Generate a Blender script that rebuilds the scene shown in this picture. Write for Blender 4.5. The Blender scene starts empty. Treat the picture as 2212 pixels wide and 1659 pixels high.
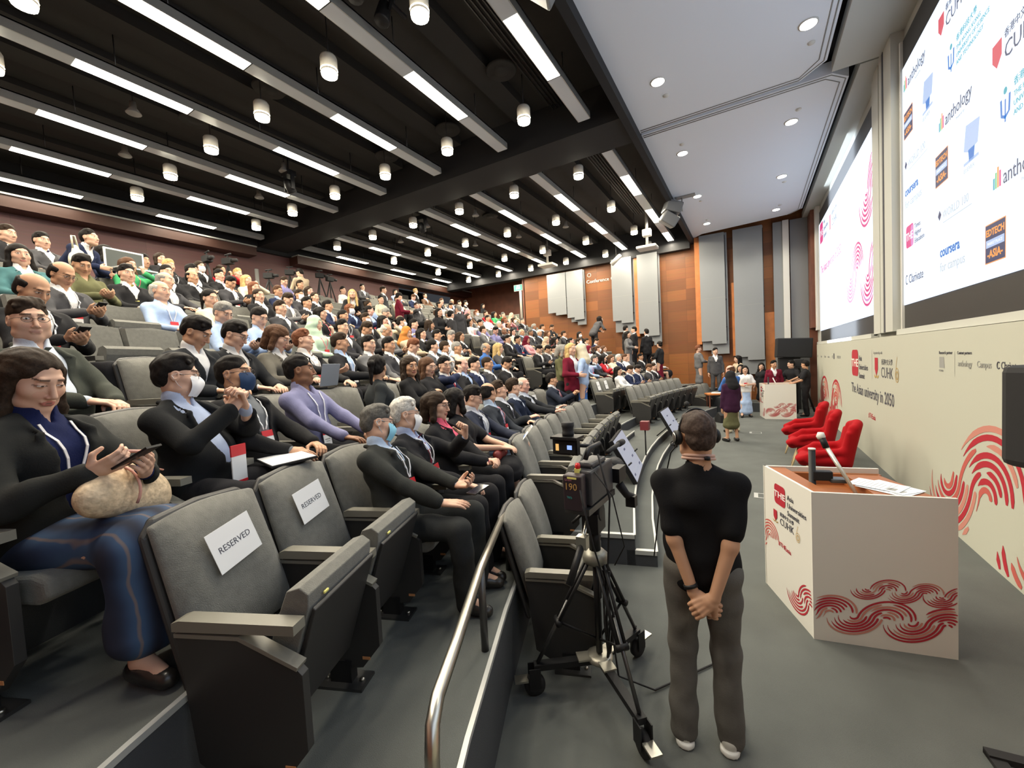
import bpy, math, random
import numpy as np
from mathutils import Vector, Matrix
PI = math.pi
SC = bpy.context.scene
COL = SC.collection
# ---------------------------------------------------------------- camera
FPX, YAW, PITCH, ROLL, CAMH = 876.8, .534547, -.046998, -.052847, 2.0
def cam_basis():
    f = np.array([-math.sin(YAW)*math.cos(PITCH), math.cos(YAW)*math.cos(PITCH), math.sin(PITCH)])
    r = np.cross(f, [0, 0, 1]); r /= np.linalg.norm(r); u = np.cross(r, f)
    c, s = math.cos(ROLL), math.sin(ROLL)
    return r*c+u*s, u*c-r*s, f
CR, CU, CF = cam_basis()
cam = bpy.data.objects.new('camera', bpy.data.cameras.new('camera')); COL.objects.link(cam)
cam.data.sensor_fit = 'HORIZONTAL'; cam.data.sensor_width = 36; cam.data.lens = 36*FPX/2212
cam.data.clip_start = .05; cam.data.clip_end = 200
m = Matrix.Identity(4)
for i in range(3):
    m[i][0], m[i][1], m[i][2] = CR[i], CU[i], -CF[i]
m[2][3] = CAMH
cam.matrix_world = m
SC.camera = cam
def proj(p):
    v = np.array(p, float)-np.array([0, 0, CAMH]); w = v@CF
    return (1106+FPX*(v@CR)/w, 829.5-FPX*(v@CU)/w, w)
# ---------------------------------------------------------------- world, exposure, render quality
W = bpy.data.worlds.new('hall_air'); SC.world = W; W.use_nodes = True
W.node_tree.nodes['Background'].inputs[0].default_value = (.75, .8, .9, 1)
W.node_tree.nodes['Background'].inputs[1].default_value = .06
SC.view_settings.view_transform = 'Standard'; SC.view_settings.look = 'None'
SC.view_settings.gamma = 1; SC.view_settings.use_curve_mapping = False
SC.view_settings.exposure = 0.0
cy = SC.cycles
cy.use_denoising = True; cy.max_bounces = 5; cy.diffuse_bounces = 3; cy.glossy_bounces = 2
cy.transmission_bounces = 3; cy.transparent_max_bounces = 4; cy.caustics_reflective = False; cy.caustics_refractive = False
cy.use_adaptive_sampling = True; cy.adaptive_threshold = .03; cy.sample_clamp_indirect = 4
# ---------------------------------------------------------------- lamps of the hall
STRIP_X = [-2.6, -4.4, -6.18, -7.98, -9.88, -11.75, -13.6]
STRIP_LIT = [(2.05, 3.42), (4.83, 6.2), (10.35, 11.75), (13.1, 14.5), (15.85, 17.1), (-.75, .65)]
STRIP_DARK = [(.65, 2.05), (3.42, 4.83), (6.2, 7.56), (8.92, 10.35), (11.75, 13.1), (14.5, 15.85)]
DOWN_X = [-3.34, -5.06, -6.8, -8.52, -10.26, -12.02]
DOWN_Y = [1.4, 3.93, 6.53, 9.15, 11.7, 14.32, 16.6]
WHITE_DL = [(sx, sy) for sy in (4.4, 7.25, 10.03, 12.92, 15.76) for sx in (.78, -1.22)]
def lamp(name, kind, loc, power, color=(1, .9, .75), size=.2, spot=None, rot=None, sy=None):
    l = bpy.data.lights.new(name, kind); l.energy = power; l.color = color
    if kind == 'AREA':
        l.size = size
        if sy: l.shape = 'RECTANGLE'; l.size_y = sy
    else: l.shadow_soft_size = size
    if spot: l.spot_size = spot; l.spot_blend = .6
    o = bpy.data.objects.new(name, l); o.location = loc
    if rot: o.rotation_euler = rot
    COL.objects.link(o); return o
for sx in STRIP_X:
    for a, b in STRIP_LIT:
        lamp('strip_lamp', 'AREA', (sx, (a+b)/2, 6.43), 88 if sx > -13 else 20, (1, .9, .72), .12, sy=b-a)
for dx in DOWN_X:
    for dy in DOWN_Y:
        lamp('downlight_lamp', 'SPOT', (dx, dy, 6.24), 110, (1, .9, .68), .07, spot=2.0)
for dx, dy in WHITE_DL:
    lamp('stage_downlight_lamp', 'SPOT', (dx, dy, 6.42), 120, (1, .95, .8), .08, spot=2.3)
# ---------------------------------------------------------------- materials
MATS = {}
def mat(name, color=(.5, .5, .5), rough=.6, metal=0, emit=None, es=1, bump=0, bs=200, var=0, vs=3, spec=.5, objcol=False, alpha=None, vcol=False, sheen=0):
    if name in MATS: return MATS[name]
    m = bpy.data.materials.new(name); m.use_nodes = True; nt = m.node_tree; N = nt.nodes; L = nt.links
    b = N['Principled BSDF']
    b.inputs['Base Color'].default_value = (*color, 1); b.inputs['Roughness'].default_value = rough
    b.inputs['Metallic'].default_value = metal; b.inputs['Specular IOR Level'].default_value = spec
    if sheen: b.inputs['Sheen Weight'].default_value = sheen
    if emit: b.inputs['Emission Color'].default_value = (*emit, 1); b.inputs['Emission Strength'].default_value = es
    src = None
    tc = N.new('ShaderNodeTexCoord')
    if objcol:
        oi = N.new('ShaderNodeObjectInfo'); src = oi.outputs['Color']
    if vcol:
        at = N.new('ShaderNodeAttribute'); at.attribute_name = 'paint'
        mx = N.new('ShaderNodeMix'); mx.data_type = 'RGBA'
        L.new(at.outputs['Alpha'], mx.inputs[0])
        if src: L.new(src, mx.inputs[6])
        else: mx.inputs[6].default_value = (*color, 1)
        L.new(at.outputs['Color'], mx.inputs[7]); src = mx.outputs[2]
    if var:
        nz = N.new('ShaderNodeTexNoise'); nz.inputs['Scale'].default_value = vs; nz.inputs['Detail'].default_value = 4
        L.new(tc.outputs['Object'], nz.inputs['Vector'])
        mr = N.new('ShaderNodeMapRange'); mr.inputs[1].default_value = .3; mr.inputs[2].default_value = .7
        mr.inputs[3].default_value = 1-var; mr.inputs[4].default_value = 1+var
        L.new(nz.outputs[0], mr.inputs[0])
        mu = N.new('ShaderNodeVectorMath'); mu.operation = 'SCALE'
        if src: L.new(src, mu.inputs[0])
        else: mu.inputs[0].default_value = color
        L.new(mr.outputs[0], mu.inputs['Scale']); src = mu.outputs[0]
    if src: L.new(src, b.inputs['Base Color'])
    if bump:
        nz = N.new('ShaderNodeTexNoise'); nz.inputs['Scale'].default_value = bs; nz.inputs['Detail'].default_value = 2
        L.new(tc.outputs['Object'], nz.inputs['Vector'])
        bp = N.new('ShaderNodeBump'); bp.inputs['Strength'].default_value = bump; bp.inputs['Distance'].default_value = .01
        L.new(nz.outputs[0], bp.inputs['Height']); L.new(bp.outputs[0], b.inputs['Normal'])
    if alpha is not None:
        b.inputs['Alpha'].default_value = alpha
    MATS[name] = m; return m
def brickmat(name, c1, c2, c3, w, h, rough=.5, axis='X'):
    m = bpy.data.materials.new(name); m.use_nodes = True; nt = m.node_tree; N = nt.nodes; L = nt.links; b = N['Principled BSDF']
    tc = N.new('ShaderNodeTexCoord'); sp = N.new('ShaderNodeSeparateXYZ'); cb = N.new('ShaderNodeCombineXYZ')
    L.new(tc.outputs['Object'], sp.inputs[0]); L.new(sp.outputs[axis], cb.inputs[0]); L.new(sp.outputs['Z'], cb.inputs[1])
    br = N.new('ShaderNodeTexBrick'); br.offset = .0; br.squash = 1; L.new(cb.outputs[0], br.inputs['Vector'])
    br.inputs['Scale'].default_value = 1; br.inputs['Brick Width'].default_value = w; br.inputs['Row Height'].default_value = h
    br.inputs['Mortar Size'].default_value = .004; br.inputs['Bias'].default_value = 0
    br.inputs['Color1'].default_value = (*c1, 1); br.inputs['Color2'].default_value = (*c2, 1); br.inputs['Mortar'].default_value = (*c3, 1)
    nz = N.new('ShaderNodeTexNoise'); nz.inputs['Scale'].default_value = 2; mp = N.new('ShaderNodeMapping')
    mp.inputs['Scale'].default_value = (.6, .6, 14); L.new(tc.outputs['Object'], mp.inputs[0]); L.new(mp.outputs[0], nz.inputs['Vector'])
    mx = N.new('ShaderNodeMix'); mx.data_type = 'RGBA'; mx.blend_type = 'MULTIPLY'; mx.inputs[0].default_value = .35
    L.new(br.outputs[0], mx.inputs[6]); L.new(nz.outputs[1], mx.inputs[7]); L.new(mx.outputs[2], b.inputs['Base Color'])
    b.inputs['Roughness'].default_value = rough; MATS[name] = m; return m
M = mat
FABRIC = M('seat_fabric', (.15, .148, .13), .95, bump=.35, bs=260, var=.12, vs=30, sheen=.15)
SHELL = M('seat_shell', (.028, .027, .026), .5)
ARMTOP = M('arm_top', (.2, .19, .155), .4)
BLACK = M('black_plastic', (.01, .01, .011), .5, spec=.3)
BLACKM = M('matt_black', (.013, .013, .014), .8)
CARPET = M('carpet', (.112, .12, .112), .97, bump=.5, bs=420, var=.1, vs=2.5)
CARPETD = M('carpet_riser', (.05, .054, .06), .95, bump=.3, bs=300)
NOSE = M('step_nosing', (.5, .51, .49), .4, metal=.3)
STEEL = M('brushed_steel', (.5, .48, .42), .3, metal=1)
DSTEEL = M('dark_steel', (.1, .1, .1), .4, metal=.8)
WHITE = M('white_board', (.7, .68, .62), .5)
WALLW = M('stage_wall_paint', (.52, .52, .47), .6)
WCEIL = M('white_ceiling', (.82, .85, .9), .7)
DCEIL = M('black_ceiling', (.022, .02, .018), .85, var=.3, vs=.8)
DUCT = M('dark_duct', (.022, .02, .018), .8)
GREYP = M('grey_acoustic', (.25, .26, .265), .9, bump=.1, bs=300)
ORANGE = M('orange_wood', (.5, .17, .045), .5, var=.15, vs=4)
WOOD = brickmat('wood_wall', (.31, .105, .022), (.18, .058, .012), (.14, .04, .01), .72, .42)
WOODB = brickmat('rose_wall', (.16, .062, .055), (.13, .048, .045), (.09, .032, .03), 2.4, .75, axis='Y')
BROWN = M('brown_fascia', (.05, .018, .01), .5)
DBROWN = M('dark_brown_wood', (.16, .055, .03), .5, var=.2)
REDP = M('print_red', (.42, .015, .03), .6)
REDF = M('print_red_faded', (.55, .22, .17), .6)
REDS = M('print_salmon', (.5, .1, .08), .6)
INK = M('print_ink', (.06, .06, .08), .6)
INKL = M('print_grey', (.3, .3, .28), .6)
GOLD = M('print_gold', (.5, .33, .1), .5)
PAPER = M('paper', (.8, .8, .8), .7)
def emi(name, c, s=1): return mat(name, (.02, .02, .02), .5, emit=c, es=s)
LED_W = emi('screen_white', (.72, .83, 1), 1.5)
STRIPE = emi('strip_glow', (1, .93, .8), 9)
DLE = emi('downlight_glow', (1, .93, .72), 22)
# ---------------------------------------------------------------- mesh helpers
class MB:
    def __init__(s): s.v = []; s.f = []; s.mi = []; s.m = []; s.sm = []
    def mid(s, m):
        if m not in s.m: s.m.append(m)
        return s.m.index(m)
    def add(s, vs, fs, m=None, T=None, smooth=False):
        b = len(s.v)
        if T is not None: vs = [tuple(T @ Vector(v)) for v in vs]
        s.v += [tuple(v) for v in vs]; s.f += [tuple(b+i for i in f) for f in fs]
        k = s.mid(m) if m else 0
        s.mi += [k]*len(fs); s.sm += [smooth]*len(fs)
    def box(s, a, b, m=None, T=None):
        x0, y0, z0 = a; x1, y1, z1 = b
        s.add([(x0, y0, z0), (x1, y0, z0), (x1, y1, z0), (x0, y1, z0), (x0, y0, z1), (x1, y0, z1), (x1, y1, z1), (x0, y1, z1)],
              [(3, 2, 1, 0), (4, 5, 6, 7), (0, 1, 5, 4), (1, 2, 6, 5), (2, 3, 7, 6), (3, 0, 4, 7)], m, T)
    def prism(s, pts, d, m=None, T=None, smooth=False):
        n = len(pts); d = Vector(d)
        vs = [Vector(p) for p in pts]; vs += [v+d for v in vs]
        s.add(vs, [tuple(range(n))[::-1], tuple(range(n, 2*n))]+[(i, (i+1) % n, n+(i+1) % n, n+i) for i in range(n)], m, T, smooth)
    def quad(s, a, b, c, d, m=None, T=None): s.add([a, b, c, d], [(0, 1, 2, 3)], m, T)
    def tube(s, pts, r, m=None, n=8, T=None, cap=True):
        pts = [Vector(p) for p in pts]; R = r if isinstance(r, (list, tuple)) else [r]*len(pts)
        vs = []; u = None
        for i, p in enumerate(pts):
            d = (pts[min(i+1, len(pts)-1)]-pts[max(i-1, 0)]).normalized()
            if u is None: u = d.orthogonal().normalized()
            else: u = (u-d*u.dot(d)).normalized()
            w = d.cross(u)
            vs += [p+(u*math.cos(2*PI*k/n)+w*math.sin(2*PI*k/n))*R[i] for k in range(n)]
        fs = [(i*n+k, i*n+(k+1) % n, (i+1)*n+(k+1) % n, (i+1)*n+k) for i in range(len(pts)-1) for k in range(n)]
        if cap: fs += [tuple(range(n))[::-1], tuple(range((len(pts)-1)*n, len(pts)*n))]
        s.add(vs, fs, m, T, True)
    def lathe(s, prof, c=(0, 0, 0), m=None, n=16, T=None, smooth=True):
        vs = [(c[0]+r*math.cos(2*PI*k/n), c[1]+r*math.sin(2*PI*k/n), c[2]+z) for r, z in prof for k in range(n)]
        fs = [(i*n+k, i*n+(k+1) % n, (i+1)*n+(k+1) % n, (i+1)*n+k) for i in range(len(prof)-1) for k in range(n)]
        fs += [tuple(range(n))[::-1], tuple(range((len(prof)-1)*n, len(prof)*n))]
        s.add(vs, fs, m, T, smooth)
    def grid(s, fn, nu, nv, m=None, T=None, smooth=True):
        vs = [fn(i/nu, j/nv) for i in range(nu+1) for j in range(nv+1)]
        fs = [(i*(nv+1)+j, (i+1)*(nv+1)+j, (i+1)*(nv+1)+j+1, i*(nv+1)+j+1) for i in range(nu) for j in range(nv)]
        s.add(vs, fs, m, T, smooth)
    def mesh(s, name, m=None):
        me = bpy.data.meshes.new(name); me.from_pydata(s.v, [], s.f)
        ms = s.m or ([m] if m else [])
        for x in ms: me.materials.append(x)
        if s.m and len(s.m) > 0: me.polygons.foreach_set('material_index', s.mi)
        me.polygons.foreach_set('use_smooth', s.sm); me.update(); return me
    def build(s, name, m=None, parent=None, bevel=0, seg=2, solid=0, sub=0):
        return obj(name, s.mesh(name, m), parent, bevel, seg, solid, sub)
def obj(name, me, parent=None, bevel=0, seg=2, solid=0, sub=0):
    o = bpy.data.objects.new(name, me); COL.objects.link(o)
    if parent: o.parent = parent
    if solid: q = o.modifiers.new('s', 'SOLIDIFY'); q.thickness = solid; q.offset = 0
    if bevel: q = o.modifiers.new('b', 'BEVEL'); q.width = bevel; q.segments = seg; q.limit_method = 'ANGLE'
    if sub: q = o.modifiers.new('u', 'SUBSURF'); q.levels = sub; q.render_levels = sub
    return o
def tag(o, label=None, cat=None, group=None, kind=None):
    if label: o['label'] = label
    if cat: o['category'] = cat
    if group: o['group'] = group
    if kind: o['kind'] = kind
    return o
def empty(name, loc=(0, 0, 0), rz=0, label=None, cat=None, group=None, parent=None):
    o = bpy.data.objects.new(name, None); COL.objects.link(o); o.location = loc; o.rotation_euler = (0, 0, rz)
    o.empty_display_size = .1
    if parent: o.parent = parent
    return tag(o, label, cat, group)
def kids(o): return [c for c in COL.objects if c.parent is o]
def dup(o, loc=None, rz=None, label=None, group=None, parent=None, tree=None):
    c = o.copy(); COL.objects.link(c)
    if parent is not None: c.parent = parent
    if loc is not None: c.location = loc
    if rz is not None: c.rotation_euler = (0, 0, rz)
    if label: c['label'] = label
    if group: c['group'] = group
    for k in o.children: dup(k, parent=c)
    return c
def struct(name, mb, m=None, **k): return tag(mb.build(name, m, **k), kind='structure')
def sbox(name, a, b, m, **k):
    q = MB(); q.box(a, b); return struct(name, q, m, **k)
TXT = {}
def text(s, size, m, parent=None, loc=(0, 0, 0), rot=(0, 0, 0), name='lettering', align='LEFT', sx=1, ext=.0008, bold=0):
    """writing as real mesh letters"""
    c = bpy.data.curves.new(name, 'FONT'); c.body = s; c.size = size; c.align_x = align; c.extrude = ext; c.offset = bold
    c.resolution_u = 2
    t = bpy.data.objects.new('tmp', c); COL.objects.link(t); dg = bpy.context.evaluated_depsgraph_get()
    me = bpy.data.meshes.new_from_object(t.evaluated_get(dg)); bpy.data.objects.remove(t); bpy.data.curves.remove(c)
    me.materials.clear(); me.materials.append(m)
    o = bpy.data.objects.new(name, me); COL.objects.link(o); o.location = loc; o.rotation_euler = rot; o.scale = (sx, 1, 1)
    if parent: o.parent = parent
    return o
# ---------------------------------------------------------------- seating geometry (concentric rows)
CX, CY = 18.5, 9.2
def pol(R, a, z=0): return (CX-R*math.cos(a), CY+R*math.sin(a), z)
def tier_z(n): return .3 if n == 0 else .52+.36*(n-1)
def tier_r(n): return 20.22 if n == 0 else 21.08+.95*(n-1)
NROW = 12
# ---------------------------------------------------------------- room shell
sbox('floor', (-15, -2.6, -.1), (2.4, 20, 0), CARPET)
AMIN, AMAX = math.radians(-24.6), math.radians(23)
def sector(R0, R1, a0, a1, z0, z1, m, nose=True, name='floor'):
    q = MB(); n = max(2, int((a1-a0)*26))
    A = [a0+(a1-a0)*i/n for i in range(n+1)]
    vs = []
    for a in A: vs += [pol(R0, a, z0), pol(R0, a, z1), pol(R1, a, z1), pol(R1, a, z0)]
    top = [(4*i+1, 4*i+5, 4*i+6, 4*i+2) for i in range(n)]; fr = [(4*i, 4*i+4, 4*i+5, 4*i+1) for i in range(n)]
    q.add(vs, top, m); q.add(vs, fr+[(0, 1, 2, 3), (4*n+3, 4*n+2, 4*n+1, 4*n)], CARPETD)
    if nose:
        vs = []
        for a in A: vs += [pol(R0-.008, a, z1-.02), pol(R0-.008, a, z1+.004), pol(R0+.014, a, z1+.004)]
        q.add(vs, [(3*i, 3*i+3, 3*i+4, 3*i+1) for i in range(n)]+[(3*i+1, 3*i+4, 3*i+5, 3*i+2) for i in range(n)], NOSE)
    return struct(name, q)
rad = math.radians
# low platform and its step
sector(20.02, 20.3, rad(-15.3), rad(11), 0, .15, CARPET)
sector(20.22, 21.2, rad(-15.3), rad(15.4), 0, .3, CARPET); sector(19.0, 20.25, rad(19.6), rad(22.5), 0, .3, CARPET)
q = MB(); a = rad(-15.3)
for R0, R1, z1 in ((20.22, 21.08, .3), (20.02, 20.22, .15)):
    p0, p1 = pol(R0, a, 0), pol(R1, a, 0)
    d = Vector((0, -.012, 0))
    q.add([Vector((*p0[:2], z1-.035))+d, Vector((*p1[:2], z1-.035))+d, Vector((*p1[:2], z1+.006))+d, Vector((*p0[:2], z1+.006))+d,
           Vector((*p1[:2], z1+.006))-d*3, Vector((*p0[:2], z1+.006))-d*3], [(0, 1, 2, 3), (3, 2, 4, 5)], NOSE)
struct('trim_1', q)
for n in range(1, NROW+1):
    a1 = AMAX if n > 1 else rad(15)
    a0_ = AMIN-.02*(n > 1)
    if n == 9: sector(tier_r(n), 36, a0_, rad(-10), tier_z(7), tier_z(n), CARPET)
    if n >= 9: a0_ = rad({9: -10, 10: -10, 11: -6, 12: -6}[n])
    sector(tier_r(n), tier_r(n+1) if n < NROW else 36, a0_, a1, 0 if n < 3 else tier_z(n-2), tier_z(n), CARPET)
sector(20.4, 21.1, rad(17.9), rad(22), 0, .52, CARPET); sector(21.1, 22.0, rad(15), rad(22), 0, .52, CARPET); sector(21.12, 21.9, rad(18.6), rad(22), .5, .74, CARPET)
# half steps in the centre aisle and the near side aisle
for n in range(1, NROW+1):
    z0 = tier_z(n-1); zt = tier_z(n)
    sector(tier_r(n)-.33, tier_r(n)+.02, rad(-4.0), rad(-.6), z0, (z0+zt)/2, CARPET)
# ceilings
sbox('ceiling', (-15, -2.6, 7.15), (-1.82, 20, 7.25), DCEIL)
q = MB(); q.box((-1.95, -2.6, 6.32), (-1.82, 17.5, 7.2), BLACKM); struct('trim_2', q)
def slab(pts, z, t, m, name):
    q = MB(); q.prism([(x, y, z) for x, y in pts], (0, 0, t)); return struct(name, q, m)
slab([(-1.82, -2.6), (1.12, -2.6), (1.12, 8.3), (.8, 8.66), (-1.82, 8.66)], 6.5, .2, WCEIL, 'ceiling.001')
slab([(-1.82, 8.74), (1.25, 8.74), (1.5, 9.0), (1.5, 16.2), (1.2, 16.6), (-1.5, 17.0), (-1.82, 17.4)], 6.5, .2, WCEIL, 'ceiling.002')
slab([(1.22, -2.6), (1.98, -2.6), (1.98, 8.62), (1.22, 8.62)], 6.46, .2, WALLW, 'ceiling.003')
slab([(1.6, 8.74), (1.98, 8.74), (1.98, 17.5), (1.6, 17.5)], 6.5, .2, WALLW, 'ceiling.004')
sbox('ceiling.005', (-1.82, -2.6, 6.85), (2.1, 17.7, 6.95), BLACKM)
q = MB()     # raised edge mouldings of the white ceiling panels
for pts, z in (([(-1.8, 8.62), (.78, 8.62), (1.08, 8.28), (1.08, -2)], 6.5), ([(-1.8, 8.78), (1.24, 8.78), (1.46, 9.02), (1.46, 16.18), (1.18, 16.55)], 6.5)):
    for o_ in (.0, .07):
        P2 = [(x-(o_ if i > 1 or x > 1 else 0), y+(o_ if y > 8.7 else -o_)) for i, (x, y) in enumerate(pts)]
        q.tube([(x, y, z-.004) for x, y in P2], .009, INKL, 4)
struct('trim_3', q)
# black cross beam, perimeter beams, ducts and ceiling fins
q = MB(); q.box((-15, 7.75, 6.42), (-1.95, 8.75, 7.2), BLACKM); struct('trim_4', q)
q = MB(); q.box((-15, 17.2, 6.12), (-1.95, 17.7, 7.2), BLACKM); q.box((-14.9, -2.6, 6.3), (-14.25, 20, 7.2), BLACKM); struct('trim_5', q)
q = MB()
for sx in (-3.6, -5.4, -7.2, -9.0, -10.9, -12.8):
    for (y0, y1) in ((-2.5, 7.6), (8.9, 17.1)):
        q.box((sx-.5, y0, 6.98), (sx-.1, y1, 7.16), DUCT); q.box((sx+.25, y0, 7.04), (sx+.55, y1, 7.16), DUCT)
for k in range(5): q.tube([(-2.95-.07*k, -2, 6.95), (-2.95-.07*k, 7.6, 6.95)], .018, DSTEEL, 6)
for k in range(5): q.tube([(-3.05-.07*k, 9, 6.95), (-3.05-.07*k, 14.6, 6.95)], .018, DSTEEL, 6)
struct('trim_6', q)
# walls
sbox('wall_far', (-9.42, 17.5, 0), (2.1, 17.7, 7.2), WOOD)
sbox('wall_far_recess', (-14.9, 19.4, 0), (-9.2, 19.6, 7.2), DBROWN)
sbox('wall_recess_side', (-9.5, 17.5, 0), (-9.38, 19.5, 7.2), DBROWN)
sbox('wall_near', (-15, -2.8, 0), (2.4, -2.6, 7.2), DBROWN)
q = MB()
q.box((-14.6, -2.6, 3.0), (-14.4, 14.2, 7.2), WOODB); q.box((-14.6, 18.3, 3.0), (-14.4, 19.5, 7.2), DBROWN)
struct('wall_back', q)
sbox('wall_back.001', (-16.4, 14.2, 3), (-16.3, 18.3, 6.4), BLACKM)
sbox('wall_back.002', (-14.62, 14.2, 6.0), (-14.4, 18.3, 7.2), DBROWN)
q = MB(); q.box((-14.45, -2.6, 6.02), (-13.9, 7.5, 6.28), BROWN); q.box((-14.45, 8.9, 6.02), (-13.9, 19.4, 6.3), BROWN); struct('trim_7', q)
q = MB(); q.box((-14.3, -2.6, 6.28), (-13.86, 7.5, 6.32), INKL); q.box((-14.3, 8.9, 6.3), (-13.86, 19.4, 6.34), INKL); struct('trim_8', q)
q = MB(); q.box((-14.4, 14.0, 3.5), (-14.2, 14.6, 5.6), DCEIL); q.box((-14.42, 16.9, 3.5), (-14.38, 17.3, 5.5), DBROWN); struct('trim_9', q)
q = MB(); q.tube([(-14.0, 7.5, 4), (-14.0, 7.5, 5.6)], .06, INKL, 8); struct('trim_10', q)
# stage side wall with its two recessed screens
q = MB()
q.box((1.97, -2.6, 0), (2.1, 17.5, 7.0), WALLW)
q.box((1.82, 8.12, 2.2), (1.97, 8.75, 6.5), WALLW); q.box((1.88, 8.75, 2.2), (1.97, 9.5, 6.5), WALLW)
q.box((1.85, 8.95, 2.2), (1.97, 9.25, 6.5), WALLW)
q.box((1.845, 8.58, 2.2), (1.9, 8.62, 6.5), WALLW)
q.box((1.86, -2.6, 2.14), (1.99, 8.12, 2.22), WALLW); q.box((1.86, 9.6, 2.14), (1.99, 16.6, 2.22), WALLW)
struct('wall_stage', q)
q = MB(); q.box((1.812, 8.5, 2.2), (1.82, 8.53, 6.45), INK); q.box((1.812, 8.56, 2.2), (1.82, 8.58, 6.45), INKL); struct('trim_11', q)
q = MB(); q.box((1.74, 16.6, 2.7), (1.98, 17.5, 6.5), DBROWN); q.box((1.84, 16.3, 2.6), (1.96, 16.65, 6.5), WHITE); struct('trim_12', q)
# grey acoustic wings at the stage end of the far wall
q = MB(); q.box((.74, 17.3, 0), (1.02, 17.5, 6.5), GREYP); q.box((1.02, 17.22, 0), (1.2, 17.5, 6.5), WHITE); q.box((1.24, 17.34, 0), (1.74, 17.5, 6.5), GREYP)
q.box((1.74, 17.3, 0), (1.98, 17.5, 6.5), DBROWN); q.box((.45, 17.4, 0), (.74, 17.5, 3.4), ORANGE)
struct('wall_far.001', q)
# grey stepped acoustic panels
PANELS = [
 ('leftmost and smallest of the six', -8.02, -7.12, 4.15, 6.02, None),
 ('second from the left, with a stepped foot', -7.08, -6.3, 3.85, 6.02, (-6.95, -6.27, 3.62)),
 ('above the standing group in black', -5.02, -4.18, 3.5, 6.2, (-4.95, -4.1, 2.98)),
 ('right of an orange strip, under the ceiling projector', -3.95, -3.16, 2.88, 6.2, (-3.7, -3.1, 2.5)),
 ('wide and tall, fifth from the left', -1.62, -.78, 2.38, 6.48, (-1.6, -.7, 2.0)),
 ('tallest one, nearest the stage', -.5, .42, 1.72, 6.48, (-.38, .44, 1.2)),
]
for i, (lb, x0, x1, z0, z1, foot) in enumerate(PANELS):
    t = empty('acoustic_panel', ((x0+x1)/2, 17.4, z0), 0, 'grey acoustic panel, '+lb, 'wall panel', 'acoustic panels on the wood wall')
    c = (x0+x1)/2; q = MB(); w = (x1-x0)/2
    q.prism([(-w, -.22, z1-z0), (w, -.22, z1-z0), (w, -.22, 0), (-w*.15, -.22, 0), (-w*.15, -.22, .12), (-w, -.22, .12)][::-1], (0, .12, 0), GREYP)
    q.box((-w, -.222, (z1-z0)*.42), (w, -.221, (z1-z0)*.42+.008), INKL)
    q.build('face_panel', parent=t)
    if foot:
        f0, f1, fz = foot; q = MB(); q.prism([(f0-c, -.1, z1-z0), (f1-c, -.1, z1-z0), (f1-c, -.1, fz-z0), (f0-c+.3, -.1, fz-z0), (f0-c+.3, -.1, fz-z0+.16), (f0-c, -.1, fz-z0+.16)][::-1], (0, .1, 0), GREYP)
        q.build('rear_panel', parent=t)
    if not foot: q = MB(); q.box((-w+.05, -.1, .2), (w-.05, .098, z1-z0-.1), GREYP); q.build('rear_panel', parent=t)
    q = MB(); q.tube([(w+.015, -.15, .1), (w+.015, -.15, z1-z0-.1)], .01, DSTEEL, 6)
    for k in (.15, .4): q.tube([(w+.015, -.18, (z1-z0)*k), (w+.015, -.1, (z1-z0)*k)], .02, BLACK, 6)
    q.build('rod', parent=t)
for x0, x1, z0, z1 in ((-4.1, -3.95, 2.9, 6.2), (-1.8, -1.62, 2.4, 6.48), (-.58, -.44, 1.9, 4.6)):
    sbox('trim_13', (x0, 17.28, z0), (x1, 17.5, z1), ORANGE)
# wall sign
sg = empty('wall_sign', (-5.0, 17.49, 5.42), 0, 'white raised wall lettering ending in Conference between grey panels on the wood wall', 'sign')
text('International Conference C', .215, WHITE, sg, (0, 0, 0), (PI/2, 0, 0), align='RIGHT', ext=.015)
text('國際會議中心', .2, WHITE, sg, (-1.3, 0, .26), (PI/2, 0, 0), align='RIGHT', ext=.015)
q = MB(); q.tube([(-1.1+.08*math.cos(k*PI/6), 0, .36+.08*math.sin(k*PI/6)) for k in range(13)], .012, WHITE, 5); q.build('emblem', parent=sg)
ex = empty('exit_sign', (-9.75, 17.6, 5.75), 0, 'green illuminated exit sign over the door recess', 'exit sign')
q = MB(); q.box((-.25, -.04, -.15), (.25, .04, .15), WHITE); q.build('case', parent=ex)
q = MB(); q.box((-.23, -.05, -.13), (.23, -.04, .13), emi('exit_green', (.1, .9, .45), 1.2)); q.build('face', parent=ex)
text('EXIT', .13, PAPER, ex, (0, -.052, -.07), (PI/2, 0, 0), align='CENTER'); text('出口', .1, PAPER, ex, (0, -.052, .04), (PI/2, 0, 0), align='CENTER')
d = empty('door_1', (-9.62, 18.2, 4.0), 0); d['kind'] = 'structure'
q = MB(); q.box((-.05, -.5, 0), (.02, .4, 1.6), ORANGE); q.build('door_leaf', parent=d)
q = MB(); q.box((-.1, -.62, 0), (.03, -.52, 1.6), STEEL); q.build('door_frame', parent=d)
pst = empty('wall_map', (-11.3, 19.38, 4.4), 0, 'framed pale green map on the brown wall of the back recess', 'framed map')
q = MB(); q.box((-.5, -.03, -.3), (.5, 0, .3), M('pale_green', (.4, .45, .33), .5)); q.build('map_sheet', parent=pst)
q = MB()
for a_, b_ in (((-.53, -.04, .3), (.53, 0, .33)), ((-.53, -.04, -.33), (.53, 0, -.3)), ((-.53, -.04, -.3), (-.5, 0, .3)), ((.5, -.04, -.3), (.53, 0, .3))): q.box(a_, b_, WHITE)
q.build('frame', parent=pst)
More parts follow.
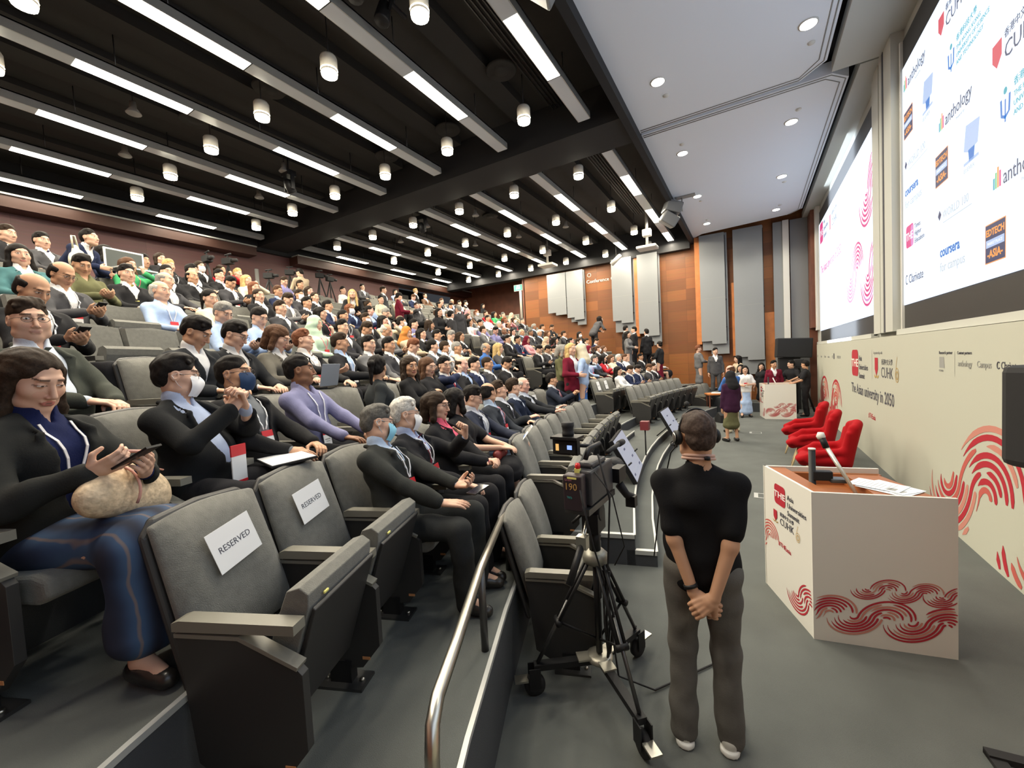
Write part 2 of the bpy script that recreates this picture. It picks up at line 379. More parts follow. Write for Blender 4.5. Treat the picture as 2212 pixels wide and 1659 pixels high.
# pale rails in the control room opening, their brightness put in as emission
for i, (zz, yy) in enumerate(((5.25, 15.4), (4.95, 14.9), (4.6, 14.7))):
    q = MB(); q.box((-16.2, yy, zz), (-16.1, yy+1.7, zz+.05), emi('rail_glow', (.8, .8, .75), .8))
    tag(q.build('wall_rail'), 'pale horizontal rail in the dark control room opening, '+('topmost', 'middle', 'lowest')[i]+' of three', 'rail', 'rails in the dark opening')
# ---------------------------------------------------------------- ceiling fittings
def zone(y): return 'before the cross beam' if y < 8 else 'beyond the cross beam'
ORD = ['first', 'second', 'third', 'fourth', 'fifth', 'sixth', 'seventh', 'eighth', 'ninth', 'tenth', 'eleventh', 'twelfth']
FR = M('strip_metal', (.5, .5, .48), .35, metal=.6)
LENS = M('strip_lens', (.6, .63, .66), .3)
for i, sx in enumerate(STRIP_X):
    for near in (1, 0):
        ya, yb = (-2.2, 7.56) if near else (8.92, 17.25)
        t = empty('strip_light', (sx, ya, 6.5), 0, 'long linear ceiling light %s, %s line out from the white ceiling' % (zone(ya), ORD[i]), 'ceiling light', 'linear ceiling lights')
        q = MB(); q.box((-.12, 0, 0), (-.105, yb-ya, .14), FR); q.box((.105, 0, 0), (.12, yb-ya, .14), FR); q.box((-.12, 0, .12), (.12, yb-ya, .14), FR)
        q.box((-.12, 0, 0), (.12, .01, .14), FR); q.box((-.12, yb-ya-.01, 0), (.12, yb-ya, .14), FR); q.build('housing', parent=t)
        for a, b in STRIP_LIT:
            if ya-.1 < a < yb:
                q = MB(); q.box((-.105, a-ya, -.004), (.105, b-ya, .02), STRIPE); q.build('lit_diffuser', parent=t)
        for a, b in STRIP_DARK:
            if ya-.1 < a < yb:
                q = MB(); q.box((-.105, a-ya, -.002), (.105, b-ya, .02), LENS); q.box((-.12, a-ya-.01, -.006), (.12, a-ya+.005, .0), BLACK); q.build('unlit_diffuser', parent=t)
        q = MB()
        for yy in np.arange(ya+.6, yb, 2.05): q.tube([(0, yy-ya, .14), (0, yy-ya, .66)], .008, DSTEEL, 5)
        q.build('hanger', parent=t)
dl_h = MB(); dl_h.lathe([(.09, -.0), (.115, 0), (.115, .2), (.1, .23)], m=M('downlight_shell', (.55, .52, .45), .45), n=14); dl_hm = dl_h.mesh('downlight')
dl_e = MB(); dl_e.lathe([(.06, -.03), (.105, -.02), (.117, .06), (.1, .07)], m=DLE, n=14); dl_em = dl_e.mesh('glow')
for i, dx in enumerate(DOWN_X):
    for j, dy in enumerate(DOWN_Y):
        t = obj('downlight', dl_hm); t.location = (dx, dy, 6.26)
        tag(t, 'round downlight, %s row out from the white ceiling, %s from the near wall' % (ORD[i], ORD[j]), 'downlight', 'black ceiling downlights')
        e = obj('lit_lens', dl_em, t); e.location = (0, 0, -.02)
        q = obj('stem', dl_st, t) if 0 else None
st = MB(); st.tube([(0, 0, .2), (0, 0, .95)], .009, BLACKM, 5); stm = st.mesh('stem')
for o in [o for o in COL.objects if o.name.startswith('downlight') and o.type == 'MESH' and o.parent is None]: obj('stem', stm, o)
wd = MB(); wd.lathe([(.12, 0), (.12, .012), (.1, .014)], m=WHITE, n=20); wdm = wd.mesh('trim_ring')
we = MB(); we.lathe([(.1, -.006), (.1, .0), (.09, .003)], m=emi('stage_light_glow', (1, .98, .88), 16), n=20); wem = we.mesh('glow2')
sm = MB(); sm.lathe([(.045, 0), (.05, .012), (.05, .02)], m=WHITE, n=12); smm = sm.mesh('sensor')
for j, (dx, dy) in enumerate(WHITE_DL):
    t = obj('recessed_downlight', wdm); t.location = (dx, dy, 6.488)
    side = 'wall side' if dx > 0 else 'audience side'
    tag(t, 'recessed round downlight in the white ceiling, %s pair from the near end, %s' % (ORD[j//2], side), 'downlight', 'white ceiling downlights')
    obj('lit_lens', wem, t)
    if dy > 6:
        s = obj('smoke_detector', smm); s.location = (dx+(.08 if dx > 0 else .05), dy+(.45 if (j//2) % 2 else -.42), 6.482)
        tag(s, 'small round sensor beside the %s pair %s downlight' % (ORD[j//2], side), 'ceiling sensor', 'ceiling sensors')
# small unlit ceiling speakers / bells
cs = MB(); cs.lathe([(.1, 0), (.11, .01), (.05, .1), (.045, .2)], m=M('grey_cone', (.3, .29, .27), .5), n=14); csm = cs.mesh('cone')
for k, (dx, dy) in enumerate([(-9.0, 3.0), (-10.8, 3.4), (-9.0, 5.6), (-10.8, 6.0), (-9.0, 10.3), (-9.0, 13.0), (-7.2, 10.5), (-7.2, 13.2), (-7.2, 15.6), (-10.8, 10.9), (-5.4, 13.3), (-5.4, 15.8)]):
    s = obj('ceiling_speaker', csm); s.location = (dx, dy, 6.62)
    tag(s, 'small unlit cone shaped speaker hanging %s, %s in its set' % (zone(dy), ORD[k]), 'ceiling speaker', 'cone speakers')
    obj('stem', stm, s).scale = (1, 1, .55)
cd = MB(); cd.lathe([(.0, 0), (.12, -.0), (.13, .03), (.24, .0), (.26, .03), (.2, .06)], m=DUCT, n=24); cdm = cd.mesh('diffuser')
for k, (dx, dy) in enumerate([(-8.95, 3.9), (-3.5, 6.1), (-7.0, 4.2), (-5.3, 6.9), (-7.1, 6.9), (-10.9, 4.6), (-7.3, 11.5)]):
    s = obj('air_diffuser', cdm); s.location = (dx, dy, 6.9)
    tag(s, 'dark round air diffuser in the black ceiling %s, %s of its kind' % (zone(dy), ORD[k]), 'air vent', 'round air diffusers')
# motorised spotlights hanging from a bar
def moving_light(x, y, z, lb):
    t = empty('stage_spotlight', (x, y, z), 0, lb, 'stage light', 'hung stage lights')
    q = MB(); q.box((-.13, -.1, .2), (.13, .1, .32), BLACK); q.tube([(0, 0, .32), (0, 0, 7.15-z)], .02, BLACK); q.build('base', parent=t)
    q = MB(); q.box((-.15, -.04, -.1), (-.12, .04, .22), BLACK); q.box((.12, -.04, -.1), (.15, .04, .22), BLACK); q.build('yoke', parent=t)
    q = MB(); q.lathe([(.06, -.16), (.1, -.15), (.1, .02), (.07, .12), (.03, .14)], m=BLACK, n=14, T=Matrix.Rotation(.5, 4, 'X')); q.build('head', parent=t)
moving_light(-9.0, 5.7, 6.35, 'black motorised spotlight hanging just before the cross beam')
moving_light(-8.6, 9.6, 6.35, 'black motorised spotlight hanging just past the cross beam')
t = empty('lighting_bar', (-4.0, 3.2, 6.75), 0, 'black lighting bar with dark theatre lamps high over the front rows', 'lighting bar')
q = MB(); q.tube([(0, -1.4, .1), (0, 1.2, .1)], .03, BLACK); q.tube([(0, -1, .1), (0, -1, .4)], .015, BLACK); q.tube([(0, 1, .1), (0, 1, .4)], .015, BLACK); q.build('bar', parent=t)
for k in range(5):
    q = MB(); T = Matrix.Translation((0, -1+.45*k, -.1)) @ Matrix.Rotation(.9-.3*k, 4, 'X'); q.lathe([(.09, -.17), (.1, -.15), (.08, .1), (.05, .14)], m=BLACK, n=12, T=T)
    q.box((-.12, -.02, -.03), (-.1, .02, .2), BLACK, T); q.box((.1, -.02, -.03), (.12, .02, .2), BLACK, T); q.build('theatre_lamp', parent=t)
# line array speakers at the edge of the white ceiling
for (x, y, zl, lb) in ((-1.75, 12.6, 6.1, 'dark grey angled loudspeaker hanging at the far edge of the white ceiling'), (-1.7, 4.2, 6.4, 'grey loudspeaker hanging from the near edge of the white ceiling')):
    t = empty('hanging_loudspeaker', (x, y, zl), 0, lb, 'loudspeaker', 'hanging loudspeakers')
    for k in range(2):
        q = MB(); T = Matrix.Translation((-.1-.1*k, .0, .12-.3*k)) @ Matrix.Rotation(.35+.3*k, 4, 'Y') @ Matrix.Rotation(.4, 4, 'Z')
        q.box((-.22, -.3, -.15), (.22, .3, .15), M('speaker_grey', (.12, .125, .13), .5), T); q.build('cabinet', parent=t, bevel=.03)
    q = MB(); q.tube([(.15, .1, .0), (.15, .1, .4)], .02, INKL); q.box((.0, .0, .37), (.5, .2, .4), INKL); q.build('bracket', parent=t)
def projector(x, y, z, s, lb):
    t = empty('ceiling_projector', (x, y, z), 0, lb, 'projector', 'white hanging projectors')
    q = MB(); q.box((-.42*s, -.35*s, -.06*s), (.42*s, .35*s, .06*s), WHITE); q.build('platform', parent=t, bevel=.02)
    q = MB(); q.box((-.18*s, -.15*s, .5*s), (.18*s, .15*s, .8*s), WHITE); q.build('case', parent=t, bevel=.02)
    q = MB(); q.tube([(0, 0, 0), (0, 0, 7.15-z)], .06*s, WHITE); q.build('pole', parent=t)
projector(-2.9, 14.2, 5.65, .75, 'white projector on a pole hanging in front of the grey panel')
projector(-7.3, 15.8, 6.1, .8, 'white projector hanging far out over the rear audience')
t = empty('wall_washer', (-4.6, 16.5, 6.0), 0, 'cream tube shaped lamp angled at the wood wall', 'lamp')
q = MB(); q.lathe([(.09, -.25), (.09, .2), (.05, .25)], m=WHITE, n=14, T=Matrix.Rotation(.9, 4, 'Y')); q.build('lamp_body', parent=t)
q = MB(); q.tube([(0, 0, .1), (0, 0, 1.1)], .015, BLACK); q.build('stem', parent=t)
# ---------------------------------------------------------------- flat graphics (printed marks stand 1-2 mm proud of their board)
def frameT(org, ux, uy):
    """matrix whose local x runs along ux, local y along uy"""
    ux = Vector(ux).normalized(); uy = Vector(uy).normalized(); n = ux.cross(uy)
    T = Matrix(((ux[0], uy[0], n[0], org[0]), (ux[1], uy[1], n[1], org[1]), (ux[2], uy[2], n[2], org[2]), (0, 0, 0, 1)))
    return T
def ribbon(q, P, w, m, z=0, taper=(1, 1)):
    n = len(P); vs = []
    for i, (x, y) in enumerate(P):
        a = P[max(i-1, 0)]; b = P[min(i+1, n-1)]; dx, dy = b[0]-a[0], b[1]-a[1]; l = math.hypot(dx, dy) or 1
        t = i/(n-1); ww = w/2*min(1, taper[0]+t*12)*min(1, taper[1]+(1-t)*5)
        vs += [(x-dy/l*ww, y+dx/l*ww, z), (x+dy/l*ww, y-dx/l*ww, z)]
    q.add(vs, [(2*i, 2*i+1, 2*i+3, 2*i+2) for i in range(n-1)], m)
def clip(P, box):
    out = []; cur = []
    for p in P:
        if box is None or (box[0] <= p[0] <= box[2] and box[1] <= p[1] <= box[3]): cur.append(p)
        else:
            if len(cur) > 2: out.append(cur)
            cur = []
    if len(cur) > 2: out.append(cur)
    return out
def swirl(q, x, y, D, N=7, lean=.35, stretch=1.0, box=None, ms=None, seed=0, flip=False, z=0):
    """S shaped fingerprint swirl: an arch round (0,0) running on into a bowl one diameter to its left"""
    rnd = random.Random(seed); ms = ms or (REDP, REDF, REDP, REDS)
    for k in range(N):
        r = D*(.14+.82*k/(N-1)); rb = D*1.1-r
        P = []
        a0 = rnd.uniform(.02, .25) if k < N-1 else .05
        for t in np.linspace(a0, 1, 22): P.append((r*math.cos(PI*t), r*math.sin(PI*t)*stretch))
        if rb > .08*D:
            for t in np.linspace(0, rnd.uniform(.75, 1), 22)[1:]: P.append((-D*1.1+rb*math.cos(PI*t), -rb*math.sin(PI*t)*stretch))
        P = [(x+(px+py*lean)*(-1 if flip else 1), y+py) for px, py in P]
        cut = rnd.choice([None, .3, .45, .6])
        segs = [(P, ms[0])]
        if cut:
            i = int(len(P)*cut); segs = [(P[:i-1], ms[rnd.randrange(len(ms))]), (P[i+1:], ms[rnd.randrange(len(ms))])]
        for S, mm in segs:
            for C in clip(S, box): ribbon(q, C, D*.078, mm, z, (.5, .12))
def rrect(q, x0, y0, x1, y1, r, m, z=0):
    P = []
    for cx_, cy_, a in ((x1-r, y1-r, 0), (x0+r, y1-r, 90), (x0+r, y0+r, 180), (x1-r, y0+r, 270)):
        P += [(cx_+r*math.cos(rad(a+t)), cy_+r*math.sin(rad(a+t)), z) for t in (0, 22, 45, 68, 90)]
    q.add(P, [tuple(range(len(P)))], m)
def logo_the(par, x, y, h, w, box, tx, txc, lines=('Asia', 'Universities', 'Summit'), ls=.1, sp=.13, z=.002, lx=.1):
    q = MB(); rrect(q, x, y, x+w, y+h, w*.18, box, z); q.build('emblem', parent=par)
    text('THE', h*.42, tx, par, (x+w/2, y+h*.36, z+.001), name='lettering', align='CENTER', sx=w/h*1.35, bold=.006*h)
    for i, s in enumerate(lines): text(s, ls, txc, par, (x+w+lx, y+h-ls*1.0-i*sp-h*.12, z))
def logo_shield(par, x, y, h, m=REDP, z=.002):
    q = MB(); q.add([(x, y+h, z), (x, y+h*.35, z), (x+h*.32, y, z), (x+h*.64, y+h*.35, z), (x+h*.64, y+h, z)], [(0, 1, 2, 3, 4)], m)
    ribbon(q, [(x-h*.12, y+.02*h), (x+h*.1, y-.1*h), (x+h*.32, y), (x+h*.54, y-.1*h), (x+h*.76, y+.02*h)], h*.1, GOLD, z); q.build('emblem', parent=par)
def logo_six(par, x, y, h, z=.002):
    q = MB(); P = [(x+h*.22+h*.22*math.cos(t), y+h*.28+h*.28*math.sin(t)) for t in np.linspace(PI*.7, PI*2.7, 30)]
    ribbon(q, [(x+h*.25, y+h)]+[(x+h*.1, y+h*.6)]+P, h*.035, GOLD, z); ribbon(q, [(p[0]*.55+(x+h*.22)*.45, p[1]*.55+(y+h*.25)*.45) for p in P], h*.05, GOLD, z); q.build('emblem', parent=par)
# ---------------------------------------------------------------- printed backdrop along the stage wall
BD = empty('stage_backdrop', (1.79, 16.0, 0), 0, 'long cream backdrop wall with red swirls and event lettering along the stage', 'backdrop')
q = MB(); q.box((0, -18, 0), (.07, 0, 2.13), M('backdrop_cream', (.5, .5, .415), .55)); q.build('board', parent=BD)
PR = empty('print', (-.002, 0, 0), parent=BD)        # local x = distance from the far end towards the camera, y = height
PR.matrix_local = frameT((-.002, 0, 0), (0, -1, 0), (0, 0, 1))
def by(y): return 16.0-y
lb = PR
logo_the(lb, by(10.8), 1.42, .52, .56, REDP, M('print_cream', (.8, .78, .7), .6), INK, ls=.15, sp=.165, lx=.06)
q = MB(); q.add([(by(9.2), 1.42, 0), (by(9.19), 1.42, 0), (by(9.19), 1.93, 0), (by(9.2), 1.93, 0)], [(0, 1, 2, 3)], INKL)
q.add([(by(5.88), 1.64, 0), (by(5.875), 1.64, 0), (by(5.875), 1.9, 0), (by(5.88), 1.9, 0)], [(0, 1, 2, 3)], INKL); q.build('rule', parent=lb)
text('In partnership with', .07, INKL, lb, (by(9.08), 1.86, 0))
logo_shield(lb, by(9.0), 1.5, .3); text('香港中文大學', .1, INK, lb, (by(8.6), 1.7, 0)); text('CUHK', .24, INK, lb, (by(8.62), 1.49, 0), sx=.95)
logo_six(lb, by(7.87), 1.46, .36)
text('The Asian university in 2050', .275, INK, lb, (by(10.88), 1.08, 0), sx=.93, bold=.003)
text('#THEasia', .13, REDP, lb, (by(9.47), .73, 0), sx=.95)
text('Research partner', .05, INK, lb, (by(6.28), 1.87, 0)); text('Content partners', .045, INK, lb, (by(5.82), 1.87, 0))
q = MB(); q.add([(by(6.27), 1.72, 0), (by(6.13), 1.72, 0), (by(6.15), 1.84, 0), (by(6.27), 1.84, 0)], [(0, 1, 2, 3)], INKL); q.build('emblem', parent=lb)
text('ELSEVIER', .03, INKL, lb, (by(6.28), 1.68, 0)); text('anthology', .085, INKL, lb, (by(5.8), 1.75, 0), sx=.9); text('Campus', .09, INKL, lb, (by(5.4), 1.75, 0), sx=.9); text('Clarivate', .09, INK, lb, (by(4.98), 1.75, 0), sx=.8)
q = MB(); q.tube([(by(5.02)+.02*math.cos(t), 1.78+.03*math.sin(t), 0) for t in np.linspace(.8, 5.6, 12)], .004, INK, 4); q.build('emblem', parent=lb)
for i, yy in enumerate((15.9, 15.2, 14.5, 13.9, 13.2, 12.5)):
    text(('THE', 'Campus', 'Clarivate', 'coursera', 'ISC', 'WORLD 100')[i], .1, INKL, lb, (by(yy), 1.74, 0), sx=.8)
q = MB(); q.add([(by(13.0), 1.72, 0), (by(12.85), 1.72, 0), (by(12.85), 1.86, 0), (by(13.0), 1.86, 0)], [(0, 1, 2, 3)], INK); q.build('emblem', parent=lb)
q = MB(); bx = (0.05, .03, 17.9, 2.15)
swirl(q, by(5.25), .55, .72, 8, .28, .98, bx, seed=4); swirl(q, by(3.55), .45, .8, 8, .28, 1.1, bx, seed=7)
swirl(q, by(12.75), .5, .78, 9, .1, .92, bx, seed=2); swirl(q, by(14.6), .5, .78, 9, .1, .92, bx, seed=5)
swirl(q, by(1.9), .5, .8, 8, .28, 1.0, bx, seed=9); q.build('swirl_print', parent=lb)
# ---------------------------------------------------------------- the two screens
def eink(n, c, s=1.0): return emi(n, c, s)
EI = dict(navy=eink('led_navy', (.02, .03, .12)), ink=eink('led_ink', (.06, .07, .14)), grey=eink('led_grey', (.35, .38, .45)), mag=eink('led_magenta', (.75, .05, .25)), pink=eink('led_pink', (.75, .25, .6)),
  red=eink('led_red', (.7, .08, .12)), blue=eink('led_blue', (.02, .18, .6)), teal=eink('led_teal', (.05, .4, .5)), pale=eink('led_pale', (.45, .58, .85)), org=eink('led_orange', (.9, .35, .08)), white=eink('led_whiteink', (.9, .95, 1)), grn=eink('led_green', (.2, .6, .25)), lgrey=eink('led_light', (.55, .62, .68)))
SFR = M('screen_border', (.03, .028, .026), .5)
def screen(name, lab, ytop, ybot, z0=2.24, z1=6.25, wz0=2.56, wz1=5.85):
    t = empty(name, (1.9, ytop, z0), 0, lab, 'screen', 'large wall screens')
    L = ytop-ybot
    q = MB(); q.box((.03, -L, -.02), (.07, 0, z1-z0), SFR); q.build('bezel', parent=t)
    q = MB(); q.box((.015, -L, wz0-z0), (.03, -.03, wz1-z0), LED_W); q.build('lit_panel', parent=t)
    q = MB(); q.box((0.0, -L, -.06), (.05, 0, -.02), WHITE); q.box((0, 0, -.06), (.05, .05, z1-z0), WHITE); q.build('frame', parent=t)
    pr = empty('artwork', (0, 0, 0), parent=t); pr.matrix_local = frameT((.012, 0, -z0), (0, -1, 0), (0, 0, 1)); return pr
S1 = screen('led_screen', 'huge near screen filled with rows of sponsor logos', 8.02, -2.2)
S2 = screen('led_screen', 'far screen showing the event title and magenta swirls', 16.2, 9.6)
def sx(y): return 8.02-y
def t1(s, size, m, y, z, w=1, b=0): return text(s, size, EI[m], S1, (sx(y), z, .001), sx=w, bold=b)
def rect(par, x0, y0, x1, y1, m, z=.001, name='logo_block'):
    q = MB(); q.add([(x0, y0, z), (x1, y0, z), (x1, y1, z), (x0, y1, z)], [(0, 1, 2, 3)], m); return q.build(name, parent=par)
def L_ed(y, z):
    rect(S1, sx(y), z, sx(y)+.36, z+.36, EI['org']); rect(S1, sx(y)+.01, z+.01, sx(y)+.35, z+.35, EI['navy'], .002)
    rect(S1, sx(y)+.02, z+.145, sx(y)+.34, z+.215, EI['pale'], .003)
    text('EDTECH', .085, EI['org'], S1, (sx(y)+.18, z+.25, .003), align='CENTER', bold=.003); text('MARKETPLACE', .04, EI['white'], S1, (sx(y)+.18, z+.165, .004), align='CENTER'); text('-ASIA-', .1, EI['org'], S1, (sx(y)+.18, z+.05, .003), align='CENTER', bold=.003)
def L_els(y, z):
    q = MB()
    q.add([(sx(y), z+.14, .001), (sx(y)+.1, z+.1, .001), (sx(y)+.3, z+.12, .001), (sx(y)+.34, z+.34, .001), (sx(y)+.05, z+.38, .001)], [(0, 1, 2, 3, 4)], EI['pale'])
    q.add([(sx(y)+.12, z, .001), (sx(y)+.22, z, .001), (sx(y)+.24, z+.12, .001), (sx(y)+.1, z+.12, .001)], [(0, 1, 2, 3)], EI['blue']); q.add([(sx(y), z-.01, .001), (sx(y)+.32, z-.01, .001), (sx(y)+.32, z+.02, .001), (sx(y), z+.02, .001)], [(0, 1, 2, 3)], EI['pale']); q.build('emblem', parent=S1)
    t1('ELSEVIER', .06, 'lgrey', y, z-.08)
def L_ant(y, z, s=1):
    q = MB()
    for i, (c, h) in enumerate((('teal', .1), ('grn', .14), ('org', .18), ('mag', .14))): q.add([(sx(y)+.035*i, z, .001), (sx(y)+.035*i+.03, z, .001), (sx(y)+.035*i+.03, z+h, .001), (sx(y)+.035*i, z+h, .001)], [(0, 1, 2, 3)], EI[c])
    q.build('emblem', parent=S1); t1('anthology', .19, 'ink', y-.17, z, .85); t1('Powered by', .04, 'lgrey', y-.45, z-.07)
def L_w(y, z):
    q = MB(); q.add([(sx(y), z+.06, .001), (sx(y)+.05, z, .001), (sx(y)+.1, z+.06, .001), (sx(y)+.05, z+.12, .001)], [(0, 1, 2, 3)], EI['navy']); q.build('emblem', parent=S1)
    t1('WORLD 100', .13, 'lgrey', y-.14, z, .9); rect(S1, sx(y)+.14, z-.05, sx(y)+.85, z-.04, EI['lgrey'])
def L_cour(y, z): t1('coursera', .16, 'blue', y, z, .9, .004); t1('for campus', .15, 'lgrey', y, z-.17, .95)
def L_clar(y, z):
    t1('Clarivate', .17, 'ink', y-.12, z, .9); q = MB(); ribbon(q, [(sx(y)+.04+.04*math.cos(t), z+.06+.06*math.sin(t)) for t in np.linspace(.8, 5.5, 10)], .02, EI['ink'], .001); q.build('emblem', parent=S1)
def L_cuhk(y, z):
    q = MB(); x = sx(y); q.add([(x, z+.22, .001), (x, z+.08, .001), (x+.08, z, .001), (x+.16, z+.08, .001), (x+.16, z+.22, .001)], [(0, 1, 2, 3, 4)], EI['red']); q.build('emblem', parent=S1)
    t1('香港中文大學', .08, 'ink', y-.2, z+.18); t1('CUHK', .19, 'ink', y-.2, z)
def L_hk(y, z):
    q = MB(); x = sx(y); ribbon(q, [(x+.02, z+.2), (x+.03, z+.06), (x+.09, z+.03), (x+.15, z+.06), (x+.16, z+.2)], .03, EI['blue'], .001); ribbon(q, [(x+.09, z-.01), (x+.09, z+.18)], .02, EI['blue'], .001)
    q.add([(x+.09+.03*math.cos(t), z+.25+.03*math.sin(t), .001) for t in np.linspace(0, 6.1, 12)], [tuple(range(12))], EI['teal']); q.build('emblem', parent=S1)
    t1('香港科技大學', .075, 'teal', y-.22, z+.22)
    for i, s in enumerate(('THE HONG KONG', 'UNIVERSITY OF SCIENCE', 'AND TECHNOLOGY')): t1(s, .062, 'teal', y-.22, z+.13-.075*i)
def L_the(y, z):
    q = MB(); rrect(q, sx(y), z, sx(y)+.3, z+.3, .05, EI['mag'], .001); rrect(q, sx(y)+.2, z, sx(y)+.3, z+.28, .04, EI['pink'], .002); q.build('emblem', parent=S1)
    text('THE', .15, EI['white'], S1, (sx(y)+.15, z+.1, .003), align='CENTER', bold=.002)
    for i, s in enumerate(('Times', 'Higher', 'Education')): t1(s, .09, 'ink', y-.34, z+.2-.095*i)
# columns repeat with a diagonal offset
seq = [L_clar, L_the, L_cour, L_w, L_ed, L_els, L_ant, L_hk, L_cuhk]
for c, (yc, z0) in enumerate(((7.88, 2.83), (6.7, 2.93), (5.52, 2.72))):
    pass
for f, y, z in ((L_clar, 7.88, 2.84), (L_the, 7.86, 3.33), (L_cour, 7.89, 4.06), (L_w, 7.9, 4.42), (L_ed, 7.92, 4.84), (L_els, 7.2, 4.84), (L_ant, 7.92, 5.5),
                (L_cour, 6.67, 2.98), (L_w, 6.73, 3.4), (L_ed, 6.8, 3.8), (L_els, 6.06, 3.78), (L_ant, 6.69, 4.4), (L_hk, 6.45, 4.9), (L_cuhk, 6.7, 5.43),
                (L_ed, 5.61, 2.7), (L_ant, 5.47, 3.34), (L_hk, 5.36, 3.86), (L_cuhk, 5.49, 4.37), (L_els, 4.7, 2.75), (L_w, 5.3, 5.2), (L_cour, 4.4, 3.6), (L_clar, 4.4, 4.4), (L_the, 4.3, 2.9), (L_ed, 4.2, 5.0)):
    f(y, z)
def s2(y): return 16.2-y
q = MB(); rrect(q, s2(15.95), 5.2, s2(15.35), 5.8, .1, EI['mag'], .001); q.build('emblem', parent=S2)
text('THE', .26, EI['white'], S2, (s2(15.65), 5.4, .003), align='CENTER')
for i, s in enumerate(('Asia', 'Universities', 'Summit')): text(s, .17, EI['ink'], S2, (s2(15.25), 5.64-.2*i, .001))
rect(S2, s2(14.22), 5.2, s2(14.0), 5.6, EI['red']); text('CUHK', .26, EI['ink'], S2, (s2(13.85), 5.22, .001)); text('香港中文大學', .12, EI['ink'], S2, (s2(13.85), 5.5, .001))
text('The Asian university in 2050', .34, EI['mag'], S2, (s2(15.86), 4.28, .001), sx=.83)
q = MB(); bx = (.05, 2.62, 6.56, 5.82); EM = (EI['mag'], EI['mag'], EI['pink'], EI['mag'])
swirl(q, s2(10.95), 3.55, .55, 7, .1, 1.05, bx, EM, 3, z=.001); swirl(q, s2(9.35), 3.4, .62, 7, .1, 1.05, bx, EM, 6, z=.001); swirl(q, s2(9.4), 4.9, .62, 7, .1, 1.05, bx, EM, 8, z=.001); q.build('swirl_artwork', parent=S2)
lamp('near_screen_glow', 'AREA', (1.84, 2.9, 4.2), 290, (.75, .86, 1), 9.6, rot=(0, -PI/2, 0), sy=3.2).data.shape = 'RECTANGLE'
lamp('far_screen_glow', 'AREA', (1.84, 12.9, 4.2), 215, (.75, .86, 1), 6.4, rot=(0, -PI/2, 0), sy=3.2)
# ---------------------------------------------------------------- lecterns
ORW = M('lectern_wood', (.3, .1, .03), .45, var=.15, vs=3)
def lectern(loc, rz, lab, full=True):
    """box lectern: camera-side board runs 0..W along local x, depth D along local y (away from the camera)"""
    Wd, D, H = .765, .72, 1.03
    t = empty('lectern', loc, rz, lab, 'lectern', 'white printed lecterns')
    q = MB(); q.box((0, 0, 0), (Wd, .02, H), WHITE); q.build('front_board', parent=t)
    q = MB(); q.prism([(0, .02, 0), (-.125, D, 0), (-.105, D, 0), (.02, .02, 0)], (0, 0, H), WHITE); s = q.build('side_board', parent=t)
    q = MB(); q.box((-.125, D-.02, 0), (Wd-.1, D, H), WHITE); q.build('rear_board', parent=t)
    q = MB(); q.prism([(.0, .02, H-.15), (Wd, .02, H-.15), (Wd-.1, D-.02, H-.15), (-.1, D-.02, H-.15)][::1], (0, 0, .02), ORW); q.box((-.06, D-.06, H-.13), (Wd-.1, D-.02, H-.04), ORW)
    q.prism([(.02, .02, H-.13), (.12, .02, H-.13), (.03, D-.02, H-.13), (-.1, D-.02, H-.13)], (0, 0, .12), ORW); q.prism([(Wd-.36, .02, H-.13), (Wd-.01, .02, H-.13), (Wd-.12, D-.05, H-.13), (Wd-.34, D-.05, H-.13)], (0, 0, .09), ORW)
    q.build('desk_top', parent=t)
    f = empty('front_print', parent=t); f.matrix_local = frameT((0, -.002, 0), (1, 0, 0), (0, 0, 1))
    q = MB(); bx = (.004, .004, Wd-.004, H)
    for i in range(3): swirl(q, .09+.31*i, .2, .155, 7, .3, .85, bx, (REDP,)*3+(REDF,), 11+i)
    for i in range(3): swirl(q, .41+.19*i, .4, .095, 6, .3, .8, bx, (REDP,)*3+(REDF,), 21+i)
    q.build('swirl_print', parent=f)
    f = empty('side_print', parent=t); dv = Vector((.125, -(D-.02), 0)); L = dv.length
    f.matrix_local = frameT(Vector((-.127, D, 0)), dv, (0, 0, 1))
    q = MB(); swirl(q, .1, .45, .16, 6, .1, .9, (.0, .0, L, H), (REDS,)*3, 31); swirl(q, L-.02, .2, .16, 6, .1, .9, (0, 0, L, H), (REDP,)*3, 33); q.build('swirl_print', parent=f)
    logo_the(f, .2, .78, .16, .17, REDP, PAPER, INK, ls=.055, sp=.06, z=.001, lx=.03)
    logo_shield(f, .18, .63, .09); text('CUHK', .075, INK, f, (.28, .63, 0)); text('香港中文大學', .035, INK, f, (.28, .7, 0)); logo_six(f, .52, .6, .12)
    text('#THEasia', .05, REDP, f, (.25, .45, 0))
    return t
ang = math.atan2(3.5-3.35, 1.08-.33)
LC = lectern((.33, 3.35, 0), ang, 'white box lectern with red swirls standing nearest, a black post and papers on its desk')
LC2 = lectern((.32, 14.1, 0), .0, 'white box lectern far down the stage beside the camera crew')
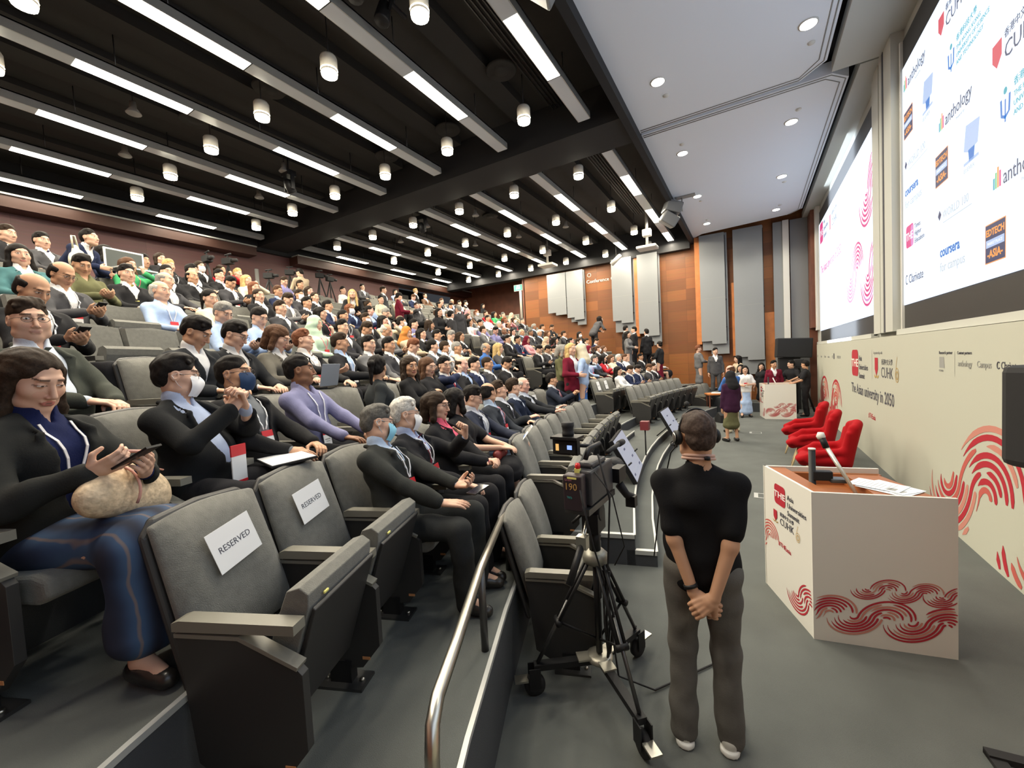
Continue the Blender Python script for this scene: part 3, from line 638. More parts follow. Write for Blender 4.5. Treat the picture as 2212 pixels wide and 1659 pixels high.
# things on the near lectern
def on_lect(x, y, z): return tuple((Matrix.Rotation(ang, 4, 'Z') @ Vector((x, y, z)))+Vector((.33, 3.35, 0)))
t = empty('monitor_post', on_lect(.1, .3, .905), ang, 'short black clamp post standing on the near lectern desk', 'monitor post')
q = MB(); q.lathe([(.06, 0), (.06, .01), (.022, .02), (.022, .36), (.0, .36)], m=BLACK, n=16); q.build('post', parent=t)
q = MB(); q.box((.0, -.03, .13), (.12, .03, .2), BLACK); q.box((.1, -.045, .12), (.2, .04, .15), DSTEEL); q.build('clamp', parent=t, bevel=.008)
q = MB(); q.lathe([(.024, .355), (.024, .365), (.02, .366)], m=WHITE, n=16); q.build('cap', parent=t)
t = empty('document_arm', on_lect(.34, .16, .91), ang, 'folded pale metal arm of a document camera leaning over the near lectern', 'camera arm')
q = MB(); q.tube([(0, 0, .02), (-.15, .16, .38)], [.011, .016], M('pale_metal', (.6, .58, .5), .35, metal=.6), 8); q.build('arm', parent=t)
q = MB(); q.tube([(-.145, .155, .36), (-.165, .175, .43)], .022, BLACK, 8); q.lathe([(.02, -.02), (.03, 0), (.02, .03)], (-.17, .18, .44), WHITE, 10); q.build('camera_head', parent=t)
q = MB(); q.box((-.05, -.04, 0), (.05, .04, .02), DSTEEL); q.build('foot', parent=t)
t = empty('cable_coil', on_lect(.08, .22, .905), ang, 'coil of cream and blue cable lying beside the black post', 'cable')
q = MB()
for k in range(4): q.tube([(.055*math.cos(a)*(1+.1*k)+.02*k, .05*math.sin(a), .012+.008*k+.012*math.sin(2*a+k)) for a in np.linspace(0, 6.28, 20)], .004, M('cream_cable', (.7, .66, .45), .5), 5)
q.build('cream_loop', parent=t)
q = MB(); q.tube([(.05*math.cos(a)-.02, .05*math.sin(a)+.05, .04+.02*math.sin(a)) for a in np.linspace(0, 6.28, 16)], .01, M('blue_cable', (.03, .06, .3), .5), 6); q.build('blue_loop', parent=t)
for k, (px, py, rr) in enumerate(((.5, .3, .1), (.53, .34, -.05), (.47, .37, .25))):
    q = MB(); q.box((-.105, -.148, 0), (.105, .148, .002)); p = q.build('paper_sheet', M('print_paper', (.75, .8, .85), .6))
    p.location = on_lect(px+.04, py-.02, .993+.003*k); p.rotation_euler = (0, 0, ang+.6+rr)
    tag(p, 'printed sheet on the near lectern desk, '+('bottom of the fan', 'middle of the fan', 'top of the fan')[k], 'paper', 'papers on the near lectern')
    q = MB()
    for r_ in range(9): q.box((-.085, .11-.025*r_, .0021), (.04+.02*(r_ % 3), .113-.025*r_, .0025), INKL)
    q.box((-.08, -.12, .0021), (-.02, -.07, .0025), INKL); q.build('printing', parent=p)
for (x, y, lb) in ((.62, 14.5, 'short dark post on the far lectern'),):
    q = MB(); q.lathe([(.05, 0), (.05, .01), (.02, .02), (.02, .34)], m=BLACK, n=10); o = q.build('desk_post'); o.location = (x-.2, y-.2, .9); tag(o, lb, 'monitor post')
q = MB(); q.tube([(0, 0, 0), (-.12, .1, .3)], .014, WHITE, 6); o = q.build('document_arm'); o.location = (.66, 14.35, .9); tag(o, 'white folded camera arm on the far lectern', 'camera arm')
# floor sockets
for k, (x, y) in enumerate(((.12, 6.5), (.05, 11.63))):
    t = empty('floor_socket', (x, y, 0), 0, 'rectangular floor socket plate set in the carpet, '+('nearer to the lectern', 'farther, by the woman in purple')[k], 'floor socket', 'floor sockets')
    q = MB()
    for a_, b_ in (((-.13, -.11, 0), (.13, -.09, .006)), ((-.13, .09, 0), (.13, .11, .006)), ((-.13, -.09, 0), (-.08, .09, .006)), ((.115, -.09, 0), (.13, .09, .006))): q.box(a_, b_, NOSE)
    q.build('frame', parent=t); q = MB(); q.box((-.08, -.09, 0), (.115, .09, .004), CARPET); q.build('lid', parent=t)
# ---------------------------------------------------------------- red shell armchairs
# ---------------------------------------------------------------- implicit-surface modelling for people and soft things
def V3(*a): return np.array(a, float)
def nrm(v): v = np.asarray(v, float); return v/(np.linalg.norm(v)+1e-9)
def axis(lo, hi, step, fine=()):
    xs = [lo]
    while xs[-1] < hi:
        s = step
        for a, b, f in fine:
            if a <= xs[-1] <= b: s = min(s, f)
            elif xs[-1] < a < xs[-1]+s: s = min(s, max(f, a-xs[-1]))
        xs.append(xs[-1]+s)
    return np.array(xs)
class Field:
    def __init__(s, lo, hi, step, fine=()):
        s.ax = [axis(lo[i], hi[i], step, [(a[i], b[i], f) for a, b, f in fine]) for i in range(3)]
        s.V = np.full([len(a) for a in s.ax], .2, np.float32)
    def loc(s, lo, hi, pad):
        sl = []
        for i in range(3):
            a = np.searchsorted(s.ax[i], lo[i]-pad); b = np.searchsorted(s.ax[i], hi[i]+pad)
            if b <= a: return None
            sl.append(slice(a, b))
        X = [s.ax[i][sl[i]] for i in range(3)]
        return tuple(sl), X[0][:, None, None], X[1][None, :, None], X[2][None, None, :]
    def join(s, sl, D, k):
        A = s.V[sl]
        if k > 0:
            h = np.maximum(k-np.abs(A-D), 0)/k; s.V[sl] = np.minimum(A, D)-h*h*k*.25
        else: s.V[sl] = np.minimum(A, D)
    def cut(s, sl, D, k):
        A = s.V[sl]
        if k > 0:
            h = np.maximum(k-np.abs(A+D), 0)/k; s.V[sl] = np.maximum(A, -D)+h*h*k*.25
        else: s.V[sl] = np.maximum(A, -D)
    def cone(s, a, b, ra, rb, k=.02, lat=None, f=1, sub=False):
        a = np.asarray(a, float); b = np.asarray(b, float); R = max(ra, rb)*max(f, 1)
        L = s.loc(np.minimum(a, b)-R, np.maximum(a, b)+R, k+.03)
        if L is None: return
        sl, X, Y, Z = L
        px, py, pz = X-a[0], Y-a[1], Z-a[2]; ba = b-a
        if lat is not None:
            q = (1/f-1); pl = px*lat[0]+py*lat[1]+pz*lat[2]
            px, py, pz = px+pl*lat[0]*q, py+pl*lat[1]*q, pz+pl*lat[2]*q; bl = ba@lat; ba = ba+bl*q*np.asarray(lat)
        h = np.clip((px*ba[0]+py*ba[1]+pz*ba[2])/max(ba@ba, 1e-9), 0, 1)
        D = np.sqrt((px-h*ba[0])**2+(py-h*ba[1])**2+(pz-h*ba[2])**2)-(ra+(rb-ra)*h)
        (s.cut if sub else s.join)(sl, D, k)
    def ell(s, c, r, k=.01, R=None, sub=False, p=None):
        c = np.asarray(c, float); m_ = max(r)
        L = s.loc(c-m_, c+m_, k+.03)
        if L is None: return
        sl, X, Y, Z = L; X, Y, Z = X-c[0], Y-c[1], Z-c[2]
        if R is not None: X, Y, Z = X*R[0, 0]+Y*R[1, 0]+Z*R[2, 0], X*R[0, 1]+Y*R[1, 1]+Z*R[2, 1], X*R[0, 2]+Y*R[1, 2]+Z*R[2, 2]
        k0 = np.sqrt((X/r[0])**2+(Y/r[1])**2+(Z/r[2])**2); k1 = np.sqrt((X/r[0]**2)**2+(Y/r[1]**2)**2+(Z/r[2]**2)**2)+1e-6
        (s.cut if sub else s.join)(sl, k0*(k0-1)/k1, k)
    def fn(s, lo, hi, f, k=.0, sub=False, pad=.0):
        L = s.loc(lo, hi, pad)
        if L is None: return
        sl, X, Y, Z = L; D = np.broadcast_to(f(X, Y, Z), s.V[sl].shape); (s.cut if sub else s.join)(sl, D, k)
    def wrinkle(s, amp, fr, seed=0):
        r = np.random.RandomState(seed); X, Y, Z = s.ax[0][:, None, None], s.ax[1][None, :, None], s.ax[2][None, None, :]; A = 0
        for _ in range(4):
            d = nrm(r.randn(3))*fr*r.uniform(.6, 1.5); A = A+np.sin(X*d[0]+Y*d[1]+Z*d[2]+r.uniform(0, 6)+1.3*np.sin(X*d[1]*.6-Z*d[0]*.5+r.uniform(0, 6)))
        s.V += (A*amp/2).astype(np.float32)
    def mesh(s, name, m, paint=None):
        V = s.V; V[0] = V[-1] = .1; V[:, 0] = V[:, -1] = .1; V[:, :, 0] = V[:, :, -1] = .1
        S = V < 0; nx, ny, nz = V.shape
        c = np.zeros((nx-1, ny-1, nz-1), np.int8)
        for i in (0, 1):
            for j in (0, 1):
                for k in (0, 1): c += S[i:nx-1+i, j:ny-1+j, k:nz-1+k]
        act = (c > 0) & (c < 8); I, J, K = np.nonzero(act); idx = np.full(act.shape, -1, np.int64); idx[act] = np.arange(len(I))
        P = np.zeros((len(I), 3)); n = np.zeros(len(I)); ax = s.ax
        for axn in range(3):
            for u in (0, 1):
                for w in (0, 1):
                    o0 = [0, 0, 0]; oth = [q for q in range(3) if q != axn]; o0[oth[0]] = u; o0[oth[1]] = w; o1 = list(o0); o1[axn] = 1
                    v0 = V[I+o0[0], J+o0[1], K+o0[2]]; v1 = V[I+o1[0], J+o1[1], K+o1[2]]; cr = (v0 < 0) != (v1 < 0)
                    t = np.where(cr, v0/(np.where(v0 == v1, 1, v0-v1)), 0)
                    p0 = np.stack([ax[0][I+o0[0]], ax[1][J+o0[1]], ax[2][K+o0[2]]], 1); p1 = np.stack([ax[0][I+o1[0]], ax[1][J+o1[1]], ax[2][K+o1[2]]], 1)
                    P += np.where(cr[:, None], p0+(p1-p0)*t[:, None], 0); n += cr
        P /= n[:, None]
        F = []
        for axn in range(3):
            a = [slice(None)]*3; b = [slice(None)]*3; a[axn] = slice(0, -1); b[axn] = slice(1, None)
            ch = S[tuple(a)] != S[tuple(b)]; i, j, k = np.nonzero(ch); g = [i, j, k]; u, w = [q for q in range(3) if q != axn]
            ok = (g[u] > 0) & (g[w] > 0) & (g[u] < V.shape[u]-1) & (g[w] < V.shape[w]-1); g = [x[ok] for x in g]
            def cell(du, dw):
                h = [g[0], g[1], g[2]]; h = list(h); h[u] = g[u]-du; h[w] = g[w]-dw; return idx[h[0], h[1], h[2]]
            q = np.stack([cell(1, 1), cell(0, 1), cell(0, 0), cell(1, 0)], 1)
            fl = S[g[0], g[1], g[2]] if axn != 1 else ~S[g[0], g[1], g[2]]
            q[~fl] = q[~fl][:, ::-1]; F.append(q)
        F = np.concatenate(F); F = F[(F >= 0).all(1)]
        # one smoothing pass pulls the stair steps out
        for _ in range(2):
            acc = np.zeros_like(P); cnt = np.zeros(len(P))
            for a_, b_ in ((0, 1), (1, 2), (2, 3), (3, 0)):
                np.add.at(acc, F[:, a_], P[F[:, b_]]); np.add.at(acc, F[:, b_], P[F[:, a_]]); np.add.at(cnt, F[:, a_], 1); np.add.at(cnt, F[:, b_], 1)
            P = P*.6+.4*acc/np.maximum(cnt, 1)[:, None]
        me = bpy.data.meshes.new(name); me.vertices.add(len(P)); me.vertices.foreach_set('co', P.ravel())
        me.loops.add(F.size); me.loops.foreach_set('vertex_index', F.ravel().astype(np.int32)); me.polygons.add(len(F))
        me.polygons.foreach_set('loop_start', np.arange(0, F.size, 4, dtype=np.int32)); me.polygons.foreach_set('use_smooth', np.ones(len(F), bool))
        me.update(calc_edges=True); me.materials.append(m)
        if paint is not None:
            c = paint(P).astype(np.float32); at = me.color_attributes.new('paint', 'FLOAT_COLOR', 'POINT'); at.data.foreach_set('color', c.ravel())
        return me
SKIN = mat('skin', (.6, .38, .27), .55, objcol=True, vcol=True, spec=.35)
HAIR = mat('hair', (.02, .015, .012), .62, objcol=True, var=.35, vs=90, spec=.12, bump=.12, bs=150)
CLOTH = mat('cloth', (.1, .1, .1), .9, objcol=True, var=.1, vs=14, bump=.12, bs=160, spec=.15)
LEATH = mat('leather', (.02, .02, .02), .3, objcol=True)
GLASSM = mat('spectacle_frame', (.05, .03, .02), .3)
MASKM = mat('mask_cloth', (.8, .8, .8), .8, objcol=True)
HAIRC = dict(black=(.012, .01, .009), dark=(.03, .019, .012), brown=(.09, .045, .025), auburn=(.16, .06, .03), blond=(.5, .35, .15), grey=(.25, .24, .22), white=(.55, .53, .48), salt=(.1, .095, .085))
SKINC = dict(light=(.62, .38, .27), tan=(.5, .28, .17), brown=(.25, .12, .065), dark=(.12, .055, .03), pink=(.66, .38, .3))
def rotm(yaw=0, pitch=0, roll=0):
    cy_, sy_ = math.cos(yaw), math.sin(yaw); cp, sp = math.cos(pitch), math.sin(pitch); cr, sr = math.cos(roll), math.sin(roll)
    Rz = np.array([[cy_, -sy_, 0], [sy_, cy_, 0], [0, 0, 1]]); Rx = np.array([[1, 0, 0], [0, cp, -sp], [0, sp, cp]]); Ry = np.array([[cr, 0, sr], [0, 1, 0], [-sr, 0, cr]])
    return Rz @ Rx @ Ry
def ik(S, Wt, L1, L2, pole):
    d = Wt-S; D = min(np.linalg.norm(d), (L1+L2)*.995); u = nrm(d); Wt = S+u*D
    a = (L1*L1-L2*L2+D*D)/(2*D); h = math.sqrt(max(L1*L1-a*a, 0)); p = np.asarray(pole, float); p = nrm(p-u*(p@u)); return S+u*a+p*h, Wt
def skeleton(p):
    """p: pose dict.  returns joints; the figure faces +Y, origin on the floor under the hips"""
    g = {}; st = p.get('stand', False); k = p.get('k', 1.0)
    pz = (.94 if st else .53); lean = p.get('lean', .0 if st else .16); side = p.get('side', 0); tw = p.get('twist', 0)
    T = rotm(tw, lean, side); up = T @ V3(0, 0, 1); P = V3(0, 0, pz)*V3(1, 1, k if st else 1); g['T'] = T; g['up'] = up; g['P'] = P
    g['W'] = P+T @ V3(0, 0, .15)*k; g['C'] = P+T @ V3(0, .0, .33)*k; g['N'] = P+T @ V3(0, -.01, .48)*k
    w = p.get('sh', .165)
    for s, n in ((1, 'R'), (-1, 'L')):
        g['S'+n] = P+T @ V3(s*w, -.012, .412)*k
        hx = s*.09; st_k = p.get('knees', .1)
        if st:
            dx, dy = p.get('step', (0, 0)) if s > 0 else (0, 0)
            g['Q'+n] = P+V3(hx, 0, -.04); g['K'+n] = V3(s*(.1+dx), .02+dy*.5, .49*k); g['A'+n] = V3(s*(.11+dx*1.5), -.02+dy, .085)
            g['Fd'+n] = nrm(V3(s*.2, 1, 0))
        else:
            c = p.get('cross', 0)*(s > 0)
            g['Q'+n] = P+V3(hx, .0, -.03); g['K'+n] = V3(s*(.1+st_k*.5)-c*.12, .44, .52+c*.1); g['A'+n] = V3(s*(.1+st_k*.4)-c*.3, .46+p.get('foot', .0)+c*.1, .09+c*.22)
            g['Fd'+n] = nrm(V3(s*.15-c*.3, 1, 0))
        d = p.get('arm'+n, (s*.12, .3, .62) if not st else (s*.24, .04, .8)); W_, pole = V3(*d[:3]), (d[3:] if len(d) > 3 else (s*.8, -.7, -.4))
        if p.get('stand') and len(d) == 3 and ('arm'+n) not in p: W_ = V3(s*.24, .04, .82*k)
        g['E'+n], g['Wr'+n] = ik(g['S'+n], W_, .285*k, .25*k, pole)
        g['hd'+n] = nrm(p.get('hand'+n, tuple(g['Wr'+n]-g['E'+n]))); g['hn'+n] = nrm(p.get('palm'+n, (0, -.2, -1) if not st else (-s, 0, 0)))
        g['cu'+n] = p.get('curl'+n, .35)
    Hr = T @ rotm(p.get('yaw', 0), p.get('nod', -.07)-lean, p.get('tilt', 0)); g['HR'] = Hr
    g['Hc'] = g['N']+up*.098*k+Hr @ V3(0, .012, .06); return g
def hand(F, w, d, n, s, curl, k=1.0, fist=0):
    """palm, four fingers of unequal length and a thumb leaving the side of the palm"""
    d = nrm(d); n = nrm(np.asarray(n)-d*(np.asarray(n) @ d)); t = np.cross(d, n)*s
    F.cone(w, w+d*.03, .024*k, .027*k, .012, lat=n, f=.7)
    for i, (off, L) in enumerate(((.03, .07), (.01, .079), (-.01, .073), (-.029, .056))):
        kn = w+d*.088*k+t*off*k+n*(.004 if i in (0, 3) else 0); F.cone(w+d*.02+t*off*.7, kn, .0125*k, .0105*k, .008)
        a = curl*(1+.12*i); p = kn; rr = .0098
        for j, fr in enumerate((.45, .32, .26)):
            aj = a*(.6, 1.5, 2.3)[j]; q = p+(d*math.cos(aj)+n*math.sin(aj)+t*off*.25)*L*fr*k; F.cone(p, q, rr*k, (rr-.0011)*k, .003); p = q; rr -= .0011
    b = w+d*.02*k+t*.026*k+n*.006; m1 = b+(t*.75+d*.6+n*(.25+curl*.3))*.042*k; m2 = m1+(t*(.35-curl*.5)+d*.85+n*(.25+curl*.5))*.032*k
    F.cone(b, m1, .0145*k, .0115*k, .01); F.cone(m1, m2, .011*k, .0085*k, .003)
def head(F, c, R, fem=0, k=1.0, jaw=1.0):
    def w(x, y, z): return c+R @ (V3(x, y, z)*k)
    def E(x, y, z, a, b, e, kk=.02, sub=False): F.ell(w(x, y, z), (a*k, b*k, e*k), kk*k, R, sub)
    E(0, -.016, .036, .077, .096, .085); E(0, .02, -.03, .064*jaw, .07, .082, .03)
    E(0, .058, -.094, .028*jaw, .024, .02, .03)
    for s in (1, -1):
        E(s*.042, .05, -.022, .026, .026, .026, .025); E(s*.048*jaw, .02, -.075, .022, .035, .02, .03)
        E(s*.079, -.006, -.004, .009, .021, .031, .008)
        E(s*.084, -.004, .002, .004, .012, .018, .004, True)
    F.cone(w(-.03, .079, .034), w(.03, .079, .034), .0115*k, .0115*k, .015)
    for s in (1, -1): E(s*.031, .1, .012, .019, .017, .011, .014, True); E(s*.031, .0755, .011, .0145, .0135, .0115, .003)
    F.cone(w(0, .086, .02), w(0, .107, -.03), .0075*k, .0115*k, .012)
    for s in (1, -1): E(s*.0125, .097, -.036, .0075, .009, .0065, .006)
    F.cone(w(-.019, .084, -.0585), w(.019, .084, -.0585), .006*k, .006*k, .006); F.cone(w(-.014, .0845, -.0685), w(.014, .0845, -.0685), .0068*k, .0068*k, .005)
    F.fn(w(-.03, .08, -.07)-.03, w(.03, .1, -.055)+.03, lambda X, Y, Z: (lambda x, y, z: np.sqrt(np.maximum(np.abs(x)-.02*k, 0)**2+(y-.096*k)**2+((z+.0635*k))**2)-.0028*k)(
        (X-c[0])*R[0, 0]+(Y-c[1])*R[1, 0]+(Z-c[2])*R[2, 0], (X-c[0])*R[0, 1]+(Y-c[1])*R[1, 1]+(Z-c[2])*R[2, 1], (X-c[0])*R[0, 2]+(Y-c[1])*R[1, 2]+(Z-c[2])*R[2, 2]), .003, True)
def facepaint(c, R, k, hairc, fem, lidded=0):
    def f(P):
        q = ((P-c) @ R)/k; x, y, z = q[:, 0], q[:, 1], q[:, 2]; C = np.zeros((len(P), 4)); fr = y > .03; ax_ = np.abs(x)
        def put(m_, col, a): C[m_, :3] = col; C[m_, 3] = a
        put(fr & (((ax_-.03)/.02)**2+((z+.028)/.016)**2 < 1) & (y > .06), (.62, .27, .2), .25)
        put(fr & ((x/.025)**2+((z+.0635)/.0105)**2 < 1) & (y > .07), (.42, .1, .09) if fem else (.4, .17, .13), .75 if fem else .55)
        put(fr & ((x/.02)**2+((z+.0635)/.0022)**2 < 1) & (y > .07), (.12, .03, .03), .8)
        bz = .033-.10*(ax_-.03)**2*10; put(fr & (ax_ > .012) & (ax_ < .05) & (np.abs(z-bz-.002) < (.0035 if fem else .0048)), hairc, .8)
        ey = ((ax_-.031)/.0135)**2+((z-.0105)/(.0058 if not lidded else .003))**2
        put(fr & (y > .06) & (ey < 1.9) & (z > .009), (.05, .03, .025), .75); put(fr & (y > .06) & (ey < 1), (.75, .72, .68), .95)
        put(fr & (y > .06) & ((ax_-.031)**2+(z-.0105)**2 < .0056**2) & (ey < 1.1), (.015, .01, .008), 1)
        return C
    return f
# hair shapes are modelled round the head centre so that any hair fits any figure
HAIRS = {}
def hairmesh(kind, res=.006):
    if (kind, res) in HAIRS: return HAIRS[kind, res]
    F = Field((-.2, -.24, -.42), (.2, .2, .2), res); I = np.eye(3)
    hj = kind in ('hijab',)
    if kind != 'fringe': F.ell((0, -.021, .044), (.0815 if kind in ('short', 'crew') else .0845, .101, .0875), 0)
    if kind in ('short', 'crop', 'crew'):
        F.ell((0, -.052, -.01), (.069, .062, .06), .02)
        if kind == 'short': F.ell((.012, .012, .108), (.056, .052, .027), .03); F.ell((-.025, -.015, .113), (.045, .05, .024), .02)
        LK = [(x, y) for x in (-.055, -.038, -.02, -.003, .014, .031, .048) for y in (0, 1)] if kind == 'short' else []
        if kind == 'crew': F.ell((0, .0, .104), (.058, .05, .022), .02)
        # hairline: forehead, temples, behind the ears, nape
        F.ell((0, .112, -.0), (.068, .062, .082), .014, sub=True)
        F.ell((0, .075, -.03), (.1, .062, .07), .012, sub=True)
        rl_ = random.Random(5)
        for x, y in LK: F.cone((x*.7, .02, .118), (x*1.15+rl_.uniform(0, .012), .062-abs(x)*.35+rl_.uniform(-.004, .006), .096-abs(x)*.25+rl_.uniform(-.012, .004)), .016, .008, .006)
        F.fn((-.2, -.24, -.42), (.2, .2, .2), lambda X, Y, Z: np.maximum(Z-.008+0*X, -.03-Y), .01, True)
        F.fn((-.2, -.24, -.42), (.2, .2, .2), lambda X, Y, Z: Z+.055+.3*(Y+.1)+0*X, .01, True)
    elif kind == 'fringe':
        F.ell((0, -.02, .04), (.086, .105, .085), 0); F.ell((0, -.055, -.02), (.076, .07, .065), .02)
        F.fn((-.2, -.24, -.42), (.2, .2, .2), lambda X, Y, Z: -(Z-.065)+.0*X+0*Y-.1*Y, .01, True)
        F.fn((-.2, -.24, -.42), (.2, .2, .2), lambda X, Y, Z: np.maximum(Z-1+0*X, .03-Y), .006, True)
        F.fn((-.2, -.24, -.42), (.2, .2, .2), lambda X, Y, Z: np.maximum(Z+.0+0*X, -.01-Y), .006, True)
        F.fn((-.2, -.24, -.42), (.2, .2, .2), lambda X, Y, Z: Z+.075+0*X+0*Y, .006, True)
    else:
        L = dict(long=-.3, bob=-.11, pony=-.05, wavy=-.33, bun=-.05).get(kind, -.1)
        if kind in ('long', 'wavy', 'bob'):
            for s in (1, -1):
                F.cone((s*.075, -.01, .03), (s*.088, .005, max(L, -.14)), .026, .03, .03)
                if L < -.2: F.cone((s*.088, .0, -.12), (s*.1, .045 if kind == 'wavy' else .02, L), .032, .022, .03)
            F.cone((0, -.08, .03), (0, -.095, L), .075, .055, .03, lat=V3(1, 0, 0), f=1.15)
        elif kind == 'pony': F.ell((0, -.055, -.02), (.074, .07, .06), .02); F.cone((0, -.12, .05), (0, -.17, .03), .022, .03, .01); F.cone((0, -.17, .03), (0, -.16, -.17), .032, .012, .02)
        elif kind == 'bun': F.ell((0, -.055, -.02), (.074, .07, .06), .02); F.ell((0, -.12, .06), (.038, .035, .035), .01)
        elif hj:
            F.ell((0, -.01, .02), (.096, .112, .118), 0); F.cone((0, -.02, -.06), (0, -.02, -.2), .085, .12, .05, lat=V3(1, 0, 0), f=1.2); F.cone((0, .03, -.13), (0, .06, -.28), .06, .08, .05, lat=V3(1, 0, 0), f=1.4); F.cone((0, -.06, -.1), (0, -.08, -.2), .08, .1, .05, lat=V3(1, 0, 0), f=1.3)
            F.ell((0, .1, -.018), (.056, .075, .083), .012, sub=True); F.ell((0, -.0, -.03), (.062, .08, .075), .01, sub=True)
        if not hj:
            fz = .05 if kind in ('bob', 'long') else .066
            F.fn((-.2, -.24, -.42), (.2, .2, .2), lambda X, Y, Z: np.sqrt((X/.058)**2+np.maximum(0, (Z-fz+.075)/.083)**2)*.06-.06+np.maximum(0, .03-Y)*1.0, .008, True)
            F.cone((0, -.01, -.2), (0, .0, -.02), .06, .062, .01, sub=True)
    if not hj: F.wrinkle(.0022, 150, 3)
    else: F.wrinkle(.004, 45, 5)
    me = F.mesh('hair' if not hj else 'headscarf', HAIR if not hj else CLOTH); HAIRS[kind, res] = me; return me
def glasses_mesh():
    q = MB()
    for s in (1, -1):
        q.tube([(s*.032+.023*math.cos(t), .098, .008+.017*math.sin(t)) for t in np.linspace(0, 2*PI, 16)], .0014, GLASSM, 5)
        q.tube([(s*.055, .097, .014), (s*.074, .06, .012), (s*.081, .0, .004)], .0014, GLASSM, 5)
    q.tube([(-.009, .101, .01), (0, .104, .013), (.009, .101, .01)], .0014, GLASSM, 5); return q.mesh('glasses')
def mask_mesh():
    q = MB()
    def f(u, v):
        a = (u-.5)*2.3; z = .006-.118*v; sw = math.sin(PI*v); r = .066+.012*sw; nose = .016*math.exp(-((u-.5)/.13)**2)*math.exp(-((v-.22)/.28)**2)
        y = .022+(r+.0)*math.cos(a)*.98+.012*sw+nose+.006
        return (r*1.03*math.sin(a), y, z)
    q.grid(f, 16, 12, MASKM)
    for s in (1, -1):
        q.tube([(s*.062, .05, -.0), (s*.078, .01, .015), (s*.088, -.02, .0)], .0012, MASKM, 4); q.tube([(s*.062, .05, -.09), (s*.08, .01, -.05), (s*.088, -.02, .0)], .0012, MASKM, 4)
    return q.mesh('face_mask')
GL_ME, MK_ME = glasses_mesh(), mask_mesh()
class Fig: pass
def figure(pose, look, res=.013, hres=.006, hd=.006, seed=0):
    """meshes of one figure: body plus clothes, all in figure space"""
    g = skeleton(pose); st = pose.get('stand', False); fem = look.get('fem', 0); kk = look.get('fat', 1.0)
    fig = Fig(); fig.g = g; fig.parts = []; T = g['T']; lat = T @ V3(1, 0, 0); fw = T @ V3(0, 1, 0); up = g['up']; Hc, HR = g['Hc'], g['HR']
    allp = np.array([g[k] for k in ('P', 'Hc', 'SR', 'SL', 'ER', 'EL', 'WrR', 'WrL', 'KR', 'KL', 'AR', 'AL')]); lo = allp.min(0)-.24; hi = allp.max(0)+.24; lo[2] = -.02; hi[2] = Hc[2]+.16
    fine = [(Hc-V3(.1, .12, .13), Hc+V3(.1, .13, .14), hres)]
    for n in 'RL':
        c = g['Wr'+n]+g['hd'+n]*.08; fine.append((c-.1, c+.1, hd))
    F = Field(lo, hi, res, fine)
    def torso(F, e, low=0):
        F.cone(g['P']+up*(low), g['W'], .108*kk+e, .1*kk+e, .05, lat, 1.35); F.cone(g['W'], g['C'], .1*kk+e, .108+e, .05, lat, 1.38)
        F.cone(g['C'], g['N']-up*.05, .105+e, .07+e, .05, lat, 1.35)
        for s in 'RL': F.cone(g['C']+up*.05, g['S'+s]-up*.02, .076+e, .036+e, .03)
        for s in 'RL': F.cone(g['N']-up*.015, g['S'+s], .038+e*.6, .03+e*.7, .03)
        F.cone(g['SR'], g['SL'], .032+e, .032+e, .03)
        if fem:
            for s in (1, -1): F.ell(g['C']+lat*s*.068+fw*.068-up*.005, (.052+e, .048+e, .055+e), .05)
        if kk > 1.1: F.ell(g['W']+fw*.06, (.13*kk+e, .1*kk+e, .12+e), .06, T)
    def arms(F, e, upto=1.0, r=(.04, .036, .034, .025), sk=.02):
        for s in 'RL':
            F.cone(g['S'+s], g['E'+s], r[0]+e, r[1]+e, sk)
            if upto > .5: F.cone(g['E'+s], g['E'+s]+(g['Wr'+s]-g['E'+s])*min(1, upto), r[2]+e, r[2]+(r[3]-r[2])*min(1, upto)+e, sk)
    def legs(F, e, ankle=1.0, hem=0):
        F.cone(g['P']-up*.0+V3(-.05, 0, -.03), g['P']+V3(.05, 0, -.03), .1*kk+e, .1*kk+e, .05)
        for s in 'RL':
            F.cone(g['Q'+s], g['K'+s], .082*kk+e, .055+e, .04); F.cone(g['K'+s], g['K'+s]+(g['A'+s]-g['K'+s])*ankle, .053+e, .036+e+hem, .02)
            if not st: F.cone(g['K'+s], g['K'+s]+(g['A'+s]-g['K'+s])*.35, .05+e, .052+e, .03)
    torso(F, -.006); arms(F, 0); legs(F, -.006)
    for s, sg in (('R', 1), ('L', -1)):
        hand(F, g['Wr'+s], g['hd'+s], g['hn'+s], sg, g['cu'+s], .95 if fem else 1.05)
        F.cone(g['A'+s], g['A'+s]+g['Fd'+s]*.12-V3(0, 0, .045), .035, .028, .02)
    F.cone(g['N']-up*.06, Hc+HR @ V3(0, -.018, -.05), .05 if fem else .057, .046 if fem else .054, .02)
    head(F, Hc, HR, fem, look.get('hk', 1.0), look.get('jaw', .92 if fem else 1.03))
    hc = HAIRC.get(look.get('hair', 'black'), (.02, .02, .02))
    fig.body = F.mesh('body', SKIN, facepaint(Hc, HR, look.get('hk', 1.0), tuple(x*.8 for x in hc), fem, pose.get('lid', 0)))
    cl = res*(.75 if res < .0125 else .9)
    def NF(): return Field(lo, hi, cl)
    B = look.get('bottom', 'trousers'); top = look.get('top', 'suit'); C0 = g['C']
    def fr(X, Y, Z):   # chest frame
        x, y, z = X-C0[0], Y-C0[1], Z-C0[2]
        return [x*T[0, i]+y*T[1, i]+z*T[2, i] for i in range(3)]
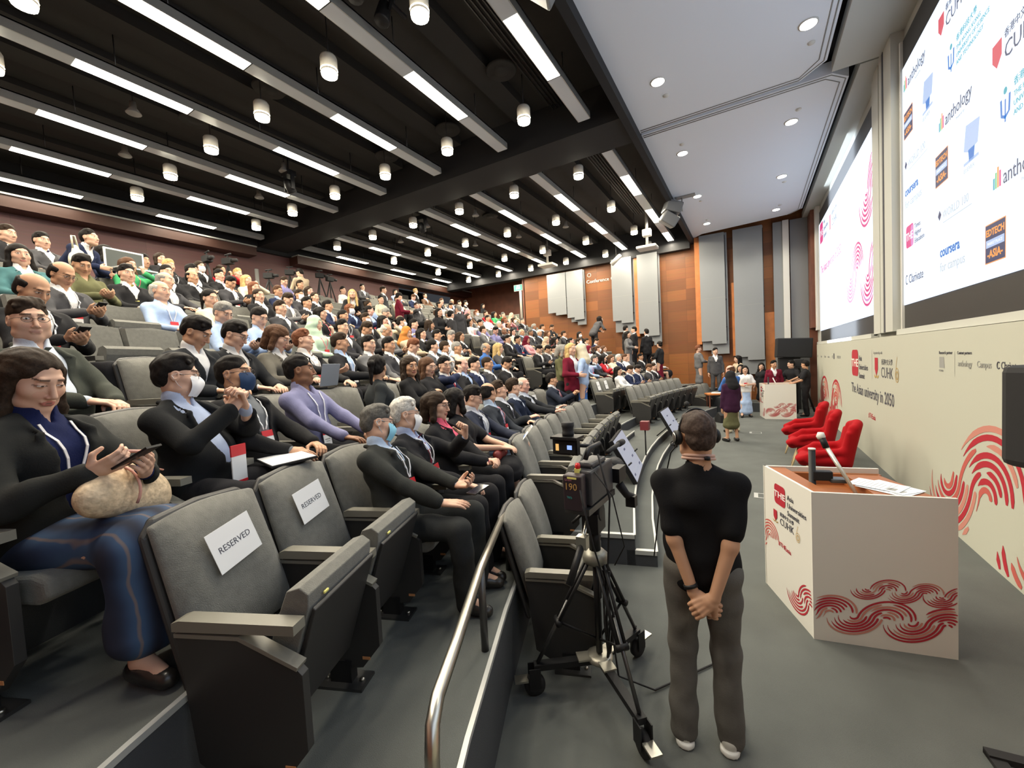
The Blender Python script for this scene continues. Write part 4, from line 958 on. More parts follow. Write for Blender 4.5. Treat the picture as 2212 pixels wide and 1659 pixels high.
    if B != 'none':
        Q = NF()
        if B == 'trousers': legs(Q, .014, 1.06, .018)
        elif B == 'shorts': legs(Q, .016, .1)
        else:
            kn = (g['KR']+g['KL'])/2; L = look.get('skirt', .15); an = (g['AR']+g['AL'])/2; kl = kn+(an-kn)*L
            Q.cone(g['P']+V3(0, 0, -.02), kn, (.118 if not st else .105)*kk, .098, .05, V3(1, 0, 0), 1.6 if not st else 1.45)
            if not st: Q.cone(kn, kl, .095, .11, .05, V3(1, 0, 0), 1.75)
            else: Q.cone(kn, kl, .1, .12, .05, V3(1, 0, 0), 1.5)
        Q.wrinkle(.0045, 34, seed+1); fig.parts.append(('trousers' if B in ('trousers', 'shorts') else 'skirt', Q.mesh('trousers', CLOTH), look.get('bc', (.02, .02, .023))))
    Q = NF()      # shirt
    if top in ('tee', 'shirt', 'blouse', 'dress'):
        e = .017 if top != 'tee' else .015; torso(Q, e, -.02 if st else .0)
        if st: Q.cone(g['P']-up*.06, g['P']+up*.05, .112, .11, .04, lat, 1.42)
        if top == 'tee' or look.get('sleeve') == 'short':
            for s in 'RL': Q.cone(g['S'+s], g['S'+s]+(g['E'+s]-g['S'+s])*.78, .052, .058, .03)
        else: arms(Q, .017, .94)
        if top == 'shirt': Q.cone(g['N']-up*.02, g['N']+up*.035, .076, .072, .01)
        if top == 'tee': Q.cone(g['N']-up*.02, g['N']+up*.02, .068, .062, .02)
        Q.cone(g['N']+up*.02, Hc, .054, .05, .0, sub=True)
        if top in ('shirt', 'blouse', 'dress'): Q.fn(lo, hi, lambda X, Y, Z: (lambda c: np.maximum(np.maximum(np.abs(c[0])-.5*(c[2]-.085), -c[1]), .085-c[2]))(fr(X, Y, Z)), .004, True)
        if top == 'shirt':
            for s in (1, -1): Q.cone(g['N']+T @ V3(s*.05, .045, .012), g['N']+T @ V3(s*.052, .085, -.05), .017, .009, .004)
        if top == 'tee': Q.cone(g['N']+fw*.1+up*.09, g['N']-fw*.1+up*.09, .055, .055, .01, sub=True)
        Q.wrinkle(.006, 32, seed); fig.parts.append(({'tee': 't_shirt', 'dress': 'dress_top'}.get(top, top), Q.mesh('shirt', CLOTH), look.get('tc', (.5, .5, .5))))
    if top == 'suit':
        torso(Q, .008, .02); Q.cone(g['N']-up*.02, g['N']+up*.04, .074, .07, .01); Q.cone(g['N']+up*.025, Hc, .052, .05, 0, sub=True)
        Q.fn(lo, hi, lambda X, Y, Z: (lambda c: np.maximum(np.maximum(np.abs(c[0])-.35*(c[2]-.11), -c[1]), .11-c[2]))(fr(X, Y, Z)), .003, True)
        for s in 'RL':
            d_ = g['Wr'+s]-g['E'+s]; Q.cone(g['E'+s]+d_*.8, g['E'+s]+d_*.97, .034, .032, .0)
        fig.parts.append(('shirt', Q.mesh('shirt', CLOTH), look.get('sc', (.65, .66, .68))))
        SH = Q
        J = NF(); torso(J, .02, .0); arms(J, .02, .9)
        if st: J.cone(g['P']-up*.12, g['P']+up*.06, .13*kk, .118*kk, .04, lat, 1.5)
        else: J.cone(g['P']-up*.02, g['P']+up*.06, .122*kk, .118*kk, .04, lat, 1.42)
        ow = look.get('open', 0); zb = -.24 if ow else -.1; wv = (lambda z: .03+.14*(z-zb)) if ow else (lambda z: .34*(z-zb))
        J.fn(lo, hi, lambda X, Y, Z: (lambda c: np.maximum(np.maximum(np.abs(c[0])-wv(c[2]), -c[1]+.02), zb-c[2]))(fr(X, Y, Z)), .004, True)
        J.cone(g['N']-up*.0, Hc, .078, .07, .01, sub=True)
        for s in (1, -1):   # lapels
            def vp_(z, dx=.014):
                x = wv(z)+dx; return C0+T @ V3(s*x, (.128 if not fem else .135)*math.sqrt(max(.1, 1-(x/.2)**2))+(.012 if kk > 1.1 and z < 0 else 0), z)
            zz = zb+.03; J.cone(vp_(zz, .008), vp_(.0), .009, .017, .005, fw, .6); J.cone(vp_(.0), vp_(.075, .02), .017, .019, .005, fw, .6)
            c_ = g['N']+T @ V3(s*.07, .02, .002); d_ = g['N']+T @ V3(s*.045, -.07, .03); J.cone(vp_(.08, .01), c_, .014, .013, .006); J.cone(c_, d_, .013, .012, .01)
        J.wrinkle(.0055, 30, seed+3); fig.parts.append(('jacket', J.mesh('jacket', CLOTH), look.get('jc', (.022, .022, .024)))); Q = J
    # things lying on the chest follow its real surface
    def front(x, z, off=.004):
        o = C0+T @ V3(x, 0, z)
        for t in np.arange(.2, -.02, -.004):
            p = o+fw*t; i = [min(max(np.searchsorted(Q.ax[a], p[a]), 0), Q.V.shape[a]-1) for a in range(3)]
            if Q.V[tuple(i)] < .002 or (top == 'suit' and SH.V[tuple(i)] < .002): return tuple(p+fw*off)
        return tuple(o+fw*.11)
    def ribbonw(pts, w, m, name, col=None):
        q = MB(); vs = []
        for i, p in enumerate(pts):
            a = Vector(pts[max(i-1, 0)]); b = Vector(pts[min(i+1, len(pts)-1)]); sd = (b-a).normalized().cross(Vector(fw)).normalized()*(w[i] if isinstance(w, list) else w)/2
            vs += [Vector(p)+sd, Vector(p)-sd, Vector(p)-sd-Vector(fw)*.004, Vector(p)+sd-Vector(fw)*.004]
        n = len(pts); q.add(vs, [(4*i+j, 4*i+4+j, 4*i+4+(j+1) % 4, 4*i+(j+1) % 4) for i in range(n-1) for j in range(4)]+[(0, 1, 2, 3), (4*n-1, 4*n-2, 4*n-3, 4*n-4)], m)
        fig.parts.append((name, q.mesh(name), col))
    if look.get('tie'):
        z1 = -.1; pts = [front(0, z, .005) for z in (.135, .115, .06, 0, -.05, z1)]; ribbonw(pts, [.03, .024, .034, .042, .048, .05], CLOTH, 'tie', look['tie'])
    if look.get('lanyard'):
        zb = look.get('bz', -.12)
        for s in (1, -1): ribbonw([front(s*np.interp(z, (zb+.02, -.02, .12), (.01, .036, .06)), z, .016) for z in np.linspace(.12, zb+.02, 9)], .009, CLOTH, 'lanyard', look['lanyard'])
        p = max((Vector(front(0, zb+d_, .012))+Vector(up)*(-.02-d_) for d_ in (0, -.04, -.08, -.11)), key=lambda v: v.dot(Vector(fw))); q = MB(); R4 = Matrix([list(T[0])+[p[0]], list(T[1])+[p[1]], list(T[2])+[p[2]], [0, 0, 0, 1]])
        q.box((-.045, -.002, -.095), (.045, .002, .03), PAPER, R4); q.box((-.045, -.003, -.01), (.045, .003, .031), M('badge_red', (.6, .02, .03), .5), R4); q.box((-.03, .0022, -.05), (.03, .003, -.042), INKL, R4); q.box((-.022, .0022, -.065), (.022, .003, -.06), INKL, R4)
        fig.parts.append(('name_badge', q.mesh('name_badge'), None))
    for s in 'RL':
        Q2 = Field(g['A'+s]-.2, g['A'+s]+.24, .01); Q2.ax[2] = Q2.ax[2]
        a = g['A'+s]; fd = g['Fd'+s]; dz = V3(0, 0, 1)
        Q2.cone(a-fd*.03-dz*.04, a+fd*.13-dz*.052, .04, .036, .02); Q2.cone(a-dz*.03, a+fd*.06-dz*.04, .044, .04, .02)
        zf = a[2]-.085; Q2.fn(a-.3, a+.3, lambda X, Y, Z: (Z-zf-.002)+0*X+0*Y, 0, True); Q2.cone(a+dz*.0, a+dz*.1, .036, .04, .004, sub=True)
        fig.parts.append(('shoe', Q2.mesh('shoe', LEATH), look.get('shoe', (.015, .013, .012))))
    return fig
def place(fig, look, loc, rz, label, group=None, skin='light', hair=None, over=None, extras=True, name='person'):
    o = obj(name, fig.body); o.location = loc; o.rotation_euler = (0, 0, rz); tag(o, label, 'person', group); o.color = (*SKINC[skin], 1)
    over = over or {}
    for n, me, col in fig.parts:
        c = obj(n, me, o); cc = over.get(n, col); c.color = (*(cc or (1, 1, 1)), 1)
    g = fig.g; HM = Matrix([list(g['HR'][0])+[g['Hc'][0]], list(g['HR'][1])+[g['Hc'][1]], list(g['HR'][2])+[g['Hc'][2]], [0, 0, 0, 1]])
    hk = look.get('hk', 1.0); HM = HM @ Matrix.Scale(hk, 4)
    hs = look.get('hs', 'short')
    if hs:
        c = obj('headscarf' if hs == 'hijab' else 'hair', hairmesh(hs, look.get('hres', .007)), o); c.matrix_local = HM; hcx = look.get('hc') or HAIRC[look.get('hair', 'black')]; c.color = (*hcx, 1)
    if look.get('glasses'): c = obj('glasses', GL_ME, o); c.matrix_local = HM
    if look.get('mask'): c = obj('face_mask', MK_ME, o); c.matrix_local = HM; c.color = (*look['mask'], 1)
    return o
def held(parent, fig, s, mb, name, m=None, off=(0, 0, 0)):
    pass
REDC = M('red_felt', (.34, .004, .008), .9, bump=.15, bs=300, spec=.2)
OAK = M('pale_oak', (.62, .47, .26), .5)
RCH = {}
def red_chair(loc, rz, lab):
    t = empty('shell_armchair', loc, rz, lab, 'armchair', 'red armchairs on the stage')
    if 'm' not in RCH:      # padded shell, opens towards local -x
        F = Field((-.45, -.45, .28), (.5, .45, 1.05), .0085)
        F.ell((-.03, 0, .42), (.31, .3, .075), .03); F.cone((-.24, -.2, .42), (-.24, .2, .42), .062, .062, .05); F.cone((.12, -.2, .38), (.12, .2, .38), .07, .07, .06)
        for y in np.linspace(-.2, .2, 11): F.cone((.24, y, .42), (.37-1.2*y*y, y, .95-1.1*y*y), .055, .045, .05)
        for s_ in (1, -1):
            F.cone((.2, s_*.27, .45), (.26, s_*.265, .84), .052, .036, .05); F.cone((.18, s_*.28, .6), (-.1, s_*.325, .56), .05, .042, .05)
            F.cone((-.1, s_*.325, .56), (-.27, s_*.27, .46), .042, .048, .04); F.cone((.15, s_*.28, .48), (-.16, s_*.29, .46), .055, .05, .05)
        F.cone((.23, -.24, .45), (.3, -.2, .9), .05, .04, .05); F.cone((.23, .24, .45), (.3, .2, .9), .05, .04, .05)
        RCH['m'] = F.mesh('shell', REDC)
    obj('shell', RCH['m'], t)
    q = MB(); q.tube([(.315-.0, y, .78+.0*y) for y in np.linspace(-.15, .15, 8)], .004, REDC, 5); q.build('button_seam', parent=t)
    for lx, ly in ((-.2, -.19), (-.2, .19), (.2, -.17), (.2, .17)):
        q = MB(); q.tube([(lx*.75, ly*.75, .38), (lx*1.35, ly*1.2, 0)], [.02, .011], OAK, 8); q.build('leg', parent=t)
    return t
for k, (x, y) in enumerate(((.86, 7.15), (.82, 8.35), (.82, 9.6))):
    red_chair((x, y, 0), -.1, 'red felt shell armchair on pale wood legs, '+('nearest of the three, beside the lectern', 'middle of the three in a row', 'farthest of the three, toward the far lectern')[k])
# ---------------------------------------------------------------- auditorium chair
TAGO = M('tag_orange', (.55, .25, .1), .5)
TAGY = M('tag_yellow', (.75, .7, .2), .5)
def chair_parts(up, low=False):
    P = {}
    q = MB()
    def back(u, v):
        x = (u-.5)*(.515-.03*v); z = .40+.555*v+.022*math.cos((u-.5)*PI)*v; y = -.225-.165*v-.02*math.cos((u-.5)*PI)
        return (x, y, z)
    if low:
        q.prism([(-.245, -.2, .4), (-.24, -.33, .95), (0, -.34, .975), (.24, -.33, .95), (.245, -.2, .4)], (0, -.07, 0), FABRIC)
    else:
        n = 10; vs = []; fs = []
        prof = []
        for j in range(9):
            v = j/8
            for i in range(n+1):
                u = i/n; x, y, z = back(u, v); bul = .055*(1-(2*u-1)**6)*(math.sin(PI*min(1, v*1.02))**.35 if 0 < v < 1 else 0)
                vs.append((x, y+bul, z))
        for j in range(8):
            for i in range(n): a = j*(n+1)+i; fs.append((a+1, a, a+n+1, a+n+2))
        m_ = len(vs); vs += [(x, y-.03, z) for x, y, z in [back(i/n, j/8) for j in range(9) for i in range(n+1)]]
        for j in range(8):
            for i in range(n): a = m_+j*(n+1)+i; fs.append((a, a+1, a+n+2, a+n+1))
        for i in range(n): fs.append((i, i+1, m_+i+1, m_+i)); b = 8*(n+1)+i; fs.append((b+1, b, m_+b, m_+b+1))
        for j in range(8): a = j*(n+1); fs.append((a+n+1, a, m_+a, m_+a+n+1)); b = a+n; fs.append((b, b+n+1, m_+b+n+1, m_+b))
        q.add(vs, fs, FABRIC, smooth=True)
    P['backrest'] = q
    q = MB(); q.prism([(-.262, -.25, .3), (-.257, -.415, .92), (-.2, -.43, .975), (0, -.438, .99), (.2, -.43, .975), (.257, -.415, .92), (.262, -.25, .3)], (0, -.035, 0), SHELL); P['back_shell'] = q
    q = MB()
    if up:
        prof = [(.0, .24), (.05, .22), (.2, .66), (.205, .71), (.17, .735), (.12, .72), (.06, .58), (-.02, .3)]
        q.prism([(-.225, y, z) for y, z in prof], (.45, 0, 0), FABRIC)
        if not low:
            q.prism([(-.215, y, z) for y, z in ((.052, .215), (.21, .66), (.222, .65), (.07, .2))], (.43, 0, 0), SHELL)
            q.box((.12, .208, .67), (.15, .217, .682), TAGY)
    else:
        prof = [(-.2, .36), (.22, .36), (.27, .39), (.26, .45), (.2, .47), (-.2, .44)]
        q.prism([(-.225, y, z) for y, z in prof], (.45, 0, 0), FABRIC)
    P['seat'] = q
    q = MB()
    q.prism([(.245, y, z) for y, z in ((-.27, .61), (.2, .615), (.2, .65), (-.24, .65), (-.27, .64))], (.06, 0, 0), ARMTOP); P['armrest'] = q
    q = MB(); pp = [(-.27, .585), (-.02, .585), (.19, .49), (.21, .47), (.21, .2), (.12, .09), (-.12, .06), (-.22, .12)]
    q.prism([(.258, y, z) for y, z in pp], (.034, 0, 0), SHELL)
    if not low:
        q.prism([(.25, y, z) for y, z in ((-.27, .6), (-.015, .6), (.2, .502), (.195, .488), (-.02, .585), (-.27, .585))], (.05, 0, 0), ARMTOP)
        q.box((.292, .12, .13), (.2945, .16, .145), TAGO); q.box((.292, .02, .055), (.2945, .045, .075), TAGO)
    P['side_panel'] = q
    q = MB(); q.box((.25, -.05, 0), (.3, .06, .12), BLACK); q.box((.215, -.1, 0), (.335, .13, .014), DSTEEL)
    if not low: q.lathe([(.012, .012), (.012, .022), (.006, .026)], (.275, .1, 0), STEEL, 8); q.lathe([(.012, .012), (.012, .022), (.006, .026)], (.275, -.08, 0), STEEL, 8)
    P['foot'] = q
    return P
CH = {}
for up in (0, 1):
    Pq = chair_parts(up); CH['hi', up] = {k: v.mesh(k) for k, v in Pq.items()}
    Pq = chair_parts(up, True); A = MB()
    for v in Pq.values():
        for mi_, f_ in zip(v.mi, v.f): pass
        b = len(A.v); A.v += v.v; A.f += [tuple(b+i for i in f) for f in v.f]; A.mi += [A.mid(v.m[i]) for i in v.mi]; A.sm += v.sm
    CH['lo', up] = A.mesh('auditorium_seat')
def add_chair(n, a, up, lab, hi, R=None, z=None, group=None, ends=False):
    R = R or tier_r(n)+.68; z = tier_z(n) if z is None else z; loc = pol(R, a, z); rz = -PI/2-a
    if hi:
        t = empty('auditorium_seat', loc, rz, lab, 'seat', group)
        for k, me in CH['hi', up].items():
            o = obj(k, me, t)
            if k in ('backrest',): q = o.modifiers.new('b', 'BEVEL'); q.width = .012; q.segments = 2; q.limit_method = 'ANGLE'; q.angle_limit = 1.0
            elif k in ('seat', 'back_shell'): q = o.modifiers.new('b', 'BEVEL'); q.width = .02; q.segments = 3; q.limit_method = 'ANGLE'
            elif k == 'side_panel': q = o.modifiers.new('b', 'BEVEL'); q.width = .004; q.segments = 2; q.limit_method = 'ANGLE'
        if ends:
            for k in ('armrest', 'side_panel', 'foot'): o = obj(k, CH['hi', up][k], t); o.location = (-.55, 0, 0)
    else:
        t = obj('auditorium_seat', CH['lo', up]); t.location = loc; t.rotation_euler = (0, 0, rz); tag(t, lab, 'seat', group)
    return t
NOTE = []
def note(parent, w=.2, h=.15, x=0, z=.8, rot=0, s='RESERVED'):
    p = MB(); p.box((-w/2, -.001, -h/2), (w/2, .001, h/2), PAPER)
    t = empty('reserved_notice', (0, 0, 0)); t.parent = None
    M4 = parent.matrix_basis @ Matrix.Translation((x, -.282, z)) @ Matrix.Rotation(.28, 4, 'X') @ Matrix.Rotation(rot, 4, 'Y')
    t.matrix_basis = M4
    p.build('sheet', parent=t); text(s, w*.165, INK, t, (0, .0015, -w*.05), (PI/2, 0, PI), align='CENTER', ext=.0002, name='lettering'); return t
# ---------------------------------------------------------------- seats and who sits in them
def raycyl(px, py, R):
    d = CF+CR*(px-1106)/FPX-CU*(py-829.5)/FPX; ax_ = V3(-CX, -CY, 0)[:2]; b = d[:2] @ ax_; a = d[:2] @ d[:2]; D = b*b-a*(ax_ @ ax_-R*R); t = (-b+math.sqrt(D))/a
    if t < 0 or b > 0: t = (-b+math.sqrt(D))/a
    ts = sorted(t for t in ((-b-math.sqrt(D))/a, (-b+math.sqrt(D))/a) if t > .5); t = ts[-1]
    return V3(0, 0, CAMH)+d*t
NUM = 'zero one two three four five six seven eight nine ten eleven twelve thirteen fourteen fifteen sixteen seventeen eighteen nineteen twenty'.split()
class Slot: pass
SLOTS = []
def add_run(n, a0, a1, step, z=None, R=None, block='left', sign=1):
    k = 0; a = a0; out = []
    while (a <= a1 if step > 0 else a >= a1):
        s = Slot(); s.n = n; s.a = rad(a); s.R = R or tier_r(n)+.68; s.z = tier_z(n) if z is None else z; s.block = block; s.who = None; s.taken = False
        y = pol(s.R, s.a)[1]
        if y < 16.35 and pol(s.R, s.a)[0] > -13.6:
            hp = proj(pol(s.R+.17, s.a, s.z+1.26)); s.h = hp; s.t = proj(pol(s.R+.38, s.a, s.z+.97))
            if -40 < hp[0] < 1700 and hp[2] > .5: SLOTS.append(s); out.append(s)
        a += step
    return out
def pitch(n): return math.degrees(.528/(tier_r(n)+.68))
def numrow(L, rev=False):
    for i, s in enumerate(L[::-1] if rev else L): s.k = i+1
L = add_run(0, -15.3, -5.0, 1.44, R=20.92); numrow(L, True); AL = L
L = add_run(0, 3.8, 14.4, 1.45, R=20.9, block='right'); numrow(L)
L = add_run(0, -18.55, -17.0, 1.44, z=0, R=20.72, block='low near'); numrow(L); LOWN = L
L = add_run(0, 16.2, 19.2, 1.45, z=0, R=20.75, block='low far'); numrow(L)
for n in range(1, NROW):
    p_ = pitch(n); left = []
    a0 = -22.3 if n < 3 else -22.3-(n % 2)*.6
    lim = -5.3 if n < 3 else -2.2
    L = add_run(n, a0, lim, p_)
    if n > 8: L2 = [s for s in L if s.h[0] > {9: 330, 10: 600, 11: 850}.get(n, 900)]; [SLOTS.remove(s) for s in L if s not in L2]; L = L2
    numrow(L, True)
    L = add_run(n, {1: 3.2, 2: 4.4}.get(n, 2.8), 19.5 if n > 1 else 15.6, p_, block='right'); numrow(L)
def nearest(px, py, key='h', ns=None, d0=30):
    best = None
    for s in SLOTS:
        if s.taken or s.n == 0 or (ns and s.n not in ns): continue
        q = getattr(s, key); d = math.hypot(q[0]-px, (q[1]-py)*1.6)
        if best is None or d < best[0]: best = (d, s)
    return best[1] if best and best[0] < d0 else None
def find(n, a):
    return min((s for s in SLOTS if s.n == n and s.block in ('left', 'right')), key=lambda s: abs(math.degrees(s.a)-a))
def where(s):
    if s.block.startswith('low'): return 'at floor level by the tripod' if s.block == 'low near' else 'at floor level beyond the platform'
    side = 'near side' if s.block == 'left' else 'far side'
    return 'row %s seat %s %s' % (NUM[s.n+1], NUM[s.k], side)
def wpt(o, p): 
    c, s_ = math.cos(o.rotation_euler[2]), math.sin(o.rotation_euler[2]); return Vector((o.location[0]+p[0]*c-p[1]*s_, o.location[1]+p[0]*s_+p[1]*c, o.location[2]+p[2]))
PHONES = MB(); PHONES.box((-.036, -.075, -.004), (.036, .075, .004), BLACK); PHONES.box((-.033, -.07, .004), (.033, .07, .0045), M('phone_glass', (.02, .02, .03), .1)); PH_ME = PHONES.mesh('phone')
# colours named once, so the labels stay true
COLN = dict(black=(.02, .02, .022), charcoal=(.045, .045, .05), navy=(.018, .025, .06), grey=(.14, .14, .145), darkgrey=(.075, .075, .08), white=(.72, .72, .72), cream=(.62, .56, .42), sky=(.36, .47, .68), purple=(.2, .19, .36), red=(.38, .02, .03),
            maroon=(.14, .01, .025), teal=(.06, .15, .16), beige=(.5, .4, .28), olive=(.12, .12, .06), blue=(.05, .14, .4), pink=(.6, .3, .32), green=(.05, .3, .12), brown=(.12, .07, .045), mint=(.45, .58, .45), yellow=(.6, .5, .15), orange=(.5, .2, .05), turquoise=(.05, .42, .42))
# shared figures for the crowd
def P(**k): return k
TPL = {}
lap = dict(armR=(.1, .3, .66), armL=(-.1, .3, .65), palmR=(-.3, 0, -1), palmL=(.3, 0, -1))
TDEF = dict(
 suit_lap=(P(yaw=.0, **lap), dict(top='suit', tie=(.05, .05, .12))),
 suit_phone=(P(yaw=.1, nod=-.5, lean=.05, armR=(.05, .33, .76), armL=(-.06, .32, .74), palmR=(-.4, -.3, 1), palmL=(.4, -.3, 1), curlR=.7, curlL=.6), dict(top='suit', lanyard=(.8, .8, .8))),
 suit_chin=(P(yaw=-.45, lean=.1, armR=(.05, .2, 1.03), armL=(-.08, .3, .66), handR=(-.2, .1, 1), palmR=(-.3, -1, 0), curlR=1.0), dict(top='suit', tie=(.3, .03, .05))),
 suit_talk=(P(yaw=.5, twist=.1, armR=(.05, .35, .72), armL=(-.15, .36, .72)), dict(top='suit', open=1, lanyard=(.8, .8, .82))),
 shirt_phone=(P(nod=-.45, yaw=-.1, lean=.05, armR=(.05, .33, .75), armL=(-.06, .32, .74), palmR=(-.4, -.3, 1), palmL=(.4, -.3, 1), curlR=.7, curlL=.6), dict(top='shirt')),
 shirt_lap=(P(yaw=.2, **lap), dict(top='shirt', lanyard=(.75, .75, .8))),
 fem_blazer=(P(yaw=-.1, sh=.155, **lap), dict(top='suit', fem=1)),
 fem_turn=(P(yaw=.6, sh=.155, lean=.05, armR=(.02, .3, .85), armL=(-.1, .33, .68), curlR=.8), dict(top='suit', fem=1, open=1, lanyard=(.8, .8, .8))),
 fem_blouse=(P(yaw=-.2, sh=.155, nod=-.2, armR=(.05, .33, .72), armL=(-.06, .32, .7), curlR=.7), dict(top='blouse', fem=1, bottom='skirt')),
 fem_chin=(P(yaw=.2, sh=.155, armL=(-.04, .2, 1.0), armR=(.08, .3, .66), handL=(.2, .1, 1), palmL=(.3, -1, 0), curlL=1.0), dict(top='blouse', fem=1, lanyard=(.8, .2, .25))),
 st_suit=(P(stand=True, yaw=.3), dict(top='suit', tie=(.02, .02, .03))),
 st_talk=(P(stand=True, yaw=-.2, armR=(.15, .28, 1.08), armL=(-.2, .12, .85)), dict(top='suit', open=1)),
 st_fem=(P(stand=True, sh=.155, yaw=-.3, k=.94, armR=(.12, .24, 1.0), armL=(-.12, .24, 1.0)), dict(top='blouse', fem=1, bottom='skirt', skirt=.45)),
 st_shirt=(P(stand=True, yaw=.5, nod=-.3, armR=(.08, .3, 1.1), armL=(-.08, .3, 1.08)), dict(top='shirt')),
 st_lean=(P(stand=True, lean=-.65, nod=.1, k=.95, armR=(.12, .5, .95), armL=(-.15, .45, .9)), dict(top='suit', fem=1)),
)
def tpl(k):
    if k not in TPL: TPL[k] = figure(*TDEF[k], res=.016, hres=.0075, hd=.0085, seed=len(TPL))
    return TPL[k]
HT = dict(short='short {} hair', crew='cropped {} hair', fringe='balding {} hair', long='long {} hair', wavy='wavy {} hair', bob='{} bob', pony='{} ponytail', bun='{} hair in a bun')
GARM = dict(suit='suit', shirt='shirt', blouse='top', tee='t-shirt', dress='dress')
CNT = {}
def seatperson(s, kind, jc='black', hs='short', hair='black', skin='light', sc='white', mask=None, glasses=0, label=None, group='seated audience', scarf=None, tie=None):
    s.taken = True; s.who = kind; f = tpl(kind); lk = dict(TDEF[kind][1]); lk.update(hs=hs, hair=hair, glasses=glasses, mask=mask, hres=.01)
    if hs == 'hijab': lk['hc'] = COLN[scarf or 'beige']
    fem = lk.get('fem'); g_ = GARM[lk['top']]
    if g_ == 'suit' and fem: g_ = 'blazer'
    cn = {'darkgrey': 'dark grey', 'sky': 'light blue'}.get(jc, jc)
    if not label:
        hd_ = ('%s headscarf' % (scarf or 'beige')) if hs == 'hijab' else HT[hs].format(hair)
        label = 'person in %s %s%s, %s, %s' % (cn, g_, ' and mask' if mask else '', hd_, where(s))
    over = {'jacket': COLN[jc], 'shirt': COLN[sc]} if lk['top'] == 'suit' else {k: COLN[jc] for k in ('shirt', 'blouse', 't_shirt', 'dress_top')}
    if tie: over['tie'] = COLN[tie]
    r = random.Random(int(s.a*1e4)+s.n); R_ = s.R+.0
    o = place(f, lk, pol(R_, s.a, s.z), -PI/2-s.a+r.uniform(-.12, .12), label, group, skin, over=over)
    if 'phone' in kind and s.n <= 5 and s.h[2] < 14:
        c = obj('phone', PH_ME); c.location = wpt(o, (0, .4, .8)); c.rotation_euler = (.7, 0, o.rotation_euler[2]); tag(c, 'phone held by the guest in '+where(s), 'phone', 'phones in hands')
    return o
def M_(px, py, kind, jc='black', hs='short', hair='black', skin='light', sc='white', mask=None, glasses=0, ns=None, **k):
    s = nearest(px, py, ns=ns, d0=60)
    if s:      # slide a little along the row towards the place seen
        A = [s.a+d for d in np.linspace(-.004, .004, 9)]; s.a = min(A, key=lambda a: abs(proj(pol(s.R+.12, a, s.z+1.2))[0]-px))
    if s: return seatperson(s, kind, jc, hs, hair, skin, sc, (.8, .8, .82) if mask == 1 else mask, glasses, **k)
# seats the photo shows empty (by the top of the backrest)
for n_, a_ in ((1, -22.3), (1, -20.9), (2, -17.0), (3, -20.4), (4, -18.9), (5, -17.5), (3, -17.4)): find(n_, a_).taken = True
for px, py in ((1150, 845), (1283, 817), (1297, 814), (1424, 803), (747, 842), (420, 640), (30, 560), (160, 590), (590, 735), (655, 790), (480, 700), (610, 690), (1114, 712), (1132, 716), (1205, 718), (1230, 716), (500, 655), (60, 600), (310, 720), (1150, 700)):
    s = nearest(px, py, 't', d0=50)
    if s: s.taken = True
for s in SLOTS:
    if s.n == 0: s.taken = True
RES1, RES2 = find(1, -22.3), find(1, -20.9)
# near figures get their own meshes further below; keep their seats
NEAR = {}
for key, n_, a_ in (('v1', 1, -19.5), ('v2', 1, -18.1), ('v3', 1, -16.7), ('v4', 1, -15.3), ('v5', 1, -14.0), ('v6', 1, -12.6), ('v7', 1, -11.2), ('v8', 1, -9.8), ('v9', 1, -8.4), ('v10', 1, -5.6),
                    ('wl', 2, -22.3), ('wm', 2, -21.0), ('bm', 2, -19.7), ('pu', 2, -18.3), ('tk', 2, -15.7), ('op', 2, -14.4), ('ml', 3, -21.7), ('hd', 3, -19.2), ('gy', 3, -18.0), ('bb', 3, -16.6), ('hk', 3, -15.5)):
    s = find(n_, a_); s.taken = True; NEAR[key] = s
res1150 = min((s for s in SLOTS if s.n == 1), key=lambda s: abs(math.degrees(s.a)+7.0)); res1150.taken = True
M_(76, 629, 'shirt_phone', 'white', skin='tan', ns=(4,), label='person in white and pale blue shirt writing with a pen, behind the empty seats')
M_(354, 660, 'fem_blouse', 'white', 'long', 'brown', glasses=1, label='person in white blouse with long brown hair and glasses in profile')
M_(339, 624, 'shirt_lap', 'sky', 'fringe', 'white', label='balding person in light blue shirt behind the woman in white blouse')
M_(266, 579, 'suit_lap', 'black', 'short', 'black', tie='yellow', label='smiling person in black suit with pale tie holding a tablet')
M_(114, 579, 'suit_phone', 'darkgrey', 'fringe', 'black', 'tan', glasses=1, label='person in grey green jacket and glasses with thin hair, far up at left')
M_(162, 584, 'shirt_phone', 'olive', 'short', 'black', 'tan')
M_(218, 553, 'fem_turn', 'navy', 'long', 'black', label='person with long straight black hair in checked jacket turned aside')
M_(304, 556, 'shirt_lap', 'teal', 'short', 'black', 'tan', label='person in teal shirt beside the pale laptop lid near the rear')
M_(81, 541, 'suit_lap', 'darkgrey', 'short', 'black')
M_(33, 548, 'fem_blazer', 'teal', 'long', 'black')
M_(10, 518, 'shirt_lap', 'black', 'short', 'dark')
M_(329, 556, 'fem_blazer', 'black', 'bob', 'dark')
M_(360, 569, 'shirt_lap', 'black', 'short', 'blond'); M_(354, 582, 'suit_lap', 'black', 'crew', 'black')
M_(354, 602, 'suit_talk', 'charcoal', 'fringe', 'grey', 'light'); M_(387, 586, 'suit_lap', 'black', 'fringe', 'black', 'tan')
M_(410, 579, 'suit_talk', 'black', 'short', 'black'); M_(453, 591, 'suit_lap', 'black', 'short', 'black', tie='pink'); M_(476, 581, 'fem_chin', 'red', 'pony', 'dark', 'tan')
M_(446, 581, 'fem_blazer', 'black', 'long', 'dark', mask=1); M_(451, 642, 'fem_blouse', 'cream', 'pony', 'black', label='person in cream blouse with black ponytail and pale headband')
